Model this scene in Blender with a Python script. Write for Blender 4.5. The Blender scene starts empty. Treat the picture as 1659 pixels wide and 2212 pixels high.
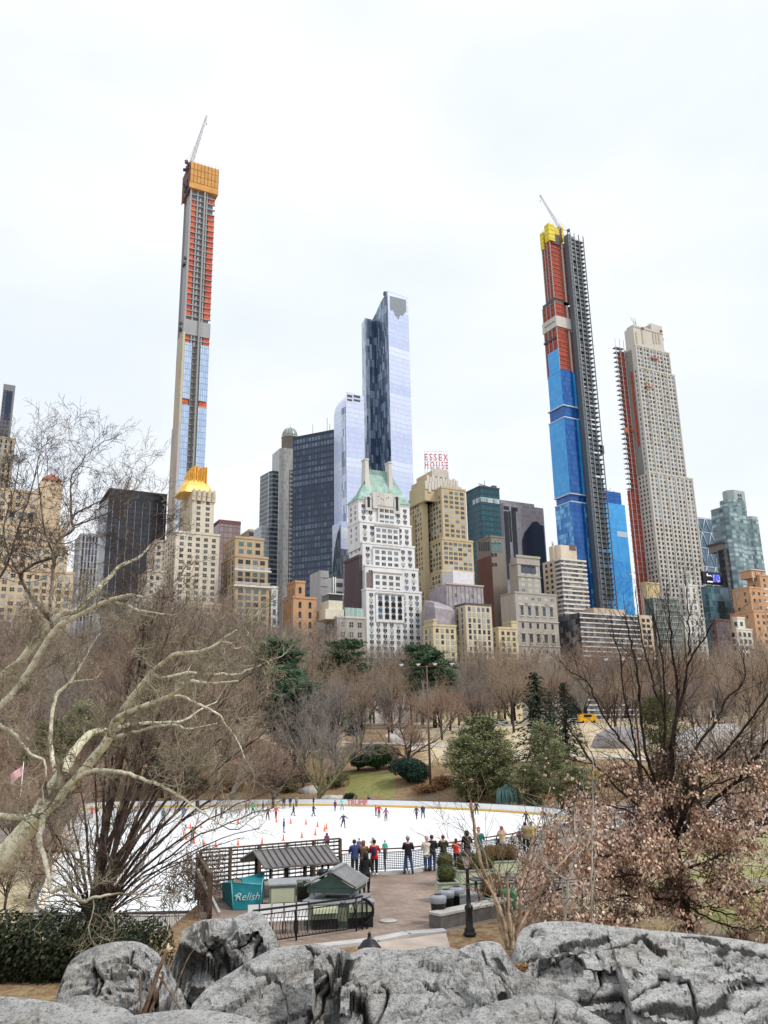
import bpy, bmesh, math, random
from mathutils import Vector, Matrix, noise
R = math.radians
rnd = random.Random(7)
scene = bpy.context.scene
COL = scene.collection

# ---------------------------------------------------------------- camera
FPX, CX, CY = 1785.0, 829.5, 1106.0
PITCH, ROLL, EYE = R(15.13), 0.0194, 11.0
_F = Vector((0, math.cos(PITCH), math.sin(PITCH)))
_R0 = Vector((1, 0, 0)); _U0 = Vector((0, -math.sin(PITCH), math.cos(PITCH)))
_R = _R0*math.cos(ROLL) - _U0*math.sin(ROLL)
_U = _U0*math.cos(ROLL) + _R0*math.sin(ROLL)
CAM = Vector((0, 0, EYE))
cam_d = bpy.data.cameras.new('camera')
cam = bpy.data.objects.new('camera', cam_d); COL.objects.link(cam)
cam.matrix_world = Matrix(((_R.x, _U.x, -_F.x, 0), (_R.y, _U.y, -_F.y, 0), (_R.z, _U.z, -_F.z, EYE), (0, 0, 0, 1)))
cam_d.sensor_fit = 'HORIZONTAL'; cam_d.sensor_width = 36
cam_d.lens = 36*FPX/1659.0
cam_d.clip_start = 0.05; cam_d.clip_end = 20000
scene.camera = cam

def ray(px, py):
    return (_F*FPX + _R*(px-CX) - _U*(py-CY)).normalized()
def at(px, py, Y):
    d = ray(px, py); return CAM + d*(Y/d.y)
def proj(P):
    v = Vector(P)-CAM; w = v.dot(_F)
    return (CX + FPX*v.dot(_R)/w, CY - FPX*v.dot(_U)/w)
def at_z(px, py, z):
    d = ray(px, py); return CAM + d*((z-EYE)/d.z)

def sst(a, b, x):
    t = max(0.0, min(1.0, (x-a)/(b-a))); return t*t*(3-2*t)
def lerp(a, b, t): return a+(b-a)*t
def interp(tab, x):
    if x <= tab[0][0]: return tab[0][1]
    for (x0, y0), (x1, y1) in zip(tab, tab[1:]):
        if x <= x1: return y0+(y1-y0)*(x-x0)/(x1-x0)
    return tab[-1][1]

# ---------------------------------------------------------------- materials
def nmat(name):
    m = bpy.data.materials.new(name); m.use_nodes = True
    nt = m.node_tree; b = nt.nodes['Principled BSDF']
    return m, nt, b
def mth(nt, op, a, b=None, c=None):
    n = nt.nodes.new('ShaderNodeMath'); n.operation = op
    for i, v in enumerate((a, b, c)):
        if v is None: continue
        if isinstance(v, (int, float)): n.inputs[i].default_value = v
        else: nt.links.new(v, n.inputs[i])
    return n.outputs[0]
def mixc(nt, f, a, b, mode='MIX'):
    n = nt.nodes.new('ShaderNodeMix'); n.data_type = 'RGBA'; n.blend_type = mode
    for i, v in ((0, f), (6, a), (7, b)):
        if isinstance(v, (int, float)): n.inputs[i].default_value = v
        elif isinstance(v, (tuple, list)): n.inputs[i].default_value = (*v[:3], 1)
        else: nt.links.new(v, n.inputs[i])
    return n.outputs[2]
def nz(nt, scale, detail=4, rough=.55, vec=None, coord='Object', stretch=None):
    tc = nt.nodes.new('ShaderNodeTexCoord')
    v = vec or tc.outputs[coord]
    if stretch:
        mp = nt.nodes.new('ShaderNodeMapping'); mp.inputs['Scale'].default_value = stretch
        nt.links.new(v, mp.inputs['Vector']); v = mp.outputs[0]
    n = nt.nodes.new('ShaderNodeTexNoise'); n.inputs['Scale'].default_value = scale
    n.inputs['Detail'].default_value = detail; n.inputs['Roughness'].default_value = rough
    nt.links.new(v, n.inputs['Vector']); return n.outputs['Fac']
def ramp(nt, f, stops):
    n = nt.nodes.new('ShaderNodeValToRGB'); el = n.color_ramp.elements
    while len(el) > 1: el.remove(el[-1])
    el[0].position = stops[0][0]; el[0].color = (*stops[0][1], 1)
    for p, c in stops[1:]:
        e = el.new(p); e.color = (*c, 1)
    nt.links.new(f, n.inputs[0]); return n.outputs[0]
def bump(nt, b, h, strength=.3, dist=.02):
    n = nt.nodes.new('ShaderNodeBump'); n.inputs['Strength'].default_value = strength
    n.inputs['Distance'].default_value = dist
    nt.links.new(h, n.inputs['Height']); nt.links.new(n.outputs[0], b.inputs['Normal'])
_cache = {}
def pmat(name, col, rough=.8, metal=0., var=.2, scale=3., bmp=.15, spec=.4):
    if name in _cache: return _cache[name]
    m, nt, b = nmat(name)
    f = nz(nt, scale)
    dk = tuple(c*(1-var) for c in col); lt = tuple(min(1, c*(1+var)) for c in col)
    nt.links.new(ramp(nt, f, [(.3, dk), (.7, lt)]), b.inputs['Base Color'])
    b.inputs['Roughness'].default_value = rough; b.inputs['Metallic'].default_value = metal
    b.inputs['Specular IOR Level'].default_value = spec
    if bmp: bump(nt, b, nz(nt, scale*6), bmp, .02)
    _cache[name] = m; return m

# ---------------------------------------------------------------- mesh builder
class MB:
    def __init__(s): s.v = []; s.f = []; s.m = []; s.uv = []; s.sm = []
    def face(s, pts, mi=0, uvs=None, smooth=False):
        i = len(s.v); s.v += [tuple(p) for p in pts]
        s.f.append(tuple(range(i, i+len(pts)))); s.m.append(mi); s.sm.append(smooth)
        s.uv.append(uvs or [(p[0], p[1]) for p in pts])
    def idx(s, ids, mi=0, uvs=None, smooth=False):
        s.f.append(tuple(ids)); s.m.append(mi); s.sm.append(smooth); s.uv.append(uvs or [(0, 0)]*len(ids))
    def box(s, x0, x1, y0, y1, z0, z1, mi=0, mt=None, bottom=True):
        mt = mi if mt is None else mt
        X = lambda a, b, c: (a, b, c)
        s.face([X(x0,y0,z0), X(x1,y0,z0), X(x1,y0,z1), X(x0,y0,z1)], mi, [(x0,z0),(x1,z0),(x1,z1),(x0,z1)])
        s.face([X(x1,y1,z0), X(x0,y1,z0), X(x0,y1,z1), X(x1,y1,z1)], mi, [(-x1,z0),(-x0,z0),(-x0,z1),(-x1,z1)])
        s.face([X(x0,y1,z0), X(x0,y0,z0), X(x0,y0,z1), X(x0,y1,z1)], mi, [(-y1,z0),(-y0,z0),(-y0,z1),(-y1,z1)])
        s.face([X(x1,y0,z0), X(x1,y1,z0), X(x1,y1,z1), X(x1,y0,z1)], mi, [(y0,z0),(y1,z0),(y1,z1),(y0,z1)])
        s.face([X(x0,y0,z1), X(x1,y0,z1), X(x1,y1,z1), X(x0,y1,z1)], mt)
        if bottom: s.face([X(x0,y1,z0), X(x1,y1,z0), X(x1,y0,z0), X(x0,y0,z0)], mt)
    def obox(s, M, sx, sy, sz, mi=0):
        "oriented box centred on M"
        b = MB(); b.box(-sx/2, sx/2, -sy/2, sy/2, -sz/2, sz/2, mi)
        s.add(b, M)
    def add(s, o, M=None, mi=None):
        n = len(s.v); s.v += [tuple(M @ Vector(p)) for p in o.v] if M else list(o.v)
        s.f += [tuple(i+n for i in f) for f in o.f]
        s.m += [mi]*len(o.m) if mi is not None else list(o.m); s.uv += o.uv; s.sm += o.sm
    def bar(s, p0, p1, w, h=None, mi=0):
        p0 = Vector(p0); p1 = Vector(p1); d = p1-p0; L = d.length
        if L < 1e-6: return
        q = d.to_track_quat('Y', 'Z').to_matrix().to_4x4(); q.translation = (p0+p1)/2
        s.obox(q, w, L, h or w, mi)
    def tube(s, pts, rad, n=6, mi=0, cap=True, smooth=True):
        pts = [Vector(p) for p in pts]
        if isinstance(rad, (int, float)): rad = [rad]*len(pts)
        base = len(s.v); ref = Vector((0, 0, 1))
        t0 = (pts[1]-pts[0]).normalized()
        if abs(t0.z) > .9: ref = Vector((1, 0, 0))
        a = t0.cross(ref).normalized(); L = 0
        for i, p in enumerate(pts):
            t = (pts[min(i+1, len(pts)-1)]-pts[max(i-1, 0)])
            t = t.normalized() if t.length > 1e-9 else t0
            a = (a - t*a.dot(t)); a = a.normalized() if a.length > 1e-6 else t.orthogonal().normalized()
            b = t.cross(a)
            for k in range(n):
                g = 2*math.pi*k/n
                s.v.append(tuple(p + (a*math.cos(g)+b*math.sin(g))*rad[i]))
        for i in range(len(pts)-1):
            for k in range(n):
                k2 = (k+1) % n
                s.idx((base+i*n+k, base+i*n+k2, base+(i+1)*n+k2, base+(i+1)*n+k), mi, None, smooth)
        if cap and n > 2:
            s.idx([base+k for k in range(n)][::-1], mi); e = base+(len(pts)-1)*n
            s.idx([e+k for k in range(n)], mi)
    def lathe(s, prof, c=(0, 0, 0), n=12, mi=0, smooth=True, sx=1, sy=1):
        base = len(s.v); c = Vector(c)
        for r, z in prof:
            for k in range(n):
                g = 2*math.pi*k/n; s.v.append((c.x+r*math.cos(g)*sx, c.y+r*math.sin(g)*sy, c.z+z))
        for i in range(len(prof)-1):
            for k in range(n):
                k2 = (k+1) % n
                s.idx((base+i*n+k, base+i*n+k2, base+(i+1)*n+k2, base+(i+1)*n+k), mi, None, smooth)
        s.idx([base+k for k in range(n)][::-1], mi); e = base+(len(prof)-1)*n; s.idx([e+k for k in range(n)], mi)
    def prism(s, poly, z0, z1, mi=0, mt=None):
        "polygon (ccw, local xy) extruded in z"
        mt = mi if mt is None else mt; n = len(poly); u = 0
        for i in range(n):
            a, b = poly[i], poly[(i+1) % n]; L = math.hypot(b[0]-a[0], b[1]-a[1])
            s.face([(a[0],a[1],z0),(b[0],b[1],z0),(b[0],b[1],z1),(a[0],a[1],z1)], mi, [(u,z0),(u+L,z0),(u+L,z1),(u,z1)]); u += L
        s.face([(p[0], p[1], z1) for p in poly], mt)
        s.face([(p[0], p[1], z0) for p in poly][::-1], mt)
    def loft(s, rings, mi=0, smooth=False, cap=True):
        "rings of equal point count"
        base = len(s.v); n = len(rings[0])
        for r in rings: s.v += [tuple(p) for p in r]
        for i in range(len(rings)-1):
            for k in range(n):
                k2 = (k+1) % n
                ids = (base+i*n+k, base+i*n+k2, base+(i+1)*n+k2, base+(i+1)*n+k)
                s.idx(ids, mi, [(s.v[j][0]+s.v[j][1], s.v[j][2]) for j in ids], smooth)
        if cap:
            s.idx([base+k for k in range(n)][::-1], mi); e = base+(len(rings)-1)*n; s.idx([e+k for k in range(n)], mi)
    def mesh(s, name, mats):
        me = bpy.data.meshes.new(name); me.from_pydata(s.v, [], s.f)
        for m in (mats if isinstance(mats, (list, tuple)) else [mats]): me.materials.append(m)
        me.polygons.foreach_set('material_index', s.m)
        me.polygons.foreach_set('use_smooth', s.sm)
        uvl = me.uv_layers.new(name='UVMap')
        flat = [c for f in s.uv for uv in f for c in uv]
        uvl.data.foreach_set('uv', flat)
        me.update(); return me

def obj(name, data, parent=None, loc=None, rotz=0, label=None, cat=None, group=None, kind=None):
    o = bpy.data.objects.new(name, data); COL.objects.link(o)
    if parent: o.parent = parent
    if loc is not None: o.location = loc
    if rotz: o.rotation_euler = (0, 0, rotz)
    if label: o['label'] = label
    if cat: o['category'] = cat
    if group: o['group'] = group
    if kind: o['kind'] = kind
    return o
def thing(name, label, cat, loc=(0, 0, 0), rotz=0, group=None):
    return obj(name, None, None, loc, rotz, label, cat, group)
def part(mb, name, mats, parent, label=None, kind=None, loc=None):
    return obj(name, mb.mesh(name, mats) if isinstance(mb, MB) else mb, parent, loc, 0, label, None, None, kind)
def single(mb, name, mats, label, cat, group=None, loc=None, rotz=0):
    return obj(name, mb.mesh(name, mats), None, loc, rotz, label, cat, group)
def struct(mb, name, mats, kind='structure', label=None):
    return obj(name, mb.mesh(name, mats), None, None, 0, label, None, None, kind)
def kids(o): return [c for c in COL.objects if c.parent == o]
def copy_thing(root, ks, loc, rotz=0, sc=1, label=None, group=None):
    r = root.copy(); COL.objects.link(r); r.location = loc; r.rotation_euler = (0, 0, rotz)
    r.scale = (sc, sc, sc) if isinstance(sc, (int, float)) else sc
    if label: r['label'] = label
    if group: r['group'] = group
    for k in ks:
        c = k.copy(); COL.objects.link(c); c.parent = r
    return r

# ---------------------------------------------------------------- light
scene.view_settings.view_transform = 'Standard'; scene.view_settings.look = 'None'
scene.view_settings.exposure = 0.68; scene.view_settings.gamma = 1
SUN_EL, SUN_AZ = R(50), R(110)     # azimuth measured clockwise from +Y
w = bpy.data.worlds.new('World'); scene.world = w; w.use_nodes = True
nt = w.node_tree; bg = nt.nodes['Background']
sky = nt.nodes.new('ShaderNodeTexSky'); sky.sky_type = 'NISHITA'; sky.sun_disc = False
sky.sun_elevation = SUN_EL; sky.sun_rotation = SUN_AZ; sky.air_density = 1.5; sky.dust_density = 3
tc = nt.nodes.new('ShaderNodeTexCoord')
mp = nt.nodes.new('ShaderNodeMapping'); mp.inputs['Scale'].default_value = (1, 1, 2.2)
nt.links.new(tc.outputs['Generated'], mp.inputs[0])
n1 = nt.nodes.new('ShaderNodeTexNoise'); n1.inputs['Scale'].default_value = 2.1; n1.inputs['Detail'].default_value = 6
n1.inputs['Roughness'].default_value = .5
nt.links.new(mp.outputs[0], n1.inputs['Vector'])
# cloud deck (radiance in the same units as sky * strength .1)
cl = ramp(nt, n1.outputs['Fac'], [(.36, (.555, .60, .66)), (.5, (.605, .635, .675)), (.62, (.655, .67, .69))])
cl = mixc(nt, 1.0, cl, (10, 10, 10), 'MULTIPLY')
nt.links.new(mixc(nt, .96, sky.outputs[0], cl), bg.inputs['Color'])
bg.inputs['Strength'].default_value = 0.1
sd = bpy.data.lights.new('sun', 'SUN'); sd.energy = 1.5; sd.angle = R(11); sd.color = (1, .96, .9)
so = bpy.data.objects.new('sun', sd); COL.objects.link(so)
sv = Vector((math.sin(SUN_AZ)*math.cos(SUN_EL), math.cos(SUN_AZ)*math.cos(SUN_EL), math.sin(SUN_EL)))
so.rotation_euler = sv.to_track_quat('Z', 'Y').to_euler(); so.location = sv*500

# ---------------------------------------------------------------- terrain
TERR = 4.2
# water-level edge polygons (world xy)
def _pz(px, py, z): p = at_z(px, py, z); return (p.x, p.y)
def catmull(P, closed=True, k=6):
    n = len(P); out = []
    rng = range(n) if closed else range(n-1)
    for i in rng:
        g = lambda j: P[j % n] if closed else P[max(0, min(n-1, j))]
        p0, p1, p2, p3 = g(i-1), g(i), g(i+1), g(i+2)
        for s in range(k):
            t = s/k
            out.append(tuple(.5*((2*b)+(c-a)*t+(2*a-5*b+4*c-d)*t*t+(-a+3*b-3*c+d)*t**3) for a, b, c, d in zip(p0, p1, p2, p3)))
    if not closed: out.append(tuple(P[-1]))
    return out
def pz(px, py, z=0.): p = at_z(px, py, z); return (p.x, p.y)
RINK = catmull([pz(92, 2010), pz(330, 2012), (4, 55), (14, 62), (21, 74), pz(1275, 1830), pz(1268, 1800), pz(1248, 1780), pz(1180, 1762), pz(960, 1748), pz(700, 1741), pz(450, 1743), pz(178, 1750), pz(150, 1785), pz(120, 1850), pz(96, 1930)])
RAIL = [pz(x, y, TERR) for x, y in ((430, 1926), (600, 1906), (735, 1893), (880, 1886), (1000, 1868), (1110, 1849), (1180, 1830), (1240, 1812), (1330, 1790), (1450, 1782))]
XL = RAIL[0][0]
def inside(x, y, P):
    c = False; j = len(P)-1
    for i in range(len(P)):
        if (P[i][1] > y) != (P[j][1] > y) and x < (P[j][0]-P[i][0])*(y-P[i][1])/(P[j][1]-P[i][1])+P[i][0]: c = not c
        j = i
    return c
def rail_y(x): return interp(RAIL, x)
PROF = [(136,0),(143,.5),(150,1.9),(158,3.7),(176,6.4),(200,9),(240,12.6),(285,15),(330,13),(390,8),(6000,8)]
NEAR = [(-50,8.2),(6,7.9),(9,7.0),(14,5.1),(18,4.35),(22,4.15)]
BANK = [(22, 4.35), (27, 4.1), (36, 3.), (46, 1.2), (53, .1), (60, -.12)]
XR = RAIL[-1][0]
def yoff(x, y): return interp([(-40, 16), (-10, 10), (10, 0)], x)*(1-sst(180, 260, y))
def _zbase(x, y):
    y0 = y; y = y-yoff(x, y) if y > 100 else y
    if y < 136:
        zl = interp(NEAR, y); bank = interp(BANK, y) if y > 22 else zl+.2*sst(14, 22, y)
        if x < XL:
            z = bank
            if x < -58 and y > 50: z = z+3.2*sst(0, 32, -58-x)
            return z
        ry = rail_y(x) if x < XR else RAIL[-1][1]+(x-XR)*.4
        t = sst(ry-3.2, ry-.8, y)
        z = zl*(1-t) + (-.12)*t
        if x < XL+2.6: return lerp(bank, z, sst(XL, XL+.5, x)) if y > 22 else zl
        return z + .9*sst(28, 60, x)*sst(ry, ry+20, y)
    z = interp(PROF, y)
    if z < .2: z -= .12*(1-z/.2)
    if x < -58 or x > 28: z += (.9*sst(28, 60, x)+(3.2*sst(0, 32, -58-x) if x < -58 else 0))*(1-sst(136, 155, y))
    return z
def zt(x, y):
    z = _zbase(x, y)
    yo = yoff(x, y) if y > 100 else 0
    if y-yo > 140 and y < 380:
        a = sst(140, 156, y-yo)*(1-sst(330, 380, y))
        z += a*(noise.noise(Vector((x*.035, y*.035, 0)))*1.1+noise.noise(Vector((x*.12, y*.12, 3)))*.35)
    elif y < 26 and y > 8:
        z += .12*noise.noise(Vector((x*.5, y*.5, 0)))
    return z
def hit(px, py, y0=3.0, y1=900.):
    d = ray(px, py); y = y0; prev = None
    while y < y1:
        p = CAM+d*(y/d.y)
        g = zt(p.x, p.y)-p.z
        if g >= 0:
            if prev is None: return p
            a, b = prev, y
            for _ in range(18):
                m = (a+b)/2; q = CAM+d*(m/d.y)
                if zt(q.x, q.y) > q.z: b = m
                else: a = m
            return CAM+d*(b/d.y)
        prev = y; y += .25 if y < 60 else 1.5
    return CAM+d*(y1/d.y)
def ground_at(px, Y):
    "world point on the ground at depth Y in image column px (column taken near the horizon)"
    x = 0
    for _ in range(6):
        z = zt(x, Y); p = proj((x, Y, z)); x += (px-p[0])/FPX*Y*.98
    return Vector((x, Y, zt(x, Y)))

def axis(segs):
    out = []; 
    for a, b, s in segs:
        n = max(1, round((b-a)/s))
        out += [a+(b-a)*i/n for i in range(n)]
    return out+[segs[-1][1]]
gx = axis([(-5000,-1000,800),(-1000,-200,100),(-200,-90,10),(-90,-14,2),(-14,36,.8),(36,100,2),(100,220,10),(220,1000,100),(1000,5000,800)])
gy = axis([(-300,-30,90),(-30,0,5),(0,64,.8),(64,128,4),(128,230,2),(230,400,5),(400,1000,60),(1000,7000,1000)])
g = MB()
for y in gy:
    for x in gx: g.v.append((x, y, zt(x, y)))
nx = len(gx)
for j in range(len(gy)-1):
    for i in range(nx-1): g.idx((j*nx+i, j*nx+i+1, (j+1)*nx+i+1, (j+1)*nx+i), 0, None, True)
m, nt, b = nmat('ground'); _gm = m
at_ = nt.nodes.new('ShaderNodeVertexColor'); at_.layer_name = 'cover'
sep = nt.nodes.new('ShaderNodeSeparateColor'); nt.links.new(at_.outputs[0], sep.inputs[0])
litter = ramp(nt, nz(nt, 3.5, 8, .75), [(.3, (.12, .07, .04)), (.48, (.28, .18, .10)), (.56, (.38, .28, .17)), (.66, (.3, .27, .13)), (.75, (.5, .38, .25))])
tan = ramp(nt, nz(nt, .5, 8, .7), [(.3, (.42, .33, .2)), (.55, (.6, .5, .35)), (.75, (.52, .47, .27))])
green = ramp(nt, nz(nt, 1.2, 8, .75), [(.32, (.2, .21, .06)), (.5, (.27, .27, .10)), (.68, (.38, .31, .16))])
earth = ramp(nt, nz(nt, .8, 6, .7), [(.35, (.2, .17, .15)), (.65, (.33, .28, .24))])
wob = mth(nt, 'MULTIPLY', mth(nt, 'SUBTRACT', nz(nt, .35, 6, .7), .5), 1.6)
def msk(ch):
    v = mth(nt, 'ADD', sep.outputs[ch], wob)
    r = nt.nodes.new('ShaderNodeMapRange'); r.inputs[1].default_value = .35; r.inputs[2].default_value = .65
    nt.links.new(v, r.inputs[0]); return r.outputs[0]
c = mixc(nt, msk(1), earth, litter); c = mixc(nt, msk(2), c, tan); c = mixc(nt, msk(0), c, green)
nt.links.new(c, b.inputs['Base Color']); b.inputs['Roughness'].default_value = .95; b.inputs['Specular IOR Level'].default_value = .1
bump(nt, b, nz(nt, 9, 8, .7), .7, .12)
ground = struct(g, 'ground', [m])
ca = ground.data.color_attributes.new('cover', 'FLOAT_COLOR', 'POINT')
for i, v in enumerate(g.v):
    x, y = v[0], v[1]
    gr = li = ta = 0.
    if 137 < y-yoff(x, y) < 400:
        li = .75+.25*noise.noise(Vector((x*.08, y*.08, 1)))
        ta = sst(166, 176, y)*sst(2, 14, x)
        q = proj((x, y, v[2]))
        if 745 < q[0] < 850 and 1668 < q[1] < 1722: gr = 1
        if 560 < q[0] < 745 and 1585 < q[1] < 1625: ta = .8
    if y < 60:
        li = .8
        if x > 7.5: gr, li, ta = .55*sst(10, 12, x), .3, .6
        if x < -12 and y < 26: li = 1.2
    if x < -18 and 48 < y < 100: ta, gr = .7, .35
    ca.data[i].color = (gr, li, ta, 1)

def sheet(poly, z, name, mats, lift=0, thick=None, kind='structure'):
    mb = MB()
    if thick: mb.prism(poly, z-thick, z)
    else: mb.face([(p[0], p[1], z) for p in poly])
    return struct(mb, name, mats, kind)

# ---- ice
m, nt, b = nmat('ice')
sc1 = nz(nt, .25, 6, .6); sc2 = nz(nt, 4, 8, .8, stretch=(1, .25, 1))
nt.links.new(ramp(nt, mth(nt, 'ADD', mth(nt, 'MULTIPLY', sc1, .5), mth(nt, 'MULTIPLY', sc2, .5)), [(.36, (.70, .745, .78)), (.5, (.86, .88, .895)), (.6, (.92, .925, .93))]), b.inputs['Base Color'])
nt.links.new(ramp(nt, sc2, [(.3, (.35,)*3), (.7, (.6,)*3)]), b.inputs['Roughness'])
bump(nt, b, sc2, .1, .01)
mb = MB()
def xr(y):
    xs = [lerp(a[0], b_[0], (y-a[1])/(b_[1]-a[1])) for a, b_ in zip(RINK, RINK[1:]+RINK[:1]) if (a[1]-y)*(b_[1]-y) <= 0 and a[1] != b_[1]]
    return (min(xs), max(xs)) if len(xs) > 1 else None
ys = [min(p[1] for p in RINK)+.02+(max(p[1] for p in RINK)-min(p[1] for p in RINK)-.04)*i/170 for i in range(171)]
rr = [(xr(y), y) for y in ys]; rr = [t for t in rr if t[0]]
for (a, y0), (c_, y1) in zip(rr, rr[1:]): mb.face([(a[0], y0, 0), (a[1], y0, 0), (c_[1], y1, 0), (c_[0], y1, 0)])
struct(mb, 'rink_ice', [m])

# pale paved ground beyond the east end of the rink, and by the west end
conc = pmat('concrete_pale', (.62, .58, .55), .9, var=.1, scale=.6)
plaza_e = [(26,66),(60,74),(95,90),(95,126),(60,128),(34,126),(25,112),(27,98),(28,86),(26,74)]
mb = MB()
def drape(mb, poly_rows, lift, mi=0):
    for ra, rb in zip(poly_rows, poly_rows[1:]):
        for (a, b_), (c_, d) in zip(zip(ra, ra[1:]), zip(rb, rb[1:])):
            mb.face([(p[0], p[1], zt(p[0], p[1])+lift) for p in (a, b_, d, c_)], mi)
rows = []
for j in range(16):
    y = 68+j*3.8
    xa = interp([(68, 25), (87, 27.5), (98, 27), (112, 25), (128, 22)], y); xb = 98
    rows.append([(lerp(xa, xb, i/24), y) for i in range(25)])
drape(mb, rows, .06); struct(mb, 'east_pavement', [conc])
rows = [[(lerp(-95, interp([(70, -40), (100, -54), (122, -57), (130, -50)], y), i/12), y) for i in range(13)] for y in (86, 92, 98, 104, 110, 116, 122, 128)]
mb = MB(); drape(mb, rows, .06); struct(mb, 'west_pavement', [conc])

def ribbon(name, pts, width, mat, lift=.05, kind='structure'):
    "path laid over the terrain along world xy points"
    pts = catmull([tuple(p) for p in pts], False, 8); mb = MB(); rows = []
    for i, p in enumerate(pts):
        q0 = Vector(pts[max(0, i-1)]); q1 = Vector(pts[min(len(pts)-1, i+1)]); t = (q1-q0).normalized(); nrm = Vector((-t.y, t.x))
        rows.append([(p[0]+nrm.x*width*s, p[1]+nrm.y*width*s) for s in (-.5, -.25, 0, .25, .5)])
    drape(mb, rows, lift); return struct(mb, name, [mat], kind)
asph = pmat('path_asphalt', (.5, .47, .44), .9, var=.12, scale=.8)
def hx(px, py): p = hit(px, py, 120); return (p.x, p.y)
ribbon('hill_path', [hx(905,1618), hx(860,1600), hx(846,1588), hx(866,1577), hx(850,1571)], 3.2, asph)
ribbon('meadow_path', [hx(560,1612), hx(700,1604), hx(850,1606), hx(960,1612), hx(1100,1632), hx(1230,1634), hx(1400,1640), hx(1640,1650)], 3.0, asph, .09)
ribbon('park_road', [(-60, 262), (-20, 258), (20, 254), (60, 250), (110, 246), (160, 240)], 7, asph, .12)

# ---- terrace
m, nt, b = nmat('brick_paving'); pav = m
tc = nt.nodes.new('ShaderNodeTexCoord'); mp = nt.nodes.new('ShaderNodeMapping'); mp.inputs['Rotation'].default_value = (0, 0, R(38))
nt.links.new(tc.outputs['Object'], mp.inputs[0])
bt = nt.nodes.new('ShaderNodeTexBrick'); nt.links.new(mp.outputs[0], bt.inputs[0])
bt.inputs['Color1'].default_value = (.29, .215, .175, 1); bt.inputs['Color2'].default_value = (.40, .305, .25, 1); bt.inputs['Mortar'].default_value = (.22, .17, .14, 1)
bt.inputs['Scale'].default_value = 1; bt.inputs['Brick Width'].default_value = .42; bt.inputs['Row Height'].default_value = .21; bt.inputs['Mortar Size'].default_value = .016
f = nz(nt, .45, 6, .65)
c = mixc(nt, ramp(nt, f, [(.40, (0, 0, 0)), (.60, (.85,)*3)]), bt.outputs[0], (.19, .135, .105))
nt.links.new(mixc(nt, ramp(nt, nz(nt, 22, 2), [(.66, (0,)*3), (.74, (.6,)*3)]), c, (.6, .47, .33)), b.inputs['Base Color'])
b.inputs['Roughness'].default_value = .85
bump(nt, b, bt.outputs[1], -.3, .01)
NE_ = [pz(x, y, TERR) for x, y in ((1460, 1815), (1400, 1850), (1330, 1890), (1240, 1932), (1115, 1976), (962, 2012), (880, 2018), (811, 2032), (713, 2043), (430, 2075))]
terr = RAIL + NE_
mb = MB(); mb.prism([tuple(p) for p in terr][::-1], -.6, TERR, 1, 0)
stone_wall = pmat('retaining_stone', (.33, .31, .29), .9, var=.25, scale=1.5)
struct(mb, 'terrace_paving', [pav, stone_wall])
cop = pmat('bluestone_coping', (.5, .49, .48), .85, var=.12, scale=2)
mb = MB()
for (a, b_) in zip(RAIL, RAIL[1:]): mb.bar((a[0], a[1], TERR+.06), (b_[0], b_[1], TERR+.06), .42, .14)
struct(mb, 'terrace_kerb', [cop])
mb = MB()
e = NE_[5:]
for a, b_ in zip(e, e[1:]): mb.bar((a[0], a[1], TERR-.04), (b_[0], b_[1], TERR-.04), .5, .2)
struct(mb, 'plaza_edge_kerb', [cop])
mb = MB(); rows = [[(lerp(NE_[7][0], NE_[5][0], i/8), lerp(NE_[7][1], NE_[5][1], i/8)-d) for i in range(9)] for d in (7, 5.6, 4.2, 2.8, 1.5, .4)]
drape(mb, rows, .08); struct(mb, 'lower_path', [pmat('old_asphalt', (.45, .38, .32), .92, var=.15, scale=1.2)])
steel = pmat('steel', (.6, .6, .62), .35, 1, var=.05)
# ---------------------------------------------------------------- people
skin_m = pmat('skin', (.55, .33, .25), .6, var=.06, bmp=0)
_cloth = {}
def cloth(c, rough=.85):
    k = tuple(c)
    if k not in _cloth: _cloth[k] = pmat('fabric_%d' % len(_cloth), c, rough, var=.15, scale=14, bmp=.2)
    return _cloth[k]
def skin_grow(name, verts, edges, radii, mat, root=0, sub=1):
    me = bpy.data.meshes.new('tmp'); me.from_pydata([tuple(v) for v in verts], edges, [])
    o = bpy.data.objects.new('tmp', me); COL.objects.link(o)
    md = o.modifiers.new('skin', 'SKIN'); md.use_smooth_shade = True
    sl = me.skin_vertices[0].data
    for i, r_ in enumerate(radii):
        sl[i].radius = r_ if isinstance(r_, tuple) else (r_, r_); sl[i].use_root = (i == root)
    s2 = o.modifiers.new('sub', 'SUBSURF'); s2.levels = sub; s2.render_levels = sub
    dg = bpy.context.evaluated_depsgraph_get()
    out = bpy.data.meshes.new_from_object(o.evaluated_get(dg)); out.name = name
    out.materials.clear(); out.materials.append(mat)
    bpy.data.objects.remove(o); bpy.data.meshes.remove(me)
    return out

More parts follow.
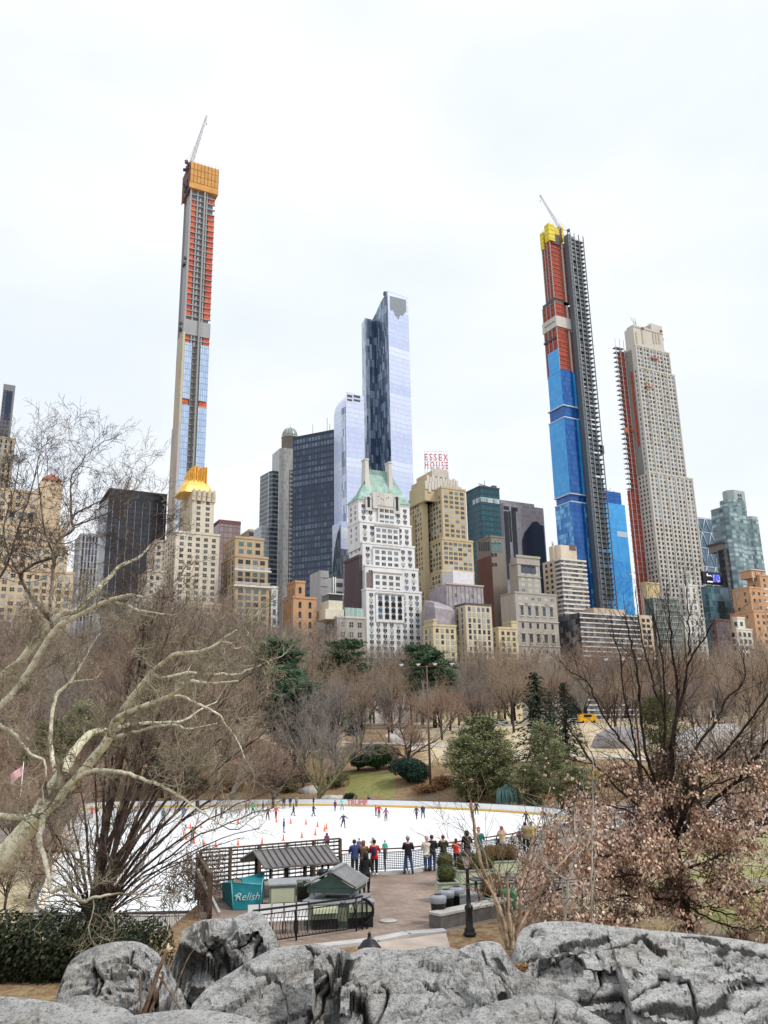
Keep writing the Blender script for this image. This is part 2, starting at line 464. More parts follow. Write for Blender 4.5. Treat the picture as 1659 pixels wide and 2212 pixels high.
_q = MB(); _q.lathe([(.002, -.012), (.011, 0), (.002, .012)], (0, 0, 0), 6); EYEM = _q.mesh('eye', [cloth((.02, .02, .02))])
_q = MB(); _q.bar((-.022, 0, 0), (.022, 0, 0), .012, .01); MOUM = _q.mesh('mouth', [cloth((.4, .15, .13))])
def person(label, loc, face, H=1.72, coat=(.05, .05, .06), legs=(.03, .03, .05), hair=(.06, .04, .03), hat=None,
           arms='down', stance='stand', coat_len='hip', bag=None, shoes=(.03, .03, .03), skates=False, group=None, lean=0., hood=None, tilt=0.):
    """face: heading in degrees, 0 = looking away along +Y, 180 = towards the camera"""
    s = H/1.72; V = Vector
    root = thing('person', label, 'person', loc, -R(face), group)
    st = {'stand': ((-.09, 0, 0), (.09, .02, 0), .0), 'apart': ((-.2, .02, 0), (.2, -.02, 0), 0), 'stride': ((-.1, .28, 0), (.1, -.3, .03), 0),
          'glide': ((-.12, .12, 0), (.16, -.34, .1), 0), 'walk': ((-.06, -.18, .02), (.08, .2, 0), 0)}[stance]
    hipz = .88; lz = lean
    pel = V((0, 0, hipz)); chest = V((0, .10*lz, 1.24)); neck = V((0, .2*lz, 1.45)); head = V((.0, .25*lz+.01, 1.60))
    joints = {'pel': pel, 'waist': V((0, .04*lz, 1.04)), 'chest': chest, 'neck': neck}
    J = [pel, V((0, .05*lz, 1.06)), chest, V((0, .17*lz, 1.40)), neck, head+V((0, .012, -.02)), head+V((0, 0, .09))]
    Rb = [(.15, .10), (.125, .09), (.155, .105), (.10, .075), .05, (.075, .088), (.05, .06)]
    E = [(0, 1), (1, 2), (2, 3), (3, 4), (4, 5), (5, 6)]
    J += [head+V((0, .115, -.03)), head+V((-.095, 0, -.01)), head+V((.095, 0, -.01))]; Rb += [.014, (.014, .024), (.014, .024)]; E += [(5, 7), (5, 8), (5, 9)]
    arm_pts = {}; leg_pts = {}
    for sd, ft in ((-1, st[0]), (1, st[1])):
        foot = V(ft); hip = pel+V((sd*.10, 0, -.06))
        ank = foot+V((0, -.02, .09)); mid = (hip+ank)/2+V((sd*.01, .06 if abs(ft[1]) > .1 else .02, .0))
        toe = foot+V((sd*.02, .17, .035)); i = len(J)
        J += [hip, mid, ank, toe]; Rb += [.095, .06, .042, (.045, .03)]
        E += [(0, i), (i, i+1), (i+1, i+2), (i+2, i+3)]; leg_pts[sd] = (hip, mid, ank, toe)
        sh = V((sd*.185, .15*lz, 1.37))
        el, wr = {'down': ((sd*.25, -.03, 1.09), (sd*.25, .06, .86)), 'rail': ((sd*.26, .14, 1.12), (sd*.18, .40, 1.12)),
                  'out': ((sd*.40, .03, 1.18), (sd*.60, .12, 1.05)), 'photo': ((sd*.24, .22, 1.24), (sd*.09, .28, 1.52)),
                  'front': ((sd*.25, .06, 1.1), (sd*.08, .26, 1.12)), 'low': ((sd*.33, -.02, 1.13), (sd*.46, .08, .93))}[arms]
        el = V(el); wr = V(wr)
        if arms == 'down' and stance in ('walk', 'stride'): wr = wr+V((0, .12*sd, .03))
        i = len(J); J += [sh, el, wr]; Rb += [.062, .045, .032]; E += [(3, i), (i, i+1), (i+1, i+2)]; arm_pts[sd] = (sh, el, wr)
        d = (wr-el).normalized(); side = d.cross(V((0, 0, 1))); side = side.normalized() if side.length > .1 else V((1, 0, 0))
        palm = wr+d*.075; k = len(J); J += [palm]; Rb += [(.038, .018)]; E += [(i+2, k)]
        for q, (off, L) in enumerate(((-.03, .07), (-.01, .085), (.01, .08), (.03, .06))):
            f1 = palm+side*off+d*L*.5; f2 = palm+side*off*1.1+d*L*.85+V((0, 0, -.02)); n_ = len(J)
            J += [f1, f2]; Rb += [.009, .008]; E += [(k, n_), (n_, n_+1)]
        n_ = len(J); J += [wr+side*-.035*sd+d*.04, wr+side*-.06*sd+d*.075]; Rb += [.011, .009]; E += [(i+2, n_), (n_, n_+1)]
    sc = lambda L: [p*s for p in L]
    sr = lambda L: [(r_[0]*s, r_[1]*s) if isinstance(r_, tuple) else r_*s for r_ in L]
    obj('body', skin_grow('body', sc(J), E, sr(Rb), skin_m), root)
    # face details
    hc = head*s
    for sx in (-1, 1): obj('eye', EYEM, root, hc+V((sx*.032*s, .094*s, .005)))
    obj('mouth', MOUM, root, hc+V((0, .093*s, -.055*s)))
    # trousers
    P = [pel+V((0, 0, .06))]; Rr = [(.16, .115)]; Ed = []
    for sd in (-1, 1):
        hip, mid, ank, toe = leg_pts[sd]; i = len(P)
        P += [hip, mid, ank+V((0, 0, .02))]; Rr += [.108, .078, .062]; Ed += [(0, i), (i, i+1), (i+1, i+2)]
    obj('trousers', skin_grow('trousers', sc(P), Ed, sr(Rr), cloth(legs)), root)
    # coat
    bot = {'hip': .84, 'thigh': .66, 'knee': .48}[coat_len]
    P = [V((0, .02*lz, .98)), V((0, .1*lz, 1.22)), V((0, .16*lz, 1.39)), V((0, .2*lz, 1.455))]; Rr = [(.185, .14), (.2, .145), (.15, .115), (.08, .07)]
    Ed = [(0, 1), (1, 2), (2, 3)]
    P += [V((0, 0, (bot+.98)/2)), V((0, 0, bot))]; Rr += [(.19, .145), (.205, .16)]; Ed += [(0, 4), (4, 5)]
    for sd in (-1, 1):
        sh, el, wr = arm_pts[sd]; i = len(P); P += [sh, el, wr-(wr-el)*.06]; Rr += [.085, .066, .052]; Ed += [(2, i), (i, i+1), (i+1, i+2)]
    obj('coat', skin_grow('coat', sc(P), Ed, sr(Rr), cloth(coat)), root)
    # hair or hat
    hm = MB(); c = head*s
    if hat:
        hm.lathe([(.101*s, .02*s), (.107*s, .05*s), (.1*s, .09*s), (.07*s, .13*s), (.02*s, .15*s), (.02*s, .17*s), (.004, .18*s)], c+V((0, -.012, 0)), 12, 0)
        part(hm, 'hat', [cloth(hat)], root); hm = MB()
    hl = -.07 if hair is not None else 0
    if hood:
        hm.lathe([(.12*s, -.14*s), (.135*s, -.06*s), (.128*s, .04*s), (.09*s, .11*s), (.02*s, .14*s)], c+V((0, -.03, 0)), 12, 0)
        part(hm, 'hood', [cloth(hood)], root)
    elif hair:
        long_ = len(hair) > 3; L = -.2 if long_ else -.06
        hm.lathe([(.06*s, L*s), (.094*s, L*.5*s), (.1*s, 0), (.1*s, .05*s), (.075*s, .1*s), (.02*s, .125*s)], c+V((0, -.026, 0)), 12, 0)
        part(hm, 'hair', [cloth(hair[:3])], root)
    for sd in (-1, 1):
        sm = MB(); a, t = leg_pts[sd][2]*s, leg_pts[sd][3]*s
        sm.tube([a+V((0, -.03, .05)), a+V((0, -.02, -.02)), (a+t)/2+V((0, 0, .0)), t+V((0, .03, 0))], [.055*s, .055*s, .05*s, .035*s], 8, 0)
        if skates: sm.bar(a+V((0, -.07, -.075)), t+V((0, .05, -.02)), .008, .03, 1)
        part(sm, 'skate' if skates else 'shoe', [cloth(shoes), steel], root)
    if bag == 'backpack':
        q = MB(); q.loft([[V((x*k, y-.02, z)) for x, y in ((-.13, -.13), (.13, -.13), (.11, -.27), (-.11, -.27))] for z, k in ((.98*s, .8), (1.02*s, 1), (1.3*s, 1), (1.38*s, .7))], 0, True)
        part(q, 'backpack', [cloth((.03, .03, .06))], root)
    if bag == 'shoulder':
        q = MB(); q.loft([[V((x*k-.22, y*k, z)) for x, y in ((-.05, -.15), (.05, -.15), (.05, .15), (-.05, .15))] for z, k in ((.78*s, .7), (.82*s, 1), (1.0*s, 1), (1.04*s, .8))], 0)
        q.bar((-.22, 0, 1.02*s), (.1, .02, 1.42*s), .03, .01, 0); part(q, 'shoulder_bag', [cloth((.02, .02, .03))], root)
    return root

# ---- visitors along the terrace rail (feet px, depth from the terrace plane)
def tp(px, py, z=TERR): p = at_z(px, py, z); return Vector((p.x, p.y, z))
NAVY=(.03,.05,.15); BLK=(.014,.014,.018); RED=(.6,.02,.015); JEAN=(.05,.09,.2); DRK=(.03,.03,.04)
def railp(px, back=.42):
    "standing spot just inside the rail in image column px"
    best = None
    for i in range(400):
        x = XL+.5+i*.09; y = rail_y(x)-back; q = proj((x, y, TERR))
        if best is None or abs(q[0]-px) < best[0]: best = (abs(q[0]-px), x, y)
    return Vector((best[1], best[2], TERR+.004))
GV = 'visitors watching the skaters from the terrace rail'
person('man in navy jacket leaning on the terrace rail beside the woman in brown coat', railp(768), -8, 1.74, NAVY, DRK, (.05,.03,.03), arms='rail', lean=.5, group=GV)
person('woman in brown coat with long auburn hair and black collar at the terrace rail', railp(787), 6, 1.7, (.16,.09,.05), BLK, (.25,.10,.05,1), arms='rail', coat_len='thigh', group=GV)
person('person in red jacket wearing a small dark backpack and white shoes at the terrace rail', railp(808), 10, 1.72, RED, BLK, (.02,.02,.02), arms='rail', bag='backpack', shoes=(.7,.7,.7), group=GV)
person('woman all in black walking on the brick terrace behind the people at the rail', tp(791, 1931), 5, 1.74, BLK, BLK, (.05,.03,.02,1), arms='down', stance='walk', coat_len='thigh', hood=(.02,.02,.025))
person('man in black jacket, jeans and light cap standing alone at the terrace rail', railp(882), 4, 1.8, BLK, JEAN, (.2,.2,.2), hat=(.35,.37,.42), arms='rail', stance='apart', group=GV)
person('person in cream white coat and knitted pale cap at the terrace rail', railp(925), 0, 1.7, (.75,.7,.6), JEAN, (.6,.5,.4), hat=(.6,.4,.36), arms='rail', coat_len='thigh', group=GV)
person('man in black jacket and jeans with dark hair pressed beside the cream coated person', railp(936, .62), 6, 1.76, BLK, (.03,.05,.14), (.05,.02,.03), arms='front', group=GV)
person('person in dark olive jacket with a bright pink hat at the terrace rail', railp(960), 3, 1.66, (.03,.035,.02), BLK, (.05,.03,.02), hat=(.75,.15,.3), arms='rail', group=GV)
person('child in bright red puffer jacket with black leggings at the terrace rail', railp(987), 10, 1.42, (.75,.03,.02), BLK, (.1,.02,.02,1), arms='rail', group=GV)
person('person in black hooded jacket at the rail behind the black street lamp', railp(1012), 8, 1.74, BLK, BLK, None, hood=(.02,.02,.03), arms='rail', group=GV)
person('person in long teal green padded coat and red and white knitted hat at the rail', railp(1037), 10, 1.82, (.02,.16,.17), BLK, (.5,.45,.4), hat=(.7,.04,.05), arms='rail', coat_len='knee', group=GV)
person('person in beige jacket and bright blue jeans with shoulder bag raising a camera', railp(1087), 8, 1.74, (.6,.45,.3), (.05,.16,.4), (.35,.12,.1), arms='photo', bag='shoulder', shoes=(.7,.65,.6), group=GV)
person('person in olive brown jacket taking a photo at the far end of the rail', railp(1138), 10, 1.74, (.25,.2,.1), BLK, (.05,.03,.02), arms='photo', group=GV)
person('person in yellow top at the far end of the rail beside the olive jacket', railp(1150), 12, 1.7, (.55,.42,.12), BLK, (.05,.03,.02), arms='rail', group=GV)

# ---- skaters on the ice
def sk(px, py): p = at_z(px, py, 0); return Vector((p.x, p.y, .03))
GS = 'people skating on the ice rink'
SK = [
 (742,1789,150,1.72,(.08,.04,.08),(.03,.03,.06),'out','glide','blond skater in dark plum coat, arms spread, alone near the middle of the ice',dict(hair=(.75,.55,.2,1))),
 (613,1799,90,1.6,NAVY,NAVY,'down','stand','small skater all in navy between the orange cones and the branches',{}),
 (634,1763,80,1.72,(.03,.03,.06),BLK,'out','glide','skater in black with one arm out above the cones',{}),
 (677,1764,60,1.66,(.09,.03,.1),(.03,.03,.08),'out','stride','skater in dark purple jacket striding above the row of cones',{}),
 (677,1743,90,1.72,(.06,.02,.05),BLK,'front','stand','skater in maroon black jacket by the far boards, one step from the white rock',{}),
 (613,1745,0,1.7,DRK,NAVY,'down','apart','skater in dark grey at the far boards, first of three together',{}),
 (627,1744,200,1.7,NAVY,(.06,.08,.2),'down','stand','skater in blue jacket at the far boards, second of three together',{}),
 (640,1743,20,1.76,(.3,.3,.22),DRK,'down','stand','skater in khaki jacket at the far boards, last of three together',{}),
 (724,1752,30,1.6,(.16,.06,.25),(.1,.03,.14),'down','glide','child skater in violet jacket left of the turquoise jacket',{}),
 (739,1750,190,1.68,(.25,.65,.68),(.15,.2,.35),'low','apart','skater in pale turquoise jacket in front of the red lettering on the boards',{}),
 (796,1742,40,1.76,NAVY,(.15,.2,.4),'rail','stand','skater in long navy coat holding on to the far boards',dict(coat_len='thigh')),
 (812,1763,110,1.5,(.2,.08,.2),(.1,.03,.08),'down','stand','child skater in mauve jacket holding the hand of the red jacket',{}),
 (819,1767,190,1.74,(.65,.03,.04),(.06,.03,.08),'low','walk','skater in loose red jacket and white cap in the middle of the ice',dict(hat=(.7,.5,.5))),
 (834,1774,200,1.66,(.3,.14,.26),(.08,.04,.06),'low','walk','skater in mauve patterned coat and plum scarf behind the red jacket',dict(coat_len='thigh', hood=(.22,.04,.14))),
 (900,1770,160,1.66,(.05,.06,.07),(.14,.03,.1),'low','walk','skater in dark green coat and burgundy tights hand in hand with the bald one',dict(coat_len='thigh', hair=(.25,.07,.05,1))),
 (914,1768,180,1.78,(.03,.05,.17),BLK,'down','apart','bald skater in navy jacket and black trousers, taller of the couple',dict(hair=None)),
 (1030,1760,180,1.72,BLK,BLK,'low','apart','skater all in black by the far boards, above the sapling tip',dict(hair=(.04,.02,.02))),
 (1018,1757,170,1.7,(.45,.25,.15),(.3,.2,.1),'down','stand','skater in tan coat half hidden by the sapling tip at the boards',dict(hat=(.6,.04,.04))),
 (1138,1784,20,1.7,(.08,.03,.07),BLK,'low','apart','skater in dark plum jacket and bare knees at the east part of the ice',{}),
 (1174,1779,200,1.7,(.14,.03,.05),(.05,.05,.12),'down','walk','skater in maroon jacket at the east end of the ice beside the oak leaves',{}),
 (546,1760,120,1.7,(.03,.35,.12),DRK,'low','stride','skater in green jacket seen through the bare branches',{}),
 (531,1756,80,1.7,(.2,.05,.12),BLK,'down','stand','skater in burgundy jacket beside the green jacket',{}),
 (568,1755,80,1.7,NAVY,BLK,'down','stand','skater in navy jacket behind the branches, right of the green jacket',{}),
 (578,1772,160,1.74,(.12,.04,.03),(.06,.02,.04),'low','apart','skater in brown coat seen through the branch tips',{}),
 (596,1768,160,1.66,(.5,.08,.05),(.1,.02,.02),'low','walk','skater in brick red top at the tips of the bare branches',{}),
 (478,1768,100,1.7,(.08,.07,.14),DRK,'down','walk','skater in slate jacket between the leaning stems',{}),
 (466,1771,260,1.7,(.05,.05,.06),BLK,'down','stand','skater in charcoal jacket next to the slate one among the stems',{}),
 (352,1774,180,1.7,(.1,.15,.14),NAVY,'down','apart','skater in grey green jacket behind the dark stems',{}),
 (395,1765,180,1.66,(.08,.2,.45),(.1,.12,.3),'low','walk','skater in bright blue jacket behind the dark stems',{}),
 (198,1768,180,1.7,(.6,.12,.12),(.4,.1,.1),'low','stand','skater in pink red jacket at the west part of the ice',{}),
 (320,1812,170,1.7,(.65,.6,.6),(.4,.4,.5),'down','walk','skater in whitish coat behind the dark stems near the cones',{}),
 (415,1822,20,1.72,(.25,.2,.08),(.2,.15,.1),'low','walk','skater in mustard brown jacket behind the stems beside the cones',{}),
 (706,1838,190,1.66,(.16,.03,.12),BLK,'down','stand','skater in plum hooded coat just above the brown metal roof',dict(hood=(.14,.03,.1))),
 (776,1852,200,1.66,(.1,.1,.2),DRK,'down','stand','person in blue grey jacket below the rail, between the navy and brown coats',{}),
 (806,1853,190,1.74,(.55,.45,.3),NAVY,'photo','stand','person in cream scarf on the ice right behind the red backpack wearer',{}),
 (832,1856,160,1.6,(.03,.3,.17),DRK,'down','stand','skater in green jacket with white stripe just below the rail',{}),
 (1124,1826,180,1.6,(.15,.06,.06),DRK,'down','stand','skater with only the head above the rail, between blue jeans and olive jacket',{}),
]
for px, py, fc, H, coat, legs, arms, stance, lab, kw in SK:
    person(lab, sk(px, py), fc, H, coat, legs, arms=arms, stance=stance, skates=True, group=GS, **{'hair': (.05,.03,.02), **kw})
GP = 'people standing on the pale pavement by the east end of the rink'
for k, (px, py, fc, coat, legs, lab) in enumerate([
  (1577,1741,180,BLK,BLK,'person all in black standing on the pale pavement under the oak branches'),
  (1588,1738,10,(.02,.02,.05),BLK,'person in dark navy coat behind the one all in black on the pale pavement'),
  (1600,1748,170,(.05,.06,.22),NAVY,'person in royal blue jacket leaning on the pale pavement by the oak'),
  (1570,1736,60,(.2,.2,.24),BLK,'person in grey jacket at the back of the pavement group')]):
    p = hit(px, py, 60); person(lab, p+Vector((0, 0, .06)), fc, 1.74, coat, legs, arms='down', stance='stand', group=GP)
# ---------------------------------------------------------------- rink edge, cones
white_board = pmat('white_board', (.8, .8, .81), .5, var=.04, scale=1)
yellow = pmat('yellow_kick_strip', (.75, .48, .08), .5, var=.08)
dark_line = pmat('dark_capping', (.08, .08, .1), .6)
iron = pmat('black_iron', (.012, .012, .014), .45, var=.3, bmp=.05)
maroon = pmat('maroon_handrail', (.13, .035, .035), .45, var=.25, scale=6)
root = thing('rink_boards', 'white dasher boards with yellow kick strip running round the ice rink', 'rink boards')
def ring(mb, P, z0, z1, off, th, mi=0):
    n = len(P); c = Vector((sum(p[0] for p in P)/n, sum(p[1] for p in P)/n))
    A, B = [], []
    for i in range(n):
        t = (Vector(P[(i+1) % n])-Vector(P[i-1])).normalized(); nr = Vector((t.y, -t.x))
        A.append(Vector(P[i])+nr*off); B.append(Vector(P[i])+nr*(off+th))
    for i in range(n):
        j = (i+1) % n
        for q in ((A[i], A[j]), (B[j], B[i])):
            mb.face([(q[0].x,q[0].y,z0),(q[1].x,q[1].y,z0),(q[1].x,q[1].y,z1),(q[0].x,q[0].y,z1)], mi)
        mb.face([(A[i].x,A[i].y,z1),(A[j].x,A[j].y,z1),(B[j].x,B[j].y,z1),(B[i].x,B[i].y,z1)], mi)
        mb.face([(A[i].x,A[i].y,z0),(B[i].x,B[i].y,z0),(B[j].x,B[j].y,z0),(A[j].x,A[j].y,z0)], mi)
mb = MB(); ring(mb, RINK, .0, 1.05, .0, .12); part(mb, 'board_panel', [white_board], root)
mb = MB(); ring(mb, RINK, .02, .30, -.02, .02); part(mb, 'kick_strip', [yellow], root)
mb = MB(); ring(mb, RINK, 1.05, 1.11, -.02, .18); part(mb, 'capping', [dark_line], root)
def text_mesh(txt, size, name, extr=.01, italic=0.):
    cu = bpy.data.curves.new(name, 'FONT'); cu.body = txt; cu.size = size; cu.extrude = extr; cu.shear = italic
    cu.align_x = 'CENTER'; cu.resolution_u = 3
    o = bpy.data.objects.new(name, cu); COL.objects.link(o); bpy.context.view_layer.update()
    me = bpy.data.meshes.new_from_object(o.evaluated_get(bpy.context.evaluated_depsgraph_get())); me.name = name
    bpy.data.objects.remove(o); return me
red_p = pmat('red_lettering', (.62, .06, .07), .6, bmp=0)
def rink_far_y(x):
    ys = [lerp(a[1], b[1], (x-a[0])/(b[0]-a[0])) for a, b in zip(RINK, RINK[1:]+RINK[:1]) if (a[0]-x)*(b[0]-x) <= 0 and a[0] != b[0]]
    return max(ys)
xa = at(764, 1736, 128).x; me = text_mesh('TRUMP', 1.15, 'lettering'); me.materials.append(red_p)
y0, y1 = rink_far_y(xa-2), rink_far_y(xa+2)
o = obj('lettering', me, root, (xa, (y0+y1)/2-.14, .22)); o.rotation_euler = (R(90), 0, math.atan2(y1-y0, 4))

orange = pmat('orange_plastic', (.85, .11, .02), .5, var=.08)
def cone_mesh():
    mb = MB(); mb.box(-.18, .18, -.18, .18, 0, .035); mb.lathe([(.135, .035), (.12, .06), (.035, .68), (.02, .71)], (0, 0, 0), 12, 0)
    return mb.mesh('traffic_cone', [orange])
cm = cone_mesh()
GC = 'orange traffic cones standing on the ice'
cones = [
 (612,1816,'third from the east end of the front row of cones'),(652,1810,'second from the east end of the front row of cones'),(681,1804,'east end of the front row of cones'),
 (701,1796,'cone at the east corner where the two rows meet'),(705,1791,'half hidden behind the corner cone of the two rows'),
 (686,1786,'second cone of the far row, left of the corner cone'),(661,1781,'third cone of the far row in the open ice'),(628,1779,'fourth cone of the far row by the branch tips'),
 (597,1776,'cone by the brick red skater behind the branch tips'),(514,1778,'cone below the green jacket skater, seen through twigs'),(470,1777,'cone below the slate jacket skater, seen through twigs'),
 (434,1789,'cone left of the two skaters in slate and charcoal'),(411,1790,'small cone behind the thick stem of the bare tree'),(397,1802,'upper of two close cones at the bend of the row'),
 (403,1814,'lower of two close cones at the bend of the row'),(419,1822,'cone just right of the bend of the front row'),(440,1827,'front row cone seen between fine dark twigs, west part'),
 (466,1830,'front row cone lowest in the curve'),(514,1826,'front row cone midway behind the dark twigs'),(566,1824,'front row cone at the outer ends of the dark twigs')]
for px, py, lab in cones:
    p = sk(px, py); obj('traffic_cone', cm, None, (p.x, p.y, .004), rnd.random()*3, 'orange traffic cone, '+lab, 'traffic cone', GC)

# ---------------------------------------------------------------- terrace railing
def railing(name, label, pts, z, hgt, spacing, bulge=.16, mesh=True, top=maroon, topw=.09, group=None, bars=.13):
    root = thing(name, label, 'railing', (pts[0][0], pts[0][1], z), 0, group); o0 = Vector((pts[0][0], pts[0][1]))
    P = [Vector(p)-o0 for p in pts]
    tr = MB(); lr = MB(); net = MB(); posts = []
    for a, b in zip(P, P[1:]):
        tr.bar((a.x, a.y, hgt), (b.x, b.y, hgt), topw, .06)
        for zz in (.12, hgt-.16): lr.bar((a.x, a.y, zz), (b.x, b.y, zz), .035, .035)
        d = (b-a); L = d.length; d.normalize(); nr = Vector((-d.y, d.x))
        k = max(1, round(L/spacing))
        for i in range(k): posts.append((a+d*(L*i/k), nr))
        if mesh:
            q = max(1, int(L/.11))
            for i in range(q):
                p = a+d*(L*i/q); net.bar((p.x, p.y, .12), (p.x, p.y, hgt-.16), .022, .022)
            for i in range(9):
                zz = .18+(hgt-.4)*i/8; net.bar((a.x, a.y, zz), (b.x, b.y, zz), .026, .026)
        else:
            q = max(1, int(L/bars))
            for i in range(q):
                p = a+d*(L*i/q)
                net.tube([(p.x+nr.x*bulge*f, p.y+nr.y*bulge*f, zz) for zz, f in ((.1, 0), (.25, .75), (.45, 1), (.65, .7), (hgt-.14, 0))], .011, 4)
    part(tr, 'handrail', [top], root); part(lr, 'lower_rail', [iron], root); part(net, 'infill', [iron], root)
    for p, nr in posts:
        q = MB(); q.tube([(p.x, p.y, 0), (p.x, p.y, hgt)], .035, 6)
        q.tube([(p.x+nr.x*f, p.y+nr.y*f, zz) for zz, f in ((hgt-.12, 0), (hgt-.2, .14), (hgt*.6, .06), (hgt*.35, .18), (.1, .02))], .03, 5)
        part(q, 'post', [iron], root)
    return root
railing('terrace_railing', 'long dark railing with maroon handrail and wire infill along the terrace edge where visitors stand', [(p[0], p[1]-.02) for p in RAIL[2:]], TERR+.12, 1.08, 1.35)
railing('rink_railing', 'low black railing on the bank along the near west edge of the ice', [pz(-60, 2022), pz(92, 2020), pz(330, 2022), pz(420, 2020)], .1, 1.1, 2.0, 0, False, iron, .05)

# woven wood screen west of the railing
wood_d = pmat('weathered_dark_wood', (.10, .065, .045), .85, var=.35, scale=4)
def screen(name, label, a, b, z, hgt, rows=9):
    a = Vector(a); b = Vector(b); d = (b-a); L = d.length; d.normalize()
    root = thing(name, label, 'fence', (a.x, a.y, z), math.atan2(d.y, d.x))
    n = max(1, round(L/1.5)); pl = MB()
    for r_ in range(rows):
        zz = .2+(hgt-.3)*r_/(rows-1)
        k = int(L/.3)
        for i in range(k):
            s = .03 if (i+r_) % 2 else -.03
            pl.box(L*i/k-.02, L*(i+1)/k+.02, s-.011, s+.011, zz-.04, zz+.04)
    for i in range(int(L/.3)+1): pl.box(i*.3-.012, i*.3+.012, -.018, .018, .1, hgt)
    part(pl, 'lattice_panel', [wood_d], root)
    q = MB(); q.box(0, L, -.07, .07, hgt, hgt+.07); part(q, 'top_rail', [wood_d], root)
    for i in range(n+1):
        q = MB(); q.box(L*i/n-.06, L*i/n+.06, -.085, .085, 0, hgt+.02); part(q, 'post', [wood_d], root)
    return root
screen('lattice_screen', 'dark woven wood lattice screen behind the teal awning and the metal roofed kiosk', RAIL[0], RAIL[2], TERR, 1.75)
screen('lattice_screen', 'short dark wood lattice wing overgrown with vines at the corner beside the teal awning', (RAIL[0][0]-.05, RAIL[0][1]-.3), pz(452, 1985, TERR), TERR-.3, 1.9)
vine = MB()
for i in range(420):
    t = rnd.random(); p = Vector((lerp(RAIL[0][0]-.3, RAIL[0][0]+1.6, rnd.random()**1.5), lerp(RAIL[0][1]-6.5, RAIL[0][1], t), TERR+1.9*rnd.random()**.7)); q = [p]
    for k in range(3): p = p+Vector((rnd.uniform(-.3,.3), rnd.uniform(-.3,.3), rnd.uniform(-.35,.3))); q.append(p)
    vine.tube(q, .014, 3)
single(vine, 'climbing_vine', [pmat('vine_bark', (.12, .09, .06), .9, var=.3)], 'tangle of bare brown vine climbing over the dark lattice corner', 'vine')

# ---------------------------------------------------------------- kiosks
zn = pmat('standing_seam_zinc', (.2, .19, .185), .5, .3, var=.2, scale=1.2)
zinc_l = pmat('grey_zinc', (.34, .36, .38), .5, .2, var=.15, scale=2)
sage = pmat('sage_paint', (.17, .23, .18), .6, var=.12); cream_p = pmat('cream_panel', (.56, .6, .42), .6, var=.06)
def v3(p, z=None): return Vector((p[0], p[1], p[2] if z is None else z))
def frame_xy(p, q):
    d = Vector((q[0]-p[0], q[1]-p[1])); return math.atan2(d.y, d.x), d.length
# long pavilion: back eave depth ~36.5
A = at(573, 1876, 38.6); B = at(733, 1859, 40.0)
ang, L = frame_xy(A, B)
root = thing('kiosk_pavilion', 'long counter kiosk under a dark brown standing seam metal roof', 'kiosk', (A.x, A.y, TERR), ang)
ez = A.z-TERR; rz = ez+.55; dep = 1.55
rf = MB()
th = .06
rf.face([(0,0,ez),(L,0,ez),(L-.02,dep,rz),(-.12,dep,rz)], 0); rf.face([(-.12,dep,rz),(L-.02,dep,rz),(L,2*dep,ez),(-.3,2*dep,ez)], 0)
rf.face([(0,0,ez-th),(-.12,dep,rz-th),(L-.02,dep,rz-th),(L,0,ez-th)], 0); rf.face([(-.12,dep,rz-th),(-.3,2*dep,ez-th),(L,2*dep,ez-th),(L-.02,dep,rz-th)], 0)
for a, b in (((0,0,ez),(L,0,ez)), ((0,0,ez),(-.12,dep,rz)), ((L,0,ez),(L-.02,dep,rz)), ((-.12,dep,rz),(L-.02,dep,rz)), ((-.3,2*dep,ez),(L,2*dep,ez)), ((-.12,dep,rz),(-.3,2*dep,ez)), ((L-.02,dep,rz),(L,2*dep,ez))):
    rf.bar(a, b, .07, .07, 0)
roof = part(rf, 'roof', [zn], root)
sm_ = MB()
for i in range(1, 12):
    x = L*i/12; sm_.bar((x, .01, ez+.03), (x-.05, dep, rz+.03), .035, .05); sm_.bar((x-.05, dep, rz+.03), (x, 2*dep, ez+.03), .035, .05)
part(sm_, 'roof_seam', [pmat('seam_metal', (.1, .085, .08), .5, .3)], roof)
for x in (.35, L*.3, L*.55, L*.8, L-.4):
    for y in (.35, 2*dep-.35):
        q = MB(); q.tube([(x, y, 0), (x, y, ez+.05)], .055, 8); part(q, 'post', [iron], root)

# counter with two bays, in front of the pavilion
A = at(572, 1893, 33.6); B = at(664, 1888, 34.0); ang, L = frame_xy(A, B)
C0 = at(583, 1911, 36.6)
root = thing('service_counter', 'sage green service counter with cream panels and a grey zinc top beside the teal awning', 'counter', (C0.x, C0.y, TERR), R(9))
top = at(583, 1911, 36.6).z-TERR
def panel_box(mbs, x0, x1, y0, y1, z0, z1):
    fr, pn = mbs
    fr.box(x0, x1, y0, y1, z0, z1)
    pn.box(x0+.1, x1-.1, y0-.012, y0+.01, z0+.12, z1-.1); pn.box(x0-.012, x0+.01, y0+.1, y1-.1, z0+.12, z1-.1)
fr, pn = MB(), MB(); panel_box((fr, pn), 0, 1.75, 0, 1.3, 0.0, top-.06); panel_box((fr, pn), 2.9, 4.3, .35, 1.65, 0.0, top-.06)
part(fr, 'counter_frame', [sage], root); part(pn, 'counter_panel', [cream_p], root); root.scale = (.6, .62, 1)
tb = MB(); tb.box(-.1, 1.85, -.1, 1.4, top-.055, top+.005); tb.box(-.1, 4.5, 1.41, 2.4, top-.055, top+.005); tb.box(2.8, 4.5, .25, 1.40, top-.055, top+.005)
part(tb, 'counter_top', [zinc_l], root)
fr = MB(); fr.box(1.9, 2.8, 1.25, 1.35, .15, top-.1); part(fr, 'hatch_frame', [pmat('dark_green_paint', (.05, .09, .075), .5)], root)
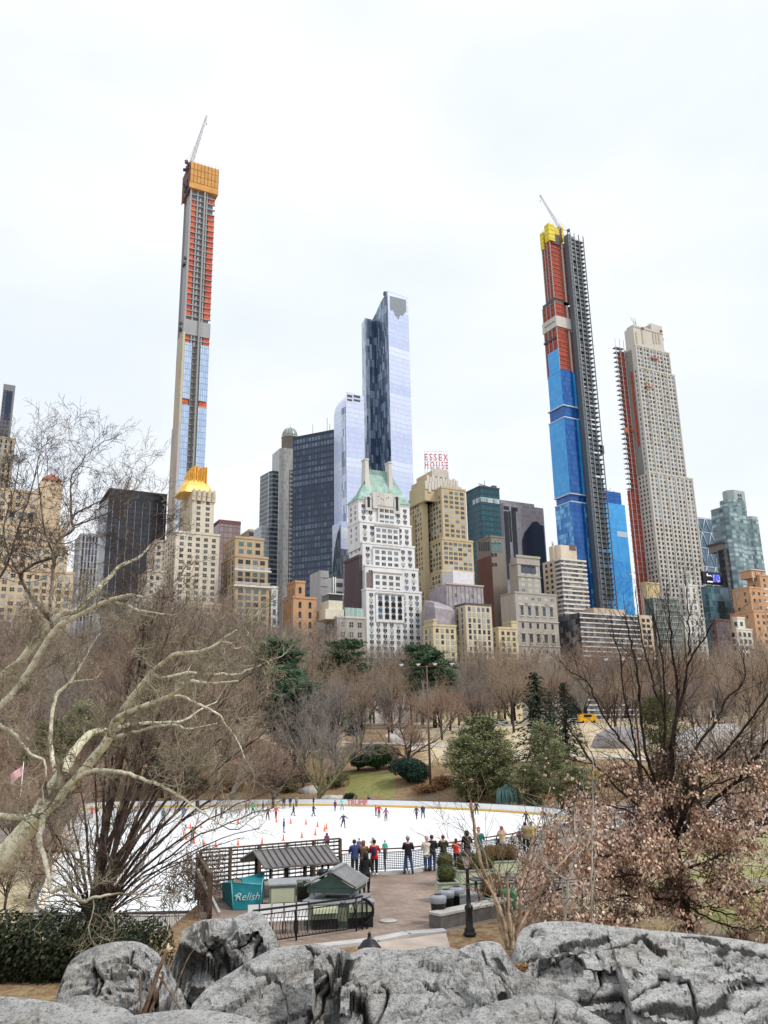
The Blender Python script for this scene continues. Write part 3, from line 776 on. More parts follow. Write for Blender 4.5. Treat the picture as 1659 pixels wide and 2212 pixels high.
fr = MB(); fr.box(2.0, 2.7, 1.22, 1.245, .25, top-.25); part(fr, 'hatch_opening', [pmat('unlit_interior', (.008, .008, .008), .6)], root)
bench = MB(); bench.box(.1, 1.2, -.6, -.3, .32, .36)
for x in (.2, 1.1): bench.box(x-.03, x+.03, -.55, -.35, 0, .32)
bo = single(bench, 'bench', [wood_d], 'low dark wooden bench in front of the cream panelled counter', 'bench', None, (C0.x, C0.y, TERR), R(9))

# square kiosk with ridged roof and round vent
P1 = at(688, 1921, 33.2)
ctr = at(727, 1905, 34.6)
root = thing('square_kiosk', 'small square kiosk with grey ridged gable roof and a round black roof vent', 'kiosk', (ctr.x, ctr.y, TERR), R(-14))
ez = P1.z-TERR; rz = at(703, 1873, 35.2).z-TERR+.05
rf = MB(); hw, hd = 1.0, .9
rx0, rx1 = -.25, .35
def slope(x0, x1, z0, z1, mb):
    mb.face([(x0,-hd,z0),(x1,-hd-.0,z1),(x1,hd,z1),(x0,hd,z0)]); mb.face([(x0,-hd,z0-.06),(x0,hd,z0-.06),(x1,hd,z1-.06),(x1,-hd,z1-.06)])
slope(-hw, .05, ez, rz, rf); slope(hw+.05, .05, ez, rz, rf)
roof = part(rf, 'roof', [zinc_l], root)
sm_ = MB()
for i in range(13):
    y = -hd+2*hd*i/12
    sm_.bar((-hw, y, ez+.02), (.05, y, rz+.02), .04, .05); sm_.bar((hw+.05, y, ez+.02), (.05, y, rz+.02), .04, .05)
part(sm_, 'roof_rib', [pmat('pale_rib_metal', (.42, .42, .42), .5, .2)], roof)
q = MB(); q.bar((.05, -hd-.05, rz+.05), (.05, hd+.05, rz+.05), .2, .05); part(q, 'ridge_cap', [zinc_l], roof)
q = MB(); q.lathe([(.05, 0), (.13, .02), (.09, .1), (.1, .12), (.2, .17), (.22, .26), (.18, .34), (.07, .38), (.01, .39)], (-.42, -.5, lerp(ez, rz, .45)-.05), 14)
part(q, 'roof_vent', [iron], roof)
q = MB(); q.face([(-hw+.1,-hd+.04,ez-.06),(hw-.05,-hd+.04,ez-.06),(.05,-hd+.04,rz-.08)]); q.face([(-hw+.1,hd-.04,ez-.06),(.05,hd-.04,rz-.08),(hw-.05,hd-.04,ez-.06)])
q.box(-hw+.1, hw-.05, -hd+.03, -hd+.1, ez-.24, ez-.07); q.box(hw-.12, hw-.05, -hd+.1, hd-.05, ez-.24, ez-.07); q.box(-hw+.1, -hw+.17, -hd+.1, hd-.05, ez-.24, ez-.07)
part(q, 'gable', [pmat('dark_green_paint', (.05, .09, .075), .5)], root)
for x in (-hw+.3, hw-.25):
    for y in (-hd+.25, hd-.25):
        q = MB(); q.tube([(x, y, 0), (x, y, ez-.05)], .04, 8); part(q, 'post', [zinc_l if y < 0 else iron], root)
ct = MB(); ct.box(-.95, 1.15, -1.05, -.55, 0, .82); ct.box(-.95, -.5, -.55, .7, 0, .82); ct.box(.75, 1.15, -.55, .7, 0, .82); ct.box(-.5, .75, .25, .7, 0, .82)
part(ct, 'counter', [sage], root)
ct = MB(); ct.box(-.85, -.1, -1.062, -1.05, .2, .66); ct.box(.05, 1.02, -1.062, -1.05, .2, .66); ct.box(-.962, -.95, -.9, .6, .2, .66); part(ct, 'counter_panel', [cream_p], root)
ct = MB(); ct.box(-1.0, 1.2, -1.1, -.5, .825, .87); ct.box(-1.0, -.45, -.499, .75, .825, .87); ct.box(.7, 1.2, -.499, .75, .825, .87); ct.box(-.449, .699, .2, .75, .825, .87)
part(ct, 'counter_top', [zinc_l], root)
# drinks fridge and cabinets below, behind the near railing
Q = at_z(722, 2014, TERR)
for k, (dx, lab) in enumerate(((-.85, 'sage and cream serving cabinet with dark base behind the black railing'), (.45, 'sage and cream serving cabinet next to the curved end of the railing'))):
    r2 = thing('serving_cabinet', lab, 'cabinet', (Q.x+dx, Q.y+.35+.15*k, TERR), R(9), 'serving cabinets in front of the square kiosk')
    q = MB(); q.box(0, 1.0, 0, .6, .35, .85); part(q, 'cabinet', [sage], r2)
    q = MB(); q.loft([[(x, -.03-.14*math.sin(a), .55+.3*math.cos(a)*1.0) for x in (.06, .94)]+[(x, .0, .55+.3*math.cos(a)) for x in (.94, .06)] for a in (0.05, .5, 1.0, 1.5)], 0); part(q, 'cream_front', [cream_p], r2)
    q = MB(); q.box(.04, .96, .04, .6, 0, .345); part(q, 'dark_base', [iron], r2)
    q = MB(); q.box(-.04, 1.04, -.1, .64, .85, .89); part(q, 'cabinet_top', [zinc_l], r2)

# teal awning booth
teal = pmat('teal_canvas', (.0, .17, .21), .7, var=.18, scale=1.5, bmp=.3)
lt_teal = pmat('light_teal_tube', (.12, .42, .45), .6)
T = {k: at(*v) for k, v in dict(a=(479,1908,39.4), b=(571,1885,40), c=(566,1911,37.4), d=(500,1906,37.3), e=(563,1958,36.9), f=(503,1958,36.9), g=(571,1950,39.8), h=(481,1950,39.2)).items()}
O = Vector((T['f'].x, T['f'].y, TERR)); r3 = thing('awning_booth', 'teal canvas awning booth with white script lettering beside the cream counter', 'awning booth', O)
L_ = {k: v-O for k, v in T.items()}
def sheet3(pts, th=.03):
    q = MB(); pts = [Vector(p) for p in pts]; n_ = (pts[1]-pts[0]).cross(pts[2]-pts[0]).normalized()*th
    q.face(pts); q.face([p-n_ for p in pts][::-1])
    for i in range(len(pts)):
        a, b = pts[i], pts[(i+1) % len(pts)]; q.face([a, a-n_, b-n_, b])
    return q
part(sheet3([L_['d'], L_['c'], L_['b'], L_['a']]), 'canopy', [teal], r3)
fr_ = part(sheet3([Vector((L_['f'].x, L_['f'].y, .02)), Vector((L_['e'].x, L_['e'].y, .02)), L_['c'], L_['d']]), 'front_panel', [teal], r3)
part(sheet3([Vector((L_['e'].x, L_['e'].y, .02)), Vector((L_['g'].x, L_['g'].y, .02)), L_['b'], L_['c']]), 'side_panel', [teal], r3)
part(sheet3([Vector((L_['h'].x, L_['h'].y, .02)), Vector((L_['f'].x, L_['f'].y, .02)), L_['d'], L_['a']]), 'side_panel', [teal], r3)
q = MB()
for a, b in (('a','b'),('d','c'),('a','d'),('b','c'),('c','e'),('d','f')): q.tube([L_[a], L_[b]], .025, 6)
q.tube([L_['a'], (L_['c']+L_['b'])/2], .02, 6)
part(q, 'frame', [lt_teal], r3)
me = text_mesh('Relish', .42, 'lettering', .008, .35); me.materials.append(pmat('pale_aqua_paint', (.55, .75, .72), .6, bmp=0))
mid = (T['d']*.42+T['c']*.58+T['e']*.5+T['f']*.45)/1.95; 
pa, pb = T['d'], T['c']; yaw = math.atan2(pb.y-pa.y, pb.x-pa.x)
pf = Vector((T['f'].x, T['f'].y, 0)); pe = Vector((T['e'].x, T['e'].y, 0))
def on_front(px, py):
    n_ = (T['c']-T['d']).cross(Vector((T['f'].x, T['f'].y, TERR))-T['d']).normalized(); d = ray(px, py); t = (T['d']-CAM).dot(n_)/d.dot(n_); return CAM+d*t
pc = on_front(534, 1944); o = obj('lettering', me, r3, pc-O+Vector((0, -.05, 0))); o.rotation_euler = (R(90), 0, yaw)
q = MB(); q.lathe([(.01, 0), (.07, .01), (.07, .03), (.01, .04)], (0, 0, 0), 14); em = part(q, 'emblem', [pmat('pale_aqua_paint', (.55, .75, .72), .6, bmp=0)], r3, None, None, on_front(511, 1936)-O+Vector((0, -.03, 0))); em.rotation_euler = (R(90), 0, yaw)
for px in (504, 516):
    p = at(px, 1945, 29.0); 
p = at_z(511, 1962, TERR)
rb = thing('sign_board', 'narrow pink and tan poster stand with black frame in front of the teal booth', 'poster stand', (p.x, p.y, TERR), R(9))
q = MB(); 
for a, b in (((-.18,0,0),(-.18,0,1.15)),((.18,0,0),(.18,0,1.1)),((-.18,0,1.15),(.18,0,1.1)),((-.18,0,.1),(.18,0,.1))): q.bar(a, b, .03, .03)
part(q, 'frame', [iron], rb); q = MB(); q.box(-.16, .16, -.01, .01, .12, 1.08); part(q, 'poster', [pmat('tan_poster', (.5, .3, .2), .6, var=.4, scale=5)], rb)
# leaning timber edge beside the vines
p0 = at(427, 1880, 37.6); p1 = at(474, 1975, 34.8)
q = MB(); q.bar(p0, p1, .1, .16); single(q, 'timber_brace', [pmat('grey_timber', (.36, .34, .32), .8, var=.2)], 'grey slanting timber edge between the vines and the teal booth', 'timber')
# near railing with curved end
zr = TERR
pts = [at_z(x, y, zr) for x, y in ((545, 2046), (640, 2032), (770, 2012), (783, 2008))]
base = [(p.x, p.y) for p in pts]
near = railing('curved_railing', 'black bowed iron railing with a rounded end in front of the kiosks', base, zr, 1.12, 1.6, .22, False, iron, .08)
e = Vector((base[-1][0]-base[0][0], base[-1][1]-base[0][1], 0)); q = MB()
for k in range(6):
    dz = .08*k; q.tube([e+Vector((.42*math.sin(a)*(1-k*.05), .18*k*.2, .62+.42*math.cos(a)*(1-k*.04))) for a in [i*math.pi/9 for i in range(10)]], .03 if k in (0, 5) else .012, 5)
q.tube([e+Vector((0, 0, 0)), e+Vector((0, 0, 1.05))], .04, 6); q.tube([e+Vector((.16, .1, 0)), e+Vector((.16, .1, 1.05))], .04, 6)
part(q, 'rounded_end', [iron], near)
# stacked white chairs row behind it
pc = at_z(600, 2018, zr)
r4 = None
for i in range(5):
    if i == 0:
        r5 = thing('garden_chair', 'white slatted chair in the row behind the black railing', 'chair', (pc.x-.9, pc.y, zr), R(8), 'white chairs lined up behind the black railing')
        sb = MB(); sb.box(-.19, .19, -.2, .2, .43, .46); part(sb, 'seat', [white_board], r5)
        sb = MB(); sb.box(-.19, .19, .17, .2, .5, .95); part(sb, 'backrest', [white_board], r5)
        for sx in (-.17, .17):
            for sy in (-.17, .17): sb = MB(); sb.box(sx-.015, sx+.015, sy-.015, sy+.015, 0, .43); part(sb, 'leg', [iron], r5)
        ks = kids(r5)
    else:
        copy_thing(r5, ks, (pc.x-.9+.44*i, pc.y+.06*i, zr), R(8))

# ---------------------------------------------------------------- planters, bins, bench, lamp, tables
boxwood = pmat('boxwood_leaf', (.06, .075, .018), .8, var=.5, scale=9, bmp=.4)
boxwood_b = pmat('bronzed_boxwood_leaf', (.13, .085, .025), .8, var=.5, scale=9, bmp=.4)
def leaf_ball(mb, c, rx, ry, rz, n, size, rng, mi=0):
    for i in range(n):
        d = Vector((rng.gauss(0, 1), rng.gauss(0, 1), rng.gauss(0, 1))).normalized()
        k = rng.uniform(.78, 1.03); p = Vector(c)+Vector((d.x*rx*k, d.y*ry*k, d.z*rz*k))
        a = (d+Vector((rng.uniform(-.7, .7), rng.uniform(-.7, .7), rng.uniform(-.7, .7)))).normalized(); u = a.orthogonal().normalized()*size; v = a.cross(u).normalized()*size*.6
        mb.face([p-u, p+v, p+u, p-v], mi)
def planter(px, py, w, d, h, ang, label, ballr, mat, nb=1, z=TERR):
    p = at_z(px, py, z); r_ = thing('planter', label, 'planter', (p.x, p.y, z), ang, 'sage and cream planters of clipped boxwood on the terrace')
    q = MB(); q.box(-w/2, w/2, -d/2, d/2, .06, h-.05); q.box(-w/2-.04, w/2+.04, -d/2-.04, d/2+.04, h-.05, h); q.box(-w/2-.02, w/2+.02, -d/2-.02, d/2+.02, .0, .06)
    part(q, 'box', [pmat('planter_sage', (.38, .44, .36), .6, var=.08)], r_)
    q = MB(); q.box(-w/2+.1, w/2-.1, -d/2-.015, -d/2, .16, h-.14); q.box(-w/2-.015, -w/2, -d/2+.1, d/2-.1, .16, h-.14); q.box(w/2, w/2+.015, -d/2+.1, d/2-.1, .16, h-.14)
    part(q, 'panel', [cream_p], r_)
    q = MB(); q.box(-w/2+.05, w/2-.05, -d/2+.05, d/2-.05, h, h+.015); part(q, 'soil', [pmat('soil', (.03, .022, .018), .95)], r_)
    q = MB(); rg = random.Random(px)
    for k in range(nb):
        cx = 0 if nb == 1 else lerp(-w/2+ballr*.9, w/2-ballr*.9, k/(nb-1))
        q.lathe([(.05, -ballr*.75), (ballr*.8, -ballr*.45), (ballr*.88, 0), (ballr*.7, ballr*.6), (.03, ballr*.86)], (cx, 0, h+ballr*.72), 10, 0)
        leaf_ball(q, (cx, 0, h+ballr*.72), ballr, ballr*.95, ballr, 1500, .035, rg)
    part(q, 'boxwood', [mat], r_)
planter(963, 1911, .75, .75, .72, R(8), 'small sage planter with a dark round boxwood, behind the other small one', .42, boxwood)
planter(966, 1946, .85, .85, .78, R(8), 'small sage planter with a round boxwood standing behind the black bins', .40, boxwood)
planter(1028, 1913, 1.75, .75, .74, R(8), 'long sage planter of green boxwood right of the black lamp post', .40, boxwood, 3)
planter(1082, 1892, 1.75, .75, .74, R(10), 'long sage planter of bronzed boxwood beside the oak leaves', .42, boxwood_b, 3)
planter(1064, 1953, .8, .8, .3, R(10), 'low planter with bronzed round boxwood between the picnic tables', .5, boxwood_b)
bag_m, nt, b = nmat('clear_plastic_liner'); b.inputs['Base Color'].default_value = (.35, .37, .42, 1); b.inputs['Roughness'].default_value = .2; bump(nt, b, nz(nt, 30, 4), .8, .02)
def bin_(px, py, label, h=.95):
    p = at_z(px, py, TERR); r_ = thing('litter_bin', label, 'litter bin', (p.x, p.y, TERR), 0, 'black litter bins at the end of the stone bench')
    q = MB(); q.lathe([(.22, 0), (.24, .05), (.29, h-.05), (.3, h)], (0, 0, 0), 16); part(q, 'barrel', [pmat('black_plastic', (.012, .012, .014), .4)], r_)
    q = MB(); q.lathe([(.31, h-.22), (.32, h-.05), (.30, h+.02), (.19, h+.03), (.17, h+.06)], (0, 0, 0), 18); part(q, 'liner', [bag_m], r_)
    q = MB(); q.lathe([(.02, h+.061), (.16, h+.062), (.16, h+.07), (.02, h+.07)], (0, 0, 0), 14); part(q, 'mouth', [iron], r_)
bin_(948, 1996, 'black litter bin with clear liner, nearest the brick walkway')
bin_(966, 1983, 'black litter bin with clear liner, in the middle of the three')
bin_(988, 1976, 'black litter bin with clear liner, beside the black lamp post')
p = at_z(1010, 1976, TERR)
q = MB(); q.box(-.35, .35, -.3, .3, 0, .72); q.box(-.38, .38, -.33, .33, .72, .78); single(q, 'storage_box', [pmat('grey_plastic', (.3, .3, .31), .7, var=.2)], 'grey box covered with a pale plastic sheet right of the lamp post', 'storage box', None, (p.x, p.y, TERR), R(8))
# stone bench wall
p = at_z(952, 2009, TERR); e = at_z(1110, 1974, TERR)
ang, L = frame_xy(p, e); rs = thing('stone_bench', 'long low dark stone bench with pale top in front of the black bins', 'stone bench', (p.x, p.y, TERR), ang)
q = MB(); q.box(0, L, 0, .6, 0, .45); part(q, 'base', [pmat('dark_granite', (.13, .125, .12), .8, var=.3)], rs)
q = MB(); q.box(-.02, L+.02, -.03, .63, .45, .53); part(q, 'seat', [pmat('pale_granite', (.5, .48, .45), .8, var=.12)], rs)
# lamps
def lamp(p, label, h=2.9, name='lamp_post'):
    r_ = thing(name, label, 'street lamp', p); s = h/2.9
    q = MB(); q.lathe([(.24, 0), (.24, .05), (.17, .1), (.2, .16), (.13, .25), (.12, .75), (.14, .8), (.155, .86), (.14, .93), (.085, .97), (.075, 1.2), (.055, 2.1*s), (.08, 2.14*s), (.05, 2.2*s)], (0, 0, 0), 12)
    part(q, 'post', [iron], r_)
    t = 2.2*s
    q = MB(); q.lathe([(.08, t), (.1, t+.06), (.19, t+.4), (.2, t+.42)], (0, 0, 0), 8, 0, False); part(q, 'lantern_glass', [pmat('frosted_lantern_glass', (.55, .52, .45), .35, bmp=0)], r_)
    q = MB()
    for k in range(4):
        a = k*math.pi/2+.4; c_, s_ = math.cos(a), math.sin(a)
        q.tube([(.1*c_, .1*s_, t), (.17*c_, .17*s_, t+.1), (.25*c_, .25*s_, t+.3), (.22*c_, .22*s_, t+.43)], .016, 5)
    q.lathe([(.24, t+.42), (.25, t+.47), (.2, t+.52), (.14, t+.6), (.05, t+.64), (.03, t+.7), (.045, t+.72), (.005, t+.78)], (0, 0, 0), 12)
    part(q, 'lantern_cap', [iron], r_)
lp = at_z(1015, 2019, TERR); lamp(Vector((lp.x, lp.y, TERR)), 'black cast iron lamp post with lantern standing by the stone bench', 2.85)
lp = at(798, 2036, 19.0); lamp(Vector((lp.x, lp.y, lp.z-2.5)), 'black lamp of which only the lantern top shows over the rocks beside the curved railing', 2.55)
gran = pmat('dark_table_top', (.07, .07, .085), .35, var=.25)
def picnic(px, py, ang, label):
    p = at_z(px, py, TERR); r_ = thing('picnic_table', label, 'table', (p.x, p.y, TERR), ang, 'dark picnic tables on the terrace')
    q = MB(); q.box(-.75, .75, -.4, .4, .72, .77); part(q, 'table_top', [gran], r_)
    for sy in (-.75, .75): q = MB(); q.box(-.7, .7, sy-.14, sy+.14, .42, .46); part(q, 'seat', [gran], r_)
    for sx in (-.5, .5):
        q = MB(); q.tube([(sx, -.78, .42), (sx, -.7, .1), (sx, -.3, .04), (sx, -.1, .3), (sx, -.05, .72)], .03, 6); q.tube([(sx, .78, .42), (sx, .7, .1), (sx, .3, .04), (sx, .1, .3), (sx, .05, .72)], .03, 6)
        part(q, 'leg', [iron], r_)
picnic(1052, 1938, R(20), 'dark picnic table behind the sapling stems'); picnic(1093, 1940, R(15), 'dark picnic table behind the green sack')
picnic(1190, 1925, R(15), 'dark picnic table half hidden under the oak leaves')
p = at_z(1100, 1962, TERR); q = MB(); q.lathe([(.26, 0), (.3, .1), (.3, .5), (.33, .6), (.3, .68), (.1, .7)], (0, 0, 0), 14)
single(q, 'garbage_sack', [pmat('green_plastic', (.03, .3, .12), .4, var=.3)], 'bright green plastic sack beside the picnic tables', 'sack', None, (p.x, p.y, TERR))
q = MB(); q.lathe([(.3, 0), (.35, .02), (.33, .03), (.02, .035)], (0, 0, 0), 18); p = at_z(839, 1990, TERR)
single(q, 'manhole_cover', [pmat('pale_cover', (.45, .43, .4), .7)], 'small round pale cover set in the brick paving', 'cover', None, (p.x, p.y, TERR+.004))

# floodlight masts, flag pole
def mast(px, Y, pytop, label, arms=2.4):
    b_ = ground_at(px, Y); top = at(px, pytop, Y).z; r_ = thing('floodlight_mast', label, 'floodlight mast', b_); h = top-b_.z
    q = MB(); q.tube([(0, 0, 0), (0, 0, h)], [.22, .13], 8); q.bar((-arms/2, 0, h-.3), (arms/2, 0, h-.1), .12, .12); part(q, 'mast', [pmat('rusty_brown_steel', (.14, .075, .055), .7, var=.3)], r_)
    for k in range(4):
        x = lerp(-arms*.5, arms*.5, k/3); q = MB(); q.lathe([(.12, 0), (.42, .32), (.42, .36)], (x, -.25, h-.1), 10); part(q, 'floodlight', [white_board], r_)
mast(930, 150, 1437, 'tall rusty floodlight mast with white lamps standing in the trees beyond the ice', 9)
mast(1388, 150, 1425, 'floodlight mast with white lamps behind the crown of the oak', 9)
b_ = ground_at(38, 118); r_ = thing('flag_pole', 'white flag pole with a drooping red and white striped flag beyond the sycamore trunk', 'flag pole', b_)
h = at(40, 1648, 118).z-b_.z; q = MB(); q.tube([(0, 0, 0), (0, 0, h)], [.09, .05], 8); q.lathe([(.02, 0), (.1, .08), (.02, .16)], (0, 0, h), 8); part(q, 'pole', [white_board], r_)
fm, nt, b = nmat('striped_flag'); wv = nt.nodes.new('ShaderNodeTexWave'); wv.bands_direction = 'Y'; wv.inputs['Scale'].default_value = 2.2; tc = nt.nodes.new('ShaderNodeTexCoord'); nt.links.new(tc.outputs['UV'], wv.inputs[0])
nt.links.new(ramp(nt, wv.outputs[0], [(.45, (.6, .05, .06)), (.55, (.75, .72, .72))]), b.inputs['Base Color'])
q = MB()
for i in range(8):
    for j in range(6):
        def fp(i, j): t = i/8; return (-t*1.6, .25*math.sin(t*6+j*.4), h-.2-j*.22-t*1.3-.15*t*j*.3)
        q.face([fp(i, j), fp(i+1, j), fp(i+1, j+1), fp(i, j+1)], 0, [(i/8, j/6), (i/8+.125, j/6), (i/8+.125, j/6+.167), (i/8, j/6+.167)], True)
part(q, 'flag', [fm], r_)
b_ = ground_at(97, 112); h = at(97, 1690, 112).z-b_.z; q = MB(); q.tube([(0, 0, 0), (0, 0, h)], [.08, .05], 8); q.lathe([(.02, 0), (.1, .08), (.02, .16)], (0, 0, h), 8)
single(q, 'flag_pole', [white_board], 'bare white pole without a flag beside the flag pole at the west end', 'flag pole', None, b_)

# far vehicles on the park road
def vehicle(px, py_y, Y, label, col, cat, L=4.6, H=1.5, name='parked_car', ang=0):
    p = ground_at(px, Y); r_ = thing(name, label, cat, p, ang); pm = pmat('paint_%s' % label[:12], col, .35, var=.03, bmp=0)
    van = H > 1.8
    prof = [(-L/2, .35), (-L/2, .85), (-L*.36, H*.62), (-L*.25, H), (L*.2, H), (L*.33, H*.62), (L/2, .8), (L/2, .35)] if not van else [(-L/2, .35), (-L/2, H*.95), (-L*.47, H), (L*.3, H), (L*.4, H*.6), (L/2, .95), (L/2, .35)]
    q = MB(); n_ = len(prof); 
    for i in range(n_):
        a, c_ = prof[i], prof[(i+1) % n_]; q.face([(a[0], -.9, a[1]), (a[0], .9, a[1]), (c_[0], .9, c_[1]), (c_[0], -.9, c_[1])])
    q.face([(a[0], -.9, a[1]) for a in prof][::-1]); q.face([(a[0], .9, a[1]) for a in prof]); part(q, 'body', [pm], r_)
    q = MB(); q.box(-L*.24, L*.18, -.915, -.905, H*.62, H*.92); part(q, 'window', [pmat('dark_glass', (.02, .025, .03), .1, bmp=0)], r_)
    for sx in (-L*.3, L*.3):
        for sy in (-.9, .8):
            q = MB(); q.tube([(sx, sy-.05, .35), (sx, sy+.15, .35)], .35, 12); part(q, 'wheel', [pmat('tyre', (.015,)*3, .8)], r_)
vehicle(1270, 0, 248, 'yellow van parked on the road beyond the meadow', (.8, .42, .02), 'van', 5.5, 2.6, 'parked_van', R(5))
vehicle(1240, 0, 250, 'white car parked on the road beyond the meadow, left of the yellow van', (.75, .75, .76), 'car', name='parked_car', ang=R(5))
vehicle(1083, 0, 256, 'white car seen between the bare trunks beyond the meadow', (.7, .7, .72), 'car', name='parked_car', ang=R(3))
# ---------------------------------------------------------------- buildings
TH = R(28)
def Yrow(px, base=385.): return base/(1-.53*(px-829.5)/1785)
def masonry(name, col, streak=.16):
    if name in _cache: return _cache[name]
    m, nt, b = nmat(name)
    f = nz(nt, .12, 6, .65, stretch=(1, 1, .25)); g_ = nz(nt, 1.1, 4, .6)
    c = ramp(nt, mth(nt, 'ADD', mth(nt, 'MULTIPLY', f, .6), mth(nt, 'MULTIPLY', g_, .4)), [(.32, tuple(v*(1-streak*1.6) for v in col)), (.52, col), (.7, tuple(min(1, v*(1+streak*.8)) for v in col))])
    nt.links.new(c, b.inputs['Base Color']); b.inputs['Roughness'].default_value = .9; b.inputs['Specular IOR Level'].default_value = .2
    _cache[name] = m; return m
def curtain(name, cw, ch, c1, c2, mull, tu=.08, tv=.06, sp=0., spc=None, metal=.3, rough=.12, vary=1., bw=.55, bands=None):
    """glazed facade: cw x ch metre panes whose tint varies pane by pane, mullions and spandrels; UVs are metres"""
    if name in _cache: return _cache[name]
    m, nt, b = nmat(name)
    tc = nt.nodes.new('ShaderNodeTexCoord'); sx = nt.nodes.new('ShaderNodeSeparateXYZ'); nt.links.new(tc.outputs['UV'], sx.inputs[0])
    u = mth(nt, 'DIVIDE', sx.outputs[0], cw); v = mth(nt, 'DIVIDE', sx.outputs[1], ch)
    cb = nt.nodes.new('ShaderNodeCombineXYZ'); nt.links.new(mth(nt, 'FLOOR', u), cb.inputs[0]); nt.links.new(mth(nt, 'FLOOR', v), cb.inputs[1])
    wn = nt.nodes.new('ShaderNodeTexWhiteNoise'); nt.links.new(cb.outputs[0], wn.inputs[0]); t = wn.outputs['Value']
    if bands:   # whole storeys that differ
        w2 = nt.nodes.new('ShaderNodeTexWhiteNoise'); w2.noise_dimensions = '1D'; nt.links.new(mth(nt, 'FLOOR', mth(nt, 'DIVIDE', sx.outputs[1], bands)), w2.inputs['W'])
        t = mth(nt, 'ADD', mth(nt, 'MULTIPLY', t, 1-bw), mth(nt, 'MULTIPLY', w2.outputs['Value'], bw))
    t = mth(nt, 'POWER', t, vary)
    c = mixc(nt, t, c1, c2)
    fu = mth(nt, 'FRACT', u); fv = mth(nt, 'FRACT', v)
    if sp: c = mixc(nt, mth(nt, 'LESS_THAN', fv, sp), c, spc)
    mk = mth(nt, 'MAXIMUM', mth(nt, 'LESS_THAN', fu, tu), mth(nt, 'LESS_THAN', fv, tv))
    c = mixc(nt, mk, c, mull)
    nt.links.new(c, b.inputs['Base Color']); b.inputs['Roughness'].default_value = rough
    mm = mth(nt, 'MULTIPLY', mth(nt, 'SUBTRACT', 1.0, mk), metal); nt.links.new(mm, b.inputs['Metallic'])
    bump(nt, b, nz(nt, .09, 2, .5), .02, 1.0)
    _cache[name] = m; return m
PANES = [pmat('window_glass_dark', (.02, .024, .03), .12, bmp=0), pmat('window_glass_grey', (.07, .085, .11), .12, bmp=0), pmat('window_glass_blue', (.14, .2, .27), .1, bmp=0), pmat('window_with_blind', (.42, .44, .43), .3, bmp=0), pmat('window_glass_green', (.10, .2, .2), .1, bmp=0)]
AC = pmat('air_conditioner', (.12, .12, .12), .6, bmp=0)
_wm = {}
def win_mesh(ww, wh, trim, style, v):
    k = (round(ww, 2), round(wh, 2), trim.name, style, v)
    if k in _wm: return _wm[k]
    q = MB(); t = .09*min(1, ww)
    q.box(-ww/2-t, ww/2+t, -.06, .25, -.14, wh+t, 0)
    q.box(-ww/2, ww/2, -.075, -.055, 0, wh, 1)
    if style in ('sash', 'ac', 'pair'): q.box(-ww/2, ww/2, -.10, -.076, wh*.5-.05, wh*.5+.05, 0)
    if style in ('pair', 'pairac', 'triple'):
        n = 3 if style == 'triple' else 2
        for i in range(1, n): q.box(-ww/2+ww*i/n-.06, -ww/2+ww*i/n+.06, -.11, -.076, 0, wh, 0)
    if style in ('ac', 'pairac'): q.box(-.38, .38, -.3, -.061, -.62, -.145, 2)
    if style == 'arch': q.lathe([(.01, 0), (ww/2, .01), (ww/2, .05), (.01, .06)], (0, 0, 0), 12, 1); q.v[-48:] = [(x, -.08-z, y+wh) for x, y, z in q.v[-48:]]
    me = q.mesh('window', [trim, PANES[v], AC]); _wm[k] = me; return me

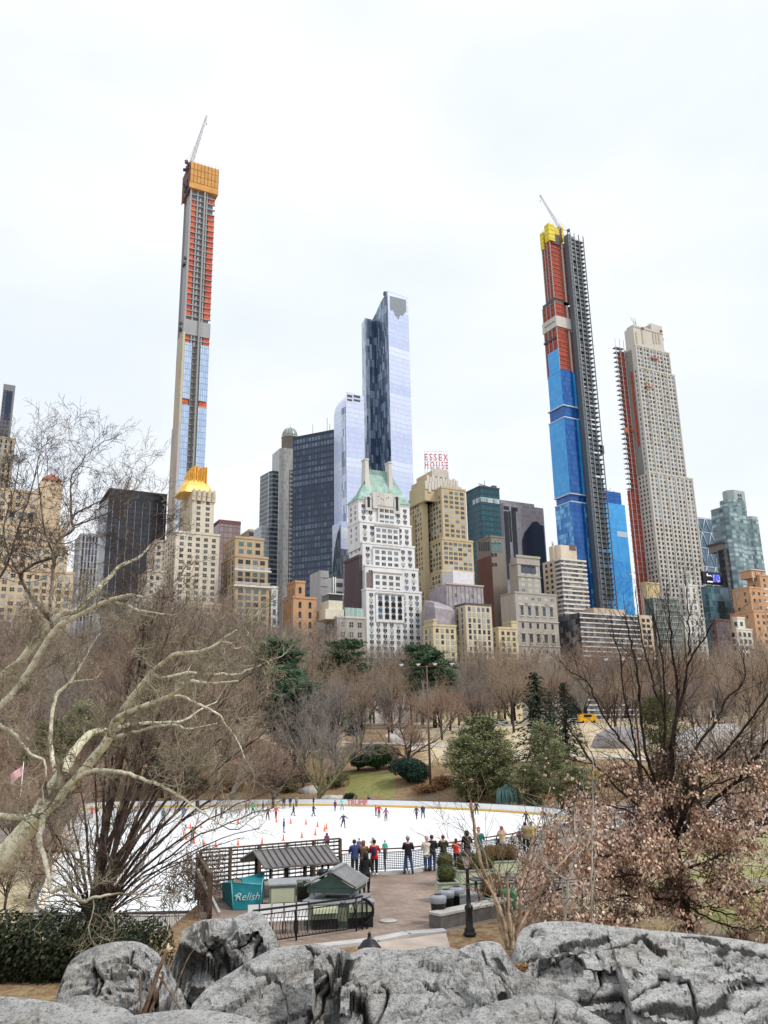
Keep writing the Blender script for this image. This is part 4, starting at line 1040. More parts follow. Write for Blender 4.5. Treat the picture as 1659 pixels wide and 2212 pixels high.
class Bld:
    def __init__(s, name, label, pxc, pyt, Y, pxr, pxl=None, theta=TH, zb=7., cat='building', d=30., group=None, corner=False):
        s.dpx = 0.
        if pxl is None and not corner:
            e = Vector((-math.sin(theta), math.cos(theta), 0)); P = at(pxc, pyt, Y); q = pxc-proj(P+e*d)[0]
            if q > 0:
                lim = .3*(pxr-pxc)
                if q > lim: d *= lim/q; q = lim
                s.dpx = q; pxc += q
        P = at(pxc, pyt, Y); s.zb = zb; s.th = theta; s.o = Vector((P.x, P.y, zb)); s.h = P.z-zb
        s.ex = Vector((math.cos(theta), math.sin(theta), 0)); s.ey = Vector((-math.sin(theta), math.cos(theta), 0))
        s.root = thing(name, label, cat, s.o, theta, group)
        s.w = s.F(pxr, pyt)[0]; s.pyt = pyt
        s.d = s.S(pxl, pyt)[0] if pxl is not None else d
        s.wins = []; s.mb = {}
    def F(s, px, py, y=0.):
        q = s.o+s.ey*y; r_ = ray(px, py); t = (q-CAM).dot(s.ey)/r_.dot(s.ey); P = CAM+r_*t-s.o; return (P.dot(s.ex), P.z)
    def S(s, px, py, x=0.):
        q = s.o+s.ex*x; r_ = ray(px, py); t = (q-CAM).dot(s.ex)/r_.dot(s.ex); P = CAM+r_*t-s.o; return (P.dot(s.ey), P.z)
    def part(s, mb, name, mats, parent=None, label=None): return part(mb, name, mats, parent or s.root, label)
    def grid(s, face, pl, u0, u1, z0, z1, cw, fh, ww, wh, style='sash', trim=None, pal=(0, 0, 1, 1, 2, 3), skip=None, nu=None):
        nu = nu or max(1, round((u1-u0)/cw)); nf = max(1, round((z1-z0)/fh))
        for i in range(nu):
            for j in range(nf):
                if skip and skip(i, j, nu, nf): continue
                s.wins.append((face, u0+(u1-u0)*(i+.5)/nu, z0+(z1-z0)*(j+.3)/nf, pl, ww, wh, style, trim, rnd.choice(pal)))
    def finish(s, trim, pymax=1420):
        def mat(w_):
            face, u, z, pl = w_[:4]
            if face == 'F': return Matrix.Translation((u, pl, z))
            return Matrix.Translation((pl, u, z)) @ Matrix.Rotation(R(-90), 4, 'Z')
        M0 = Matrix.Translation(s.o) @ Matrix.Rotation(s.th, 4, 'Z')
        sc = []
        for w_ in s.wins:
            P = (M0 @ mat(w_)).translation; q = proj(P); dist = (P-CAM).length
            fr = 1.0 if w_[0] == 'F' else .45
            ok = 0 < q[0] < 1659 and q[1] < pymax
            sc.append(((w_[4]*w_[5]*fr/dist**2 if ok else 0)*(1+.0001*len(sc)*0), w_))
        sc.sort(key=lambda t: -t[0])
        for a, w_ in sc[:100]:
            if a <= 0: continue
            o = obj('window', win_mesh(w_[4], w_[5], w_[7] or trim, w_[6], w_[8]), s.root); o.matrix_local = mat(w_)
        rest = [w_ for a, w_ in sc[:100] if a <= 0]+[w_ for a, w_ in sc[100:]]
        if rest:
            V, Fc, MI, mats = [], [], [], []
            for w_ in rest:
                me = win_mesh(w_[4], w_[5], w_[7] or trim, w_[6], w_[8]); M = mat(w_); n = len(V)
                idx = []
                for m_ in me.materials:
                    if m_ not in mats: mats.append(m_)
                    idx.append(mats.index(m_))
                V += [tuple(M @ v.co) for v in me.vertices]
                for p in me.polygons: Fc.append([i+n for i in p.vertices]); MI.append(idx[p.material_index])
            me = bpy.data.meshes.new('windows'); me.from_pydata(V, [], Fc)
            for m_ in mats: me.materials.append(m_)
            me.polygons.foreach_set('material_index', MI)
            obj('windows', me, s.root, kind='stuff' if len(rest) > 1 else None)

roofing = pmat('roofing', (.2, .19, .18), .9, var=.2, scale=.4)
def mason(name, label, mat, tiers, Y, depth_px=None, theta=TH, trim=None, cw=3.2, fh=3.4, ww=1.3, wh=1.8, style='sash', pal=(0, 0, 1, 1, 2, 3), side=True, d=22., z0=14., cornice=None, fin=True, side_cw=None):
    """tiers bottom to top: (px left corner, px right edge, py top, setback)"""
    L, Rr, T, y0 = tiers[0][:4]
    b = Bld(name, label, L, T, Y, Rr, depth_px, theta, d=d)
    zl = z0; prev = None; n = len(tiers); b.tiers = []
    for i, t in enumerate(tiers):
        l, r_, tp_, ys = t[:4]; x0, zt_ = b.F(l+b.dpx, tp_, ys); x1 = b.F(r_, tp_, ys)[0]; yb = b.d-.15*i-(t[4] if len(t) > 4 else 0)
        if i == 0: x0 = 0.
        q = MB(); q.box(x0, x1, ys, yb, max(0, zl-2) if i else 0, zt_, 0, 1)
        wall = b.part(q, 'wall', [mat, roofing])
        q = MB(); q.box(x0-.25, x1+.25, ys-.25, ys+.35, zt_, zt_+.9); q.box(x0-.25, x0+.35, ys+.351, yb, zt_, zt_+.9); b.part(q, 'parapet', [cornice or mat], wall)
        zz0 = zl+(1.2 if i else 0)
        if zt_-zz0 > fh*.8:
            b.grid('F', ys, x0+.8, x1-.8, zz0, zt_-1, cw, fh, ww, wh, style, trim, pal)
            if side: b.grid('S', x0, ys+1, yb-1, zz0, zt_-1, side_cw or cw*1.3, fh, ww*.8, wh, style if style == 'ac' else 'sash', trim, pal)
        b.tiers.append((x0, x1, ys, yb, zl, zt_)); zl = zt_
    if fin: b.finish(trim or mat)
    return b

lime = masonry('pale_limestone', (.62, .6, .57)); cream_b = masonry('cream_brick', (.62, .54, .42)); tan_b = masonry('tan_brick', (.5, .38, .25))
buff = masonry('buff_brick', (.54, .44, .28)); grey_s = masonry('grey_stone', (.40, .37, .34)); trimw = pmat('window_trim_pale', (.6, .58, .54), .7, bmp=0); trimd = pmat('window_trim_dark', (.08, .08, .085), .6, bmp=0)
trimb = pmat('window_trim_buff', (.42, .36, .26), .7, bmp=0)

# 1 far west sliver tower and block below it
b = Bld('skyscraper', 'slim dark grey tower with deep square top opening at the very edge of the skyline', 5, 830, 760, 33, None, d=25)
q = MB(); q.box(0, b.w, 0, b.d, 0, b.h, 0, 1); b.part(q, 'facade', [curtain('dark_slab_glass', 3, 4, (.05, .055, .07), (.14, .15, .18), (.03, .03, .035), .25, .15, bands=20), roofing])
q = MB(); x0, z0 = b.F(9, 905); x1, z1 = b.F(29, 848); q.box(x0, x1, -.25, -.05, z0, z1); b.part(q, 'dark_panel', [pmat('navy_glass', (.02, .035, .07), .1, bmp=0)])
q = MB(); q.box(-.4, b.w+.4, -.4, -.05, z1+1, b.h+.3); q.box(b.w-1.5, b.w+.4, -.42, -.05, 10, z1+.99); b.part(q, 'steel_frame', [pmat('grey_frame', (.2, .2, .22), .6)])
mason('office_building', 'beige block standing below the slim dark tower at the edge of the skyline', masonry('beige_block', (.42, .36, .27)), [(-20, 34, 943, 0)], 520, None, trim=trimd, cw=3, style='plain', ww=1.0, wh=2.3)

# 2 big tan hotel
b = mason('apartment_building', 'large tan brick apartment hotel with a red capped roof turret behind the sycamore', masonry('warm_tan_brick', (.62, .49, .34)),
      [(-60, 161, 1226, 0), (-55, 149, 1168, 1.5), (-50, 142, 1128, 3), (-45, 135, 1054, 4.5)], Yrow(100), None, trim=trimb, cw=3.0, fh=2.8, ww=1.6, wh=1.5, style='pair', pal=(0, 0, 1, 2, 2, 3), d=30, fin=False)
x0, z0 = b.F(86, 1047, 4.2); x1, z1 = b.F(136, 1047, 4.2)
q = MB(); q.box(x0, x1, 4.1, 20, 60, z0+1.6); w_ = b.part(q, 'wall', [_cache['warm_tan_brick']])
xa, za = b.F(94, 1033, 6); xb, _ = b.F(132, 1033, 6)
q = MB(); q.box(xa, xb, 6, 16, z0, za); w_ = b.part(q, 'wall', [_cache['warm_tan_brick']])
q = MB(); xm = (xa+xb)/2; ap = b.F(112, 1021, 10)[1]; q.face([(xa-.5,5.5,za),(xb+.5,5.5,za),(xm,11,ap)]); q.face([(xb+.5,5.5,za),(xb+.5,16.5,za),(xm,11,ap)]); q.face([(xb+.5,16.5,za),(xa-.5,16.5,za),(xm,11,ap)]); q.face([(xa-.5,16.5,za),(xa-.5,5.5,za),(xm,11,ap)]); q.box(xa-.5, xb+.5, 5.5, 16.5, za-.5, za-.01)
b.part(q, 'roof', [pmat('terracotta', (.35, .14, .1), .8)], w_)
b.grid('F', 6, xa+.5, xb-.5, z0+.8, za-1, 1.8, 3, .9, 1.6, 'plain', trimb)
xs, _ = b.F(15, 1125, 4.4); xe, _ = b.F(132, 1125, 4.4); zz = b.F(60, 1118, 4.4)[1]
b.grid('F', 4.35, xs, xe, zz-1.8, zz+2.8, 3.6, 4.6, 1.9, 2.4, 'plain', trimb, (0, 2))
b.finish(trimb)
# 3
mason('office_building', 'pale grey slab with vertical strip windows between the tan hotel and the dark block', masonry('pale_grey_slab', (.42, .42, .45)), [(163, 217, 1155, 0)], 430, None, trim=trimd, cw=1.6, fh=3.6, ww=.8, wh=3.0, style='plain', pal=(0, 0, 1, 2), d=20)
# 4 dark block
b = Bld('office_building', 'wide black glass office block with thin pale vertical ribs left of the gold crowned tower', 222, 1058, 520, 362, None, d=40)
fac = curtain('black_ribbed_glass', 2.6, 3.6, (.018, .02, .03), (.06, .065, .09), (.02, .02, .025), .12, .18, .35, (.035, .03, .035), metal=.1, bands=22)
x1, _ = b.F(236, 1057); q = MB(); q.prism([(x1, 0), (b.w, 0), (b.w, b.d), (-2, b.d), (0, 6)], 0, b.h, 0, 1); b.part(q, 'facade', [fac, roofing])
for i in range(8):
    x = lerp(x1+3, b.w-1.5, i/7); q = MB(); q.box(x-.14, x+.14, -.35, -.02, 6, b.h-6); b.part(q, 'rib', [pmat('pale_rib', (.42, .42, .45), .5, bmp=0)])
q = MB(); q.box(x1-.1, b.w+.1, -.1, b.d, b.h, b.h+1.2); b.part(q, 'parapet', [trimd])

# 5 super slim tower under construction
b = Bld('skyscraper', 'extremely slim tower under construction with blue glass sides, orange netting and an orange top', 379, 1068, 507, 440, None, d=30, corner=True)
conc_n = masonry('raw_concrete', (.38, .38, .39)); W = b.w
ztop = b.F(410, 402)[1]; zglass = b.F(385, 735)[1]; zband0 = b.F(388, 718)[1]; zband1 = b.F(400, 688)[1]
core = MB(); core.box(1.2, W-1.2, 1.6, 22, 0, ztop, 0); b.part(core, 'core', [masonry('core_concrete', (.22, .22, .235))])
terra = masonry('terracotta_cladding', (.55, .5, .5)); terra2 = masonry('terracotta_cladding_buff', (.62, .56, .4))
zs = [b.F(395, 910)[1], b.F(400, 716)[1], b.F(400, 560)[1], ztop]
q = MB(); z = 0
for i, (zz, dd) in enumerate(zip(zs, (b.S(364, 1068)[0], b.S(379.5, 800)[0], b.S(395, 600)[0], b.S(403.5, 430)[0]))):
    q.box(.0, 1.3, .05, max(4, dd), z, zz, i % 2 if i < 2 else 2)
    if i < 2:
        for k in range(int(dd/1.6)): q.box(-.22, .0, k*1.6+.2, k*1.6+.75, z, zz, (k % 2))
    z = zz
b.part(q, 'side_wall', [terra, terra2, conc_n])
fh = 4.35; nf = int(zglass/fh); gl = curtain('light_blue_glass', 1.35, fh, (.42, .56, .76), (.56, .68, .86), (.12, .16, .22), .1, .06, metal=.4, rough=.1)
zo0, zo1 = b.F(388, 871)[1], b.F(388, 858)[1]
for (xa, xb) in ((.1, W*.345), (W*.665, W-.05)):
    q = MB(); q.box(xa, xb, .3, 1.55, 0, zo0); q.box(xa, xb, .3, 1.55, zo1, zglass); b.part(q, 'glass_wall', [gl, gl])
for k in range(int(zglass/fh)+1):
    pass
for k in range(1, int(ztop/fh)):
    z = k*fh; q = MB()
    if z < zglass: q.box(W*.345, W*.665, .9, 1.6, z, z+.5)
    elif zband0 < z < zband1: continue
    else: q.box(-.1, W+.1, .25, 1.6, z, z+.55)
    b.part(q, 'floor_slab', [conc_n], None)
for x in (W*.31, W*.68): q = MB(); q.box(x-.45, x+.45, .55, 1.59, zglass, ztop); b.part(q, 'column', [conc_n])
for x in (W*.36, W*.5, W*.645): q = MB(); q.box(x-.35, x+.35, .75, 1.59, 0, zglass); b.part(q, 'pier', [masonry('dark_pier', (.2, .19, .17))])
q = MB(); q.box(W*.54, W*.6, -.9, -.2, 30, ztop); b.part(q, 'hoist_mast', [pmat('mast_steel', (.3, .3, .27), .6)])
q = MB(); q.box(-.15, W+.1, .1, 1.6, zband0, zband1); b.part(q, 'concrete_band', [conc_n])
netm = [pmat('orange_netting', (.62, .13, .05), .8, var=.3, scale=.5), pmat('red_netting', (.5, .09, .06), .8, var=.3, scale=.5)]
for k in range(int(zglass/fh), int(ztop/fh)-1):
    z = k*fh
    if zband0-3 < z < zband1: continue
    for xa, xb in ((.1, W*.24), (W*.76, W-.1)):
        if k > ztop/fh-5 and rnd.random() < .5: continue
        q = MB(); q.box(xa, xb, .8+rnd.random()*.3, 1.5, z+.56, z+fh); b.part(q, 'netting', [rnd.choice(netm)])
    q = MB(); q.box(W*.40, W*.47, 1.2, 1.58, z+.8, z+fh-.5); b.part(q, 'grey_bay', [pmat('pale_bay', (.4, .42, .46), .6)])
for xa, xb in ((.1, W*.3), (W*.7, W-.1)):
    q = MB(); q.box(xa, xb, 1.0, 1.5, zo0+.3, zo1-.3); b.part(q, 'netting', [netm[0]])
x0, z0 = b.F(414, 385); x1, z1 = b.F(469, 385); _, zt2 = b.F(430, 356)
form = pmat('orange_formwork', (.6, .3, .08), .7, var=.15, scale=.3); formd = pmat('formwork_dark_board', (.2, .09, .03), .8)  # formd is the dark brown of the formwork ribs
q = MB(); q.box(-1.2, W+1.6, -1.2, 20, ztop-1.5, ztop+3.2, 0); w_ = b.part(q, 'formwork_skirt', [form])
q = MB(); q.box(-.8, W+1.4, -1.0, 20, ztop+3.8, zt2, 0); b.part(q, 'formwork', [form]); q = MB(); q.box(-1.6, -1.21, -.9, 19, ztop-4, zt2-.8, 0); b.part(q, 'side_scaffold', [pmat('maroon_scaffold', (.16, .07, .07), .8, var=.4, scale=.6)])
q = MB()
for i in range(9): x = lerp(-.8, W+1.4, i/8); q.box(x-.09, x+.09, -1.18, -1.0, ztop+3.9, zt2+.8)
for zz in (.33, .66): q.box(-.8, W+1.4, -1.12, -1.01, lerp(ztop+3.8, zt2, zz)-.08, lerp(ztop+3.8, zt2, zz)+.08)
b.part(q, 'formwork_rib', [formd])
q = MB()
for i in range(24): x = lerp(-.8, W+1.4, i/23); q.box(x-.05, x+.05, -1.0, -.9, zt2, zt2+1.7)
q.box(-.8, W+1.4, -1.0, -.92, zt2+1.6, zt2+1.7); b.part(q, 'guard_rail', [pmat('pale_steel', (.6, .6, .62), .5, bmp=0)])
q = MB()
for k in range(26): q.obox(Matrix.Translation((rnd.uniform(-4, -.6), rnd.uniform(0, 9), lerp(ztop-6, zt2, rnd.random()))) @ Matrix.Rotation(rnd.random()*3, 4, 'X'), rnd.uniform(.8, 2.2), rnd.uniform(.8, 2.5), rnd.uniform(.8, 3))
b.part(q, 'climbing_scaffold', [pmat('scaffold_dark', (.09, .07, .09), .7)])
for zz in (b.F(400, 560)[1], b.F(395, 700)[1]):
    q = MB()
    for k in range(6): q.obox(Matrix.Translation((rnd.uniform(-1.5, -.5), rnd.uniform(1, 6), zz+rnd.uniform(-3, 3))), 1.2, 1.5, 1.6)
    b.part(q, 'side_platform', [pmat('scaffold_dark', (.09, .07, .09), .7)])
def crane(label, Y, basep, tip, wtop, w0=1.5, tail=None, mastz=None):
    B = at(*basep, Y); T_ = at(*tip, Y-8); root = thing('tower_crane', label, 'crane', B)
    T_ = T_-B; d = T_.normalized(); sd = d.cross(Vector((0, 1, 0))).normalized()*w0*.5; up = d.cross(sd).normalized()*w0*.5
    q = MB(); n = 16; tp_ = lambda t: 1-.45*t
    for s1 in (-1, 1):
        for s2 in (-1, 1): q.tube([sd*s1+up*s2, T_+(sd*s1+up*s2)*.5], .16, 4)
    for i in range(n):
        t0, t1 = i/n, (i+1)/n
        for s2 in (-1, 1):
            q.tube([T_*t0+(sd*(1 if i % 2 else -1)+up*s2)*tp_(t0), T_*t1+(sd*(-1 if i % 2 else 1)+up*s2)*tp_(t1)], .1, 3)
            q.tube([T_*t0+(sd*s2+up*(1 if i % 2 else -1))*tp_(t0), T_*t1+(sd*s2+up*(-1 if i % 2 else 1))*tp_(t1)], .1, 3)
    part(q, 'jib', [pmat('white_crane_steel', (.6, .6, .64), .5, bmp=0)], root)
    A_ = at(*tail, Y)-B
    q = MB(); q.tube([(0, 0, 0), A_], .28, 4); q.obox(Matrix.Translation(A_), 2.2, 2.5, 2.0); part(q, 'a_frame', [pmat('crane_maroon', (.2, .1, .1), .6)], root)
    q = MB(); q.tube([A_, T_*.45+up*1.2], .09, 3); q.tube([T_*.45+up*1.2, T_], .07, 3); part(q, 'pendant_line', [pmat('crane_cable', (.35, .35, .38), .5, bmp=0)], root)
    H_ = T_+Vector((0, 0, -abs(T_.z)*.22)); q = MB(); q.tube([T_, H_], .05, 3); q.obox(Matrix.Translation(H_), .6, .6, 1.4); part(q, 'hook', [pmat('crane_cable', (.35, .35, .38), .5, bmp=0)], root)
    q = MB(); q.tube([(0, 0, -(mastz or 12)), (0, 0, 1)], 1.0, 4); part(q, 'mast', [pmat('crane_maroon', (.2, .1, .1), .6)], root)
crane('pale lattice crane with its jib steeply raised on top of the orange crowned slim tower', 512, (413, 352), (447, 249), 0, 1.9, (403, 350))

# 6 gold crowned tower
Yg = Yrow(400)
b = mason('apartment_building', 'cream stepped apartment tower topped with a bright gold fluted crown', masonry('cream_stone', (.68, .61, .5)),
      [(300, 480, 1300, 0), (352, 475, 1150, 3), (388, 464, 1062, 5.5)], Yg, None, trim=trimb, cw=3.5, fh=2.7, ww=1.6, wh=1.4, style='pair', pal=(0, 0, 0, 1, 1), d=28, fin=False)
b.wins = [w_ for w_ in b.wins if w_[0] == 'F' or w_[2] < 200]
x0, x1, ys, yb, zl, z1 = b.tiers[2]
for i in range(5):
    x = lerp(x0+.4, x1-.4, i/4); q = MB(); q.box(x-.75, x+.75, ys-.7, ys+1, zl+16, z1+.6-.7*(i in (0, 4))); q.box(x-.45, x+.45, ys-.9, ys-.6, zl+18, z1+1.4); b.part(q, 'buttress', [cream_b])
for i in range(9):
    y = lerp(ys+1, yb-2, i/8); q = MB(); q.box(x0-.5, x0-.01, y-.6, y+.6, zl+4, z1+.4); b.part(q, 'buttress', [cream_b])
b.finish(trimb)
gold = pmat('gold_leaf_roof', (.86, .55, .13), .35, .25, var=.1, scale=.6); gold2 = pmat('gold_fluting', (.78, .43, .08), .4, .2, var=.12, scale=.6)
xa, za = b.F(395, 1062, ys+1); xb, zb_ = b.F(460, 1062, ys+1); zc = b.F(430, 1037, ys+3)[1]; zd = b.F(425, 1008, ys+4)[1]
ch = lambda xa, xb, y0, y1, c: [(xa+c, y0), (xb-c, y0), (xb, y0+c), (xb, y1-c), (xb-c, y1), (xa+c, y1), (xa, y1-c), (xa, y0+c)]
q = MB(); q.loft([[(x, y, z) for x, y in ch(xa-1+t*2.4, xb+1-t*2.4, ys+.5+t*2.4, ys+15-t*2.4, 2)] for z, t in ((z1, 0), (lerp(z1, zc, .5), .45), (zc-1, 1.0), (zc, 1.15))], 0, False)
b.part(q, 'gold_skirt_roof', [gold])
q = MB(); nfl = 6
for i, (px0, px1, pt) in enumerate(((409, 414, 1019), (413, 421, 1010), (419, 431, 1006), (429, 436, 1015), (435, 443, 1009), (441, 449, 1009))):
    u0, zt_ = b.F(px0, pt, ys+3+.3*(i % 2)); u1, _ = b.F(px1, pt, ys+3)
    n_ = max(2, int((u1-u0)/1.3))
    for k in range(n_):
        xm_ = lerp(u0, u1, (k+.5)/n_); hw_ = (u1-u0)/n_*.5; q.prism([(xm_-hw_, ys+3.5), (xm_-hw_*.3, ys+2.8), (xm_+hw_*.3, ys+2.8), (xm_+hw_, ys+3.5)], zc-1, zt_)
    q.box(u0, u1, ys+3.6, ys+12, zc-1, zt_-.2)
    for k in range(7): q.prism([(u0-.3, ys+4+k), (u0-.05, ys+3.7+k), (u0-.05, ys+4.5+k)], zc-1, zt_-.3)
b.part(q, 'gold_crown', [gold2])
# cream neighbour west of it
mason('apartment_building', 'cream stepped block mostly veiled by bare branches left of the gold crowned tower', masonry('ivory_brick', (.55, .48, .4)), [(275, 352, 1290, 0), (298, 352, 1235, 2), (316, 352, 1170, 4)], Yrow(310), None, trim=trimb, cw=2.9, fh=2.8, ww=1.4, wh=1.4, d=20)
# purple brown slab behind
b = Bld('office_building', 'maroon brown slab peeping up behind the tan terraced building', 455, 1130, 520, 520, None, d=20)
q = MB(); q.box(0, b.w, 0, b.d, 0, b.h, 0, 1); b.part(q, 'facade', [curtain('maroon_slab', 3, 3.6, (.25, .17, .17), (.3, .24, .25), (.2, .12, .11), .15, .2, metal=.05), roofing])
q = MB(); q.box(-.1, b.w+.1, -.2, b.d, b.h, b.h+2.5); b.part(q, 'parapet', [pmat('maroon_edge', (.2, .08, .08), .8)])
# 7 tan terraced apartment
b = mason('apartment_building', 'tan terraced apartment building with a white banded facade right of the gold crowned tower', tan_b,
      [(476, 582, 1264, 0), (476.5, 579, 1202, 2.2), (477, 570, 1162, 4.2), (507, 547, 1147, 5)], Yrow(520, 383), None, trim=trimd, cw=3.3, fh=3.0, ww=2.0, wh=1.7, style='pair', pal=(0, 0, 1, 2, 4), d=24, fin=False)
x0, x1, ys, yb, zl, z1 = b.tiers[0]
wh_ = masonry('white_stone', (.7, .68, .64))
for py, th in ((1264, 1.5), (1230, 1.2)):
    z = b.F(520, py)[1]; q = MB(); q.box(x0-.5, x1+.5, -.8, -.02, z-th*.45, z+.2); b.part(q, 'balcony_band', [wh_])
    q = MB(); 
    for i in range(40): q.box(lerp(x0, x1, i/40), lerp(x0, x1, i/40)+.15, -.75, -.6, z+.3, z+1.2)
    q.box(x0-.4, x1+.4, -.8, -.55, z+1.2, z+1.4); b.part(q, 'balustrade', [wh_])
b.finish(trimd)
x0, x1, ys, yb, zl, z1 = b.tiers[3]
# 8 small white building
mason('town_house', 'narrow white building squeezed between the tan terraced block and the banded glass tower', masonry('chalk_white', (.72, .71, .7)), [(581, 600, 1270, 0)], Yrow(590), None, trim=trimd, cw=3, fh=4, ww=1.3, wh=2.5, style='plain', d=15)
# 9 banded glass tower
b = Bld('skyscraper', 'slender glass tower with stacked dark and pale horizontal bands beside the domed tower', 585, 1016, 560, 602, 568)
band = curtain('banded_glass', 2.2, 3.3, (.03, .035, .045), (.09, .11, .13), (.25, .27, .28), .05, .3, metal=.1); band2 = curtain('banded_glass_pale', 2.2, 3.3, (.2, .24, .27), (.34, .38, .4), (.42, .44, .45), .08, .35, metal=.15)
q = MB(); q.prism([(1.5, 0), (b.w, 0), (b.w, 25), (-2, b.d), (0, 2.5)], 0, b.h, 0, 1); fc = b.part(q, 'facade', [band, roofing])
q = MB(); q.box(-.25, -.02, 2.6, b.d-1, 0, b.h); b.part(q, 'pale_bay', [band2])
x0, z0 = b.F(566, 1134, -2); xr = b.F(600, 1134, -2)[0]; q = MB(); q.box(x0+6, xr, -2.5, 18, 0, z0, 0, 1); b.part(q, 'lower_wing', [band, roofing]); q = MB(); q.box(x0, x0+5.9, -1, 16, 0, z0, 0, 1); b.part(q, 'pale_bay', [band2, roofing])
# 10 domed tower
b = Bld('skyscraper', 'beige stone and glass tower crowned with a pale green dome', 607, 966, 610, 640, 595)
ft = curtain('beige_office_grid', 1.6, 3.5, (.24, .26, .27), (.4, .42, .42), (.38, .35, .31), .22, .25, metal=.1)
q = MB(); q.prism(ch(0, b.w, 0, b.d+10, 3), 0, b.h, 0, 1); b.part(q, 'facade', [ft, roofing])
cx, _ = b.F(626, 960, 10); rr = (b.F(642, 960, 10)[0]-b.F(610, 960, 10)[0])/2; zt_ = b.F(626, 925, 10)[1]; zd0 = b.F(626, 945, 10)[1]
q = MB(); q.lathe([(rr*1.05, b.h-4), (rr*1.05, zd0-1), (rr*1.1, zd0-1), (rr*1.1, zd0)], (cx, 10, 0), 16); b.part(q, 'drum', [ft])
q = MB(); q.lathe([(rr*.98*math.cos(a), zd0+(zt_-zd0)*math.sin(a)) for a in [i*math.pi/16 for i in range(8)]]+[(.05, zt_)], (cx, 10, 0), 16); dm = b.part(q, 'dome', [pmat('verdigris_glass', (.25, .33, .31), .3, .2)])
q = MB()
for k in range(8):
    a0 = k*math.pi/4; q.tube([(cx+rr*1.02*math.cos(a)*math.cos(a0), 10+rr*1.02*math.cos(a)*math.sin(a0), zd0+(zt_-zd0)*math.sin(a)+.2) for a in [i*math.pi/16 for i in range(9)]], .35, 4)
q.tube([(cx, 10, zt_), (cx, 10, zt_+3.5)], .25, 4); b.part(q, 'dome_rib', [lime], dm)
q = MB(); q.box(b.w-5.5, b.w-.3, -.3, -.02, 0, b.F(625, 1015)[1]); b.part(q, 'dark_strip', [curtain('dark_office_grid', 2, 3.5, (.02, .025, .03), (.06, .07, .08), (.3, .28, .25), .2, .3, metal=.05)])
# 11 black wedge tower (faces the other way)
b = Bld('skyscraper', 'broad navy black glass slab tower with faint lit rows in front of the domed tower', 633, 948, 540, 731, None, theta=R(-25), d=14)
fac = curtain('navy_slab_glass', 2.4, 4.4, (.012, .03, .075), (.17, .23, .32), (.012, .026, .06), .26, .4, metal=.1, vary=1.7, bands=13)  # paler rows come from the pane tint varying by storey band
q = MB(); q.box(0, b.w, 0, b.d, 0, b.h, 0, 1); b.part(q, 'facade', [fac, roofing])
q = MB(); q.box(-.1, b.w+.1, -.15, b.d+.1, b.h, b.h+1.2); b.part(q, 'parapet', [pmat('navy_cap', (.05, .06, .08), .6)])
for u, hh in ((18, 9), (34, 12), (37, 7)): q = MB(); q.tube([(u*b.w/50, 5, b.h+1), (u*b.w/50, 5, b.h+1+hh)], .16, 4); b.part(q, 'antenna', [trimd])
b = Bld('skyscraper', 'brown tower with a sloping roof edge hidden behind the navy slab tower', 706, 940, 640, 738, None, d=20)
q = MB(); hx_ = b.F(737, 914)[1]; q.loft([[(0, 0, 0), (b.w, 0, 0), (b.w, 20, 0), (0, 20, 0)], [(0, 0, b.h-2), (b.w, 0, hx_), (b.w, 20, hx_), (0, 20, b.h-2)]]); b.part(q, 'facade', [masonry('brown_granite', (.2, .13, .11))])

# 12 pale blue tower
YO = 510
lav = curtain('lavender_glass', 1.1, 3.4, (.50, .57, .82), (.82, .87, .95), (.46, .52, .74), .1, .1, metal=.5, rough=.2, bands=6.8, bw=.8)
drk = curtain('patchwork_dark_glass', 1.7, 5.8, (.04, .07, .13), (.36, .46, .6), (.03, .045, .08), .1, .03, metal=.2, vary=2.2, rough=.1)
pch = curtain('patchwork_pale_glass', 1.5, 5.2, (.08, .12, .2), (.6, .68, .8), (.25, .3, .42), .1, .04, metal=.45, vary=.9, rough=.1)
b = Bld('skyscraper', 'tall pale lavender blue glass tower with a dark side and a notched sloping top', 837, 628, YO, 881, None, d=40, corner=True)
Ws = b.w; hl = b.S(811, 678)[0]; zl_ = b.S(811, 678)[1]
q = MB()
def quadp(mb, pts, mi, uv): mb.face(pts, mi, uv)
dS = b.S(811, 700)[0]
quadp(q, [(0,0,0),(Ws,0,0),(Ws,0,b.h-1.5),(0,0,b.h)], 0, [(0,0),(Ws,0),(Ws,b.h),(0,b.h)])
quadp(q, [(0,dS,0),(0,0,0),(0,0,b.h),(0,dS*.55,lerp(b.h, zl_, .42)),(0,dS,zl_)], 1, [(-dS,0),(0,0),(0,b.h),(-dS*.55,lerp(b.h, zl_, .42)),(-dS,zl_)])
quadp(q, [(Ws,0,0),(Ws,40,0),(Ws,40,zl_),(Ws,0,b.h-1.5)], 0, [(0,0),(40,0),(40,zl_),(0,b.h)])
quadp(q, [(0,0,b.h),(Ws,0,b.h-1.5),(Ws,40,zl_-10),(0,dS,zl_)], 2, None)
quadp(q, [(Ws,40,0),(0,40,0),(0,40,zl_-10),(Ws,40,zl_-10)], 0, [(0,0),(Ws,0),(Ws,zl_),(0,zl_)])
quadp(q, [(0,40,0),(0,dS,0),(0,dS,zl_),(0,40,zl_-10)], 1, [(0,0),(0,0),(0,1),(0,1)])
b.part(q, 'main_shaft', [lav, drk, roofing])
q = MB(); n_ = 20
for i in range(n_):
    u = lerp(.12, .88, i/(n_-1)); x = Ws*u; dip = 1-abs(u-.5)*1.7; zt_ = b.h-3.5; zb_ = lerp(b.F(858, 668)[1], b.F(858, 692)[1], max(0, dip)**1.5)
    q.box(x-.22, x+.22, -.18, -.02, zb_+rnd.uniform(0, 2.5), zt_)
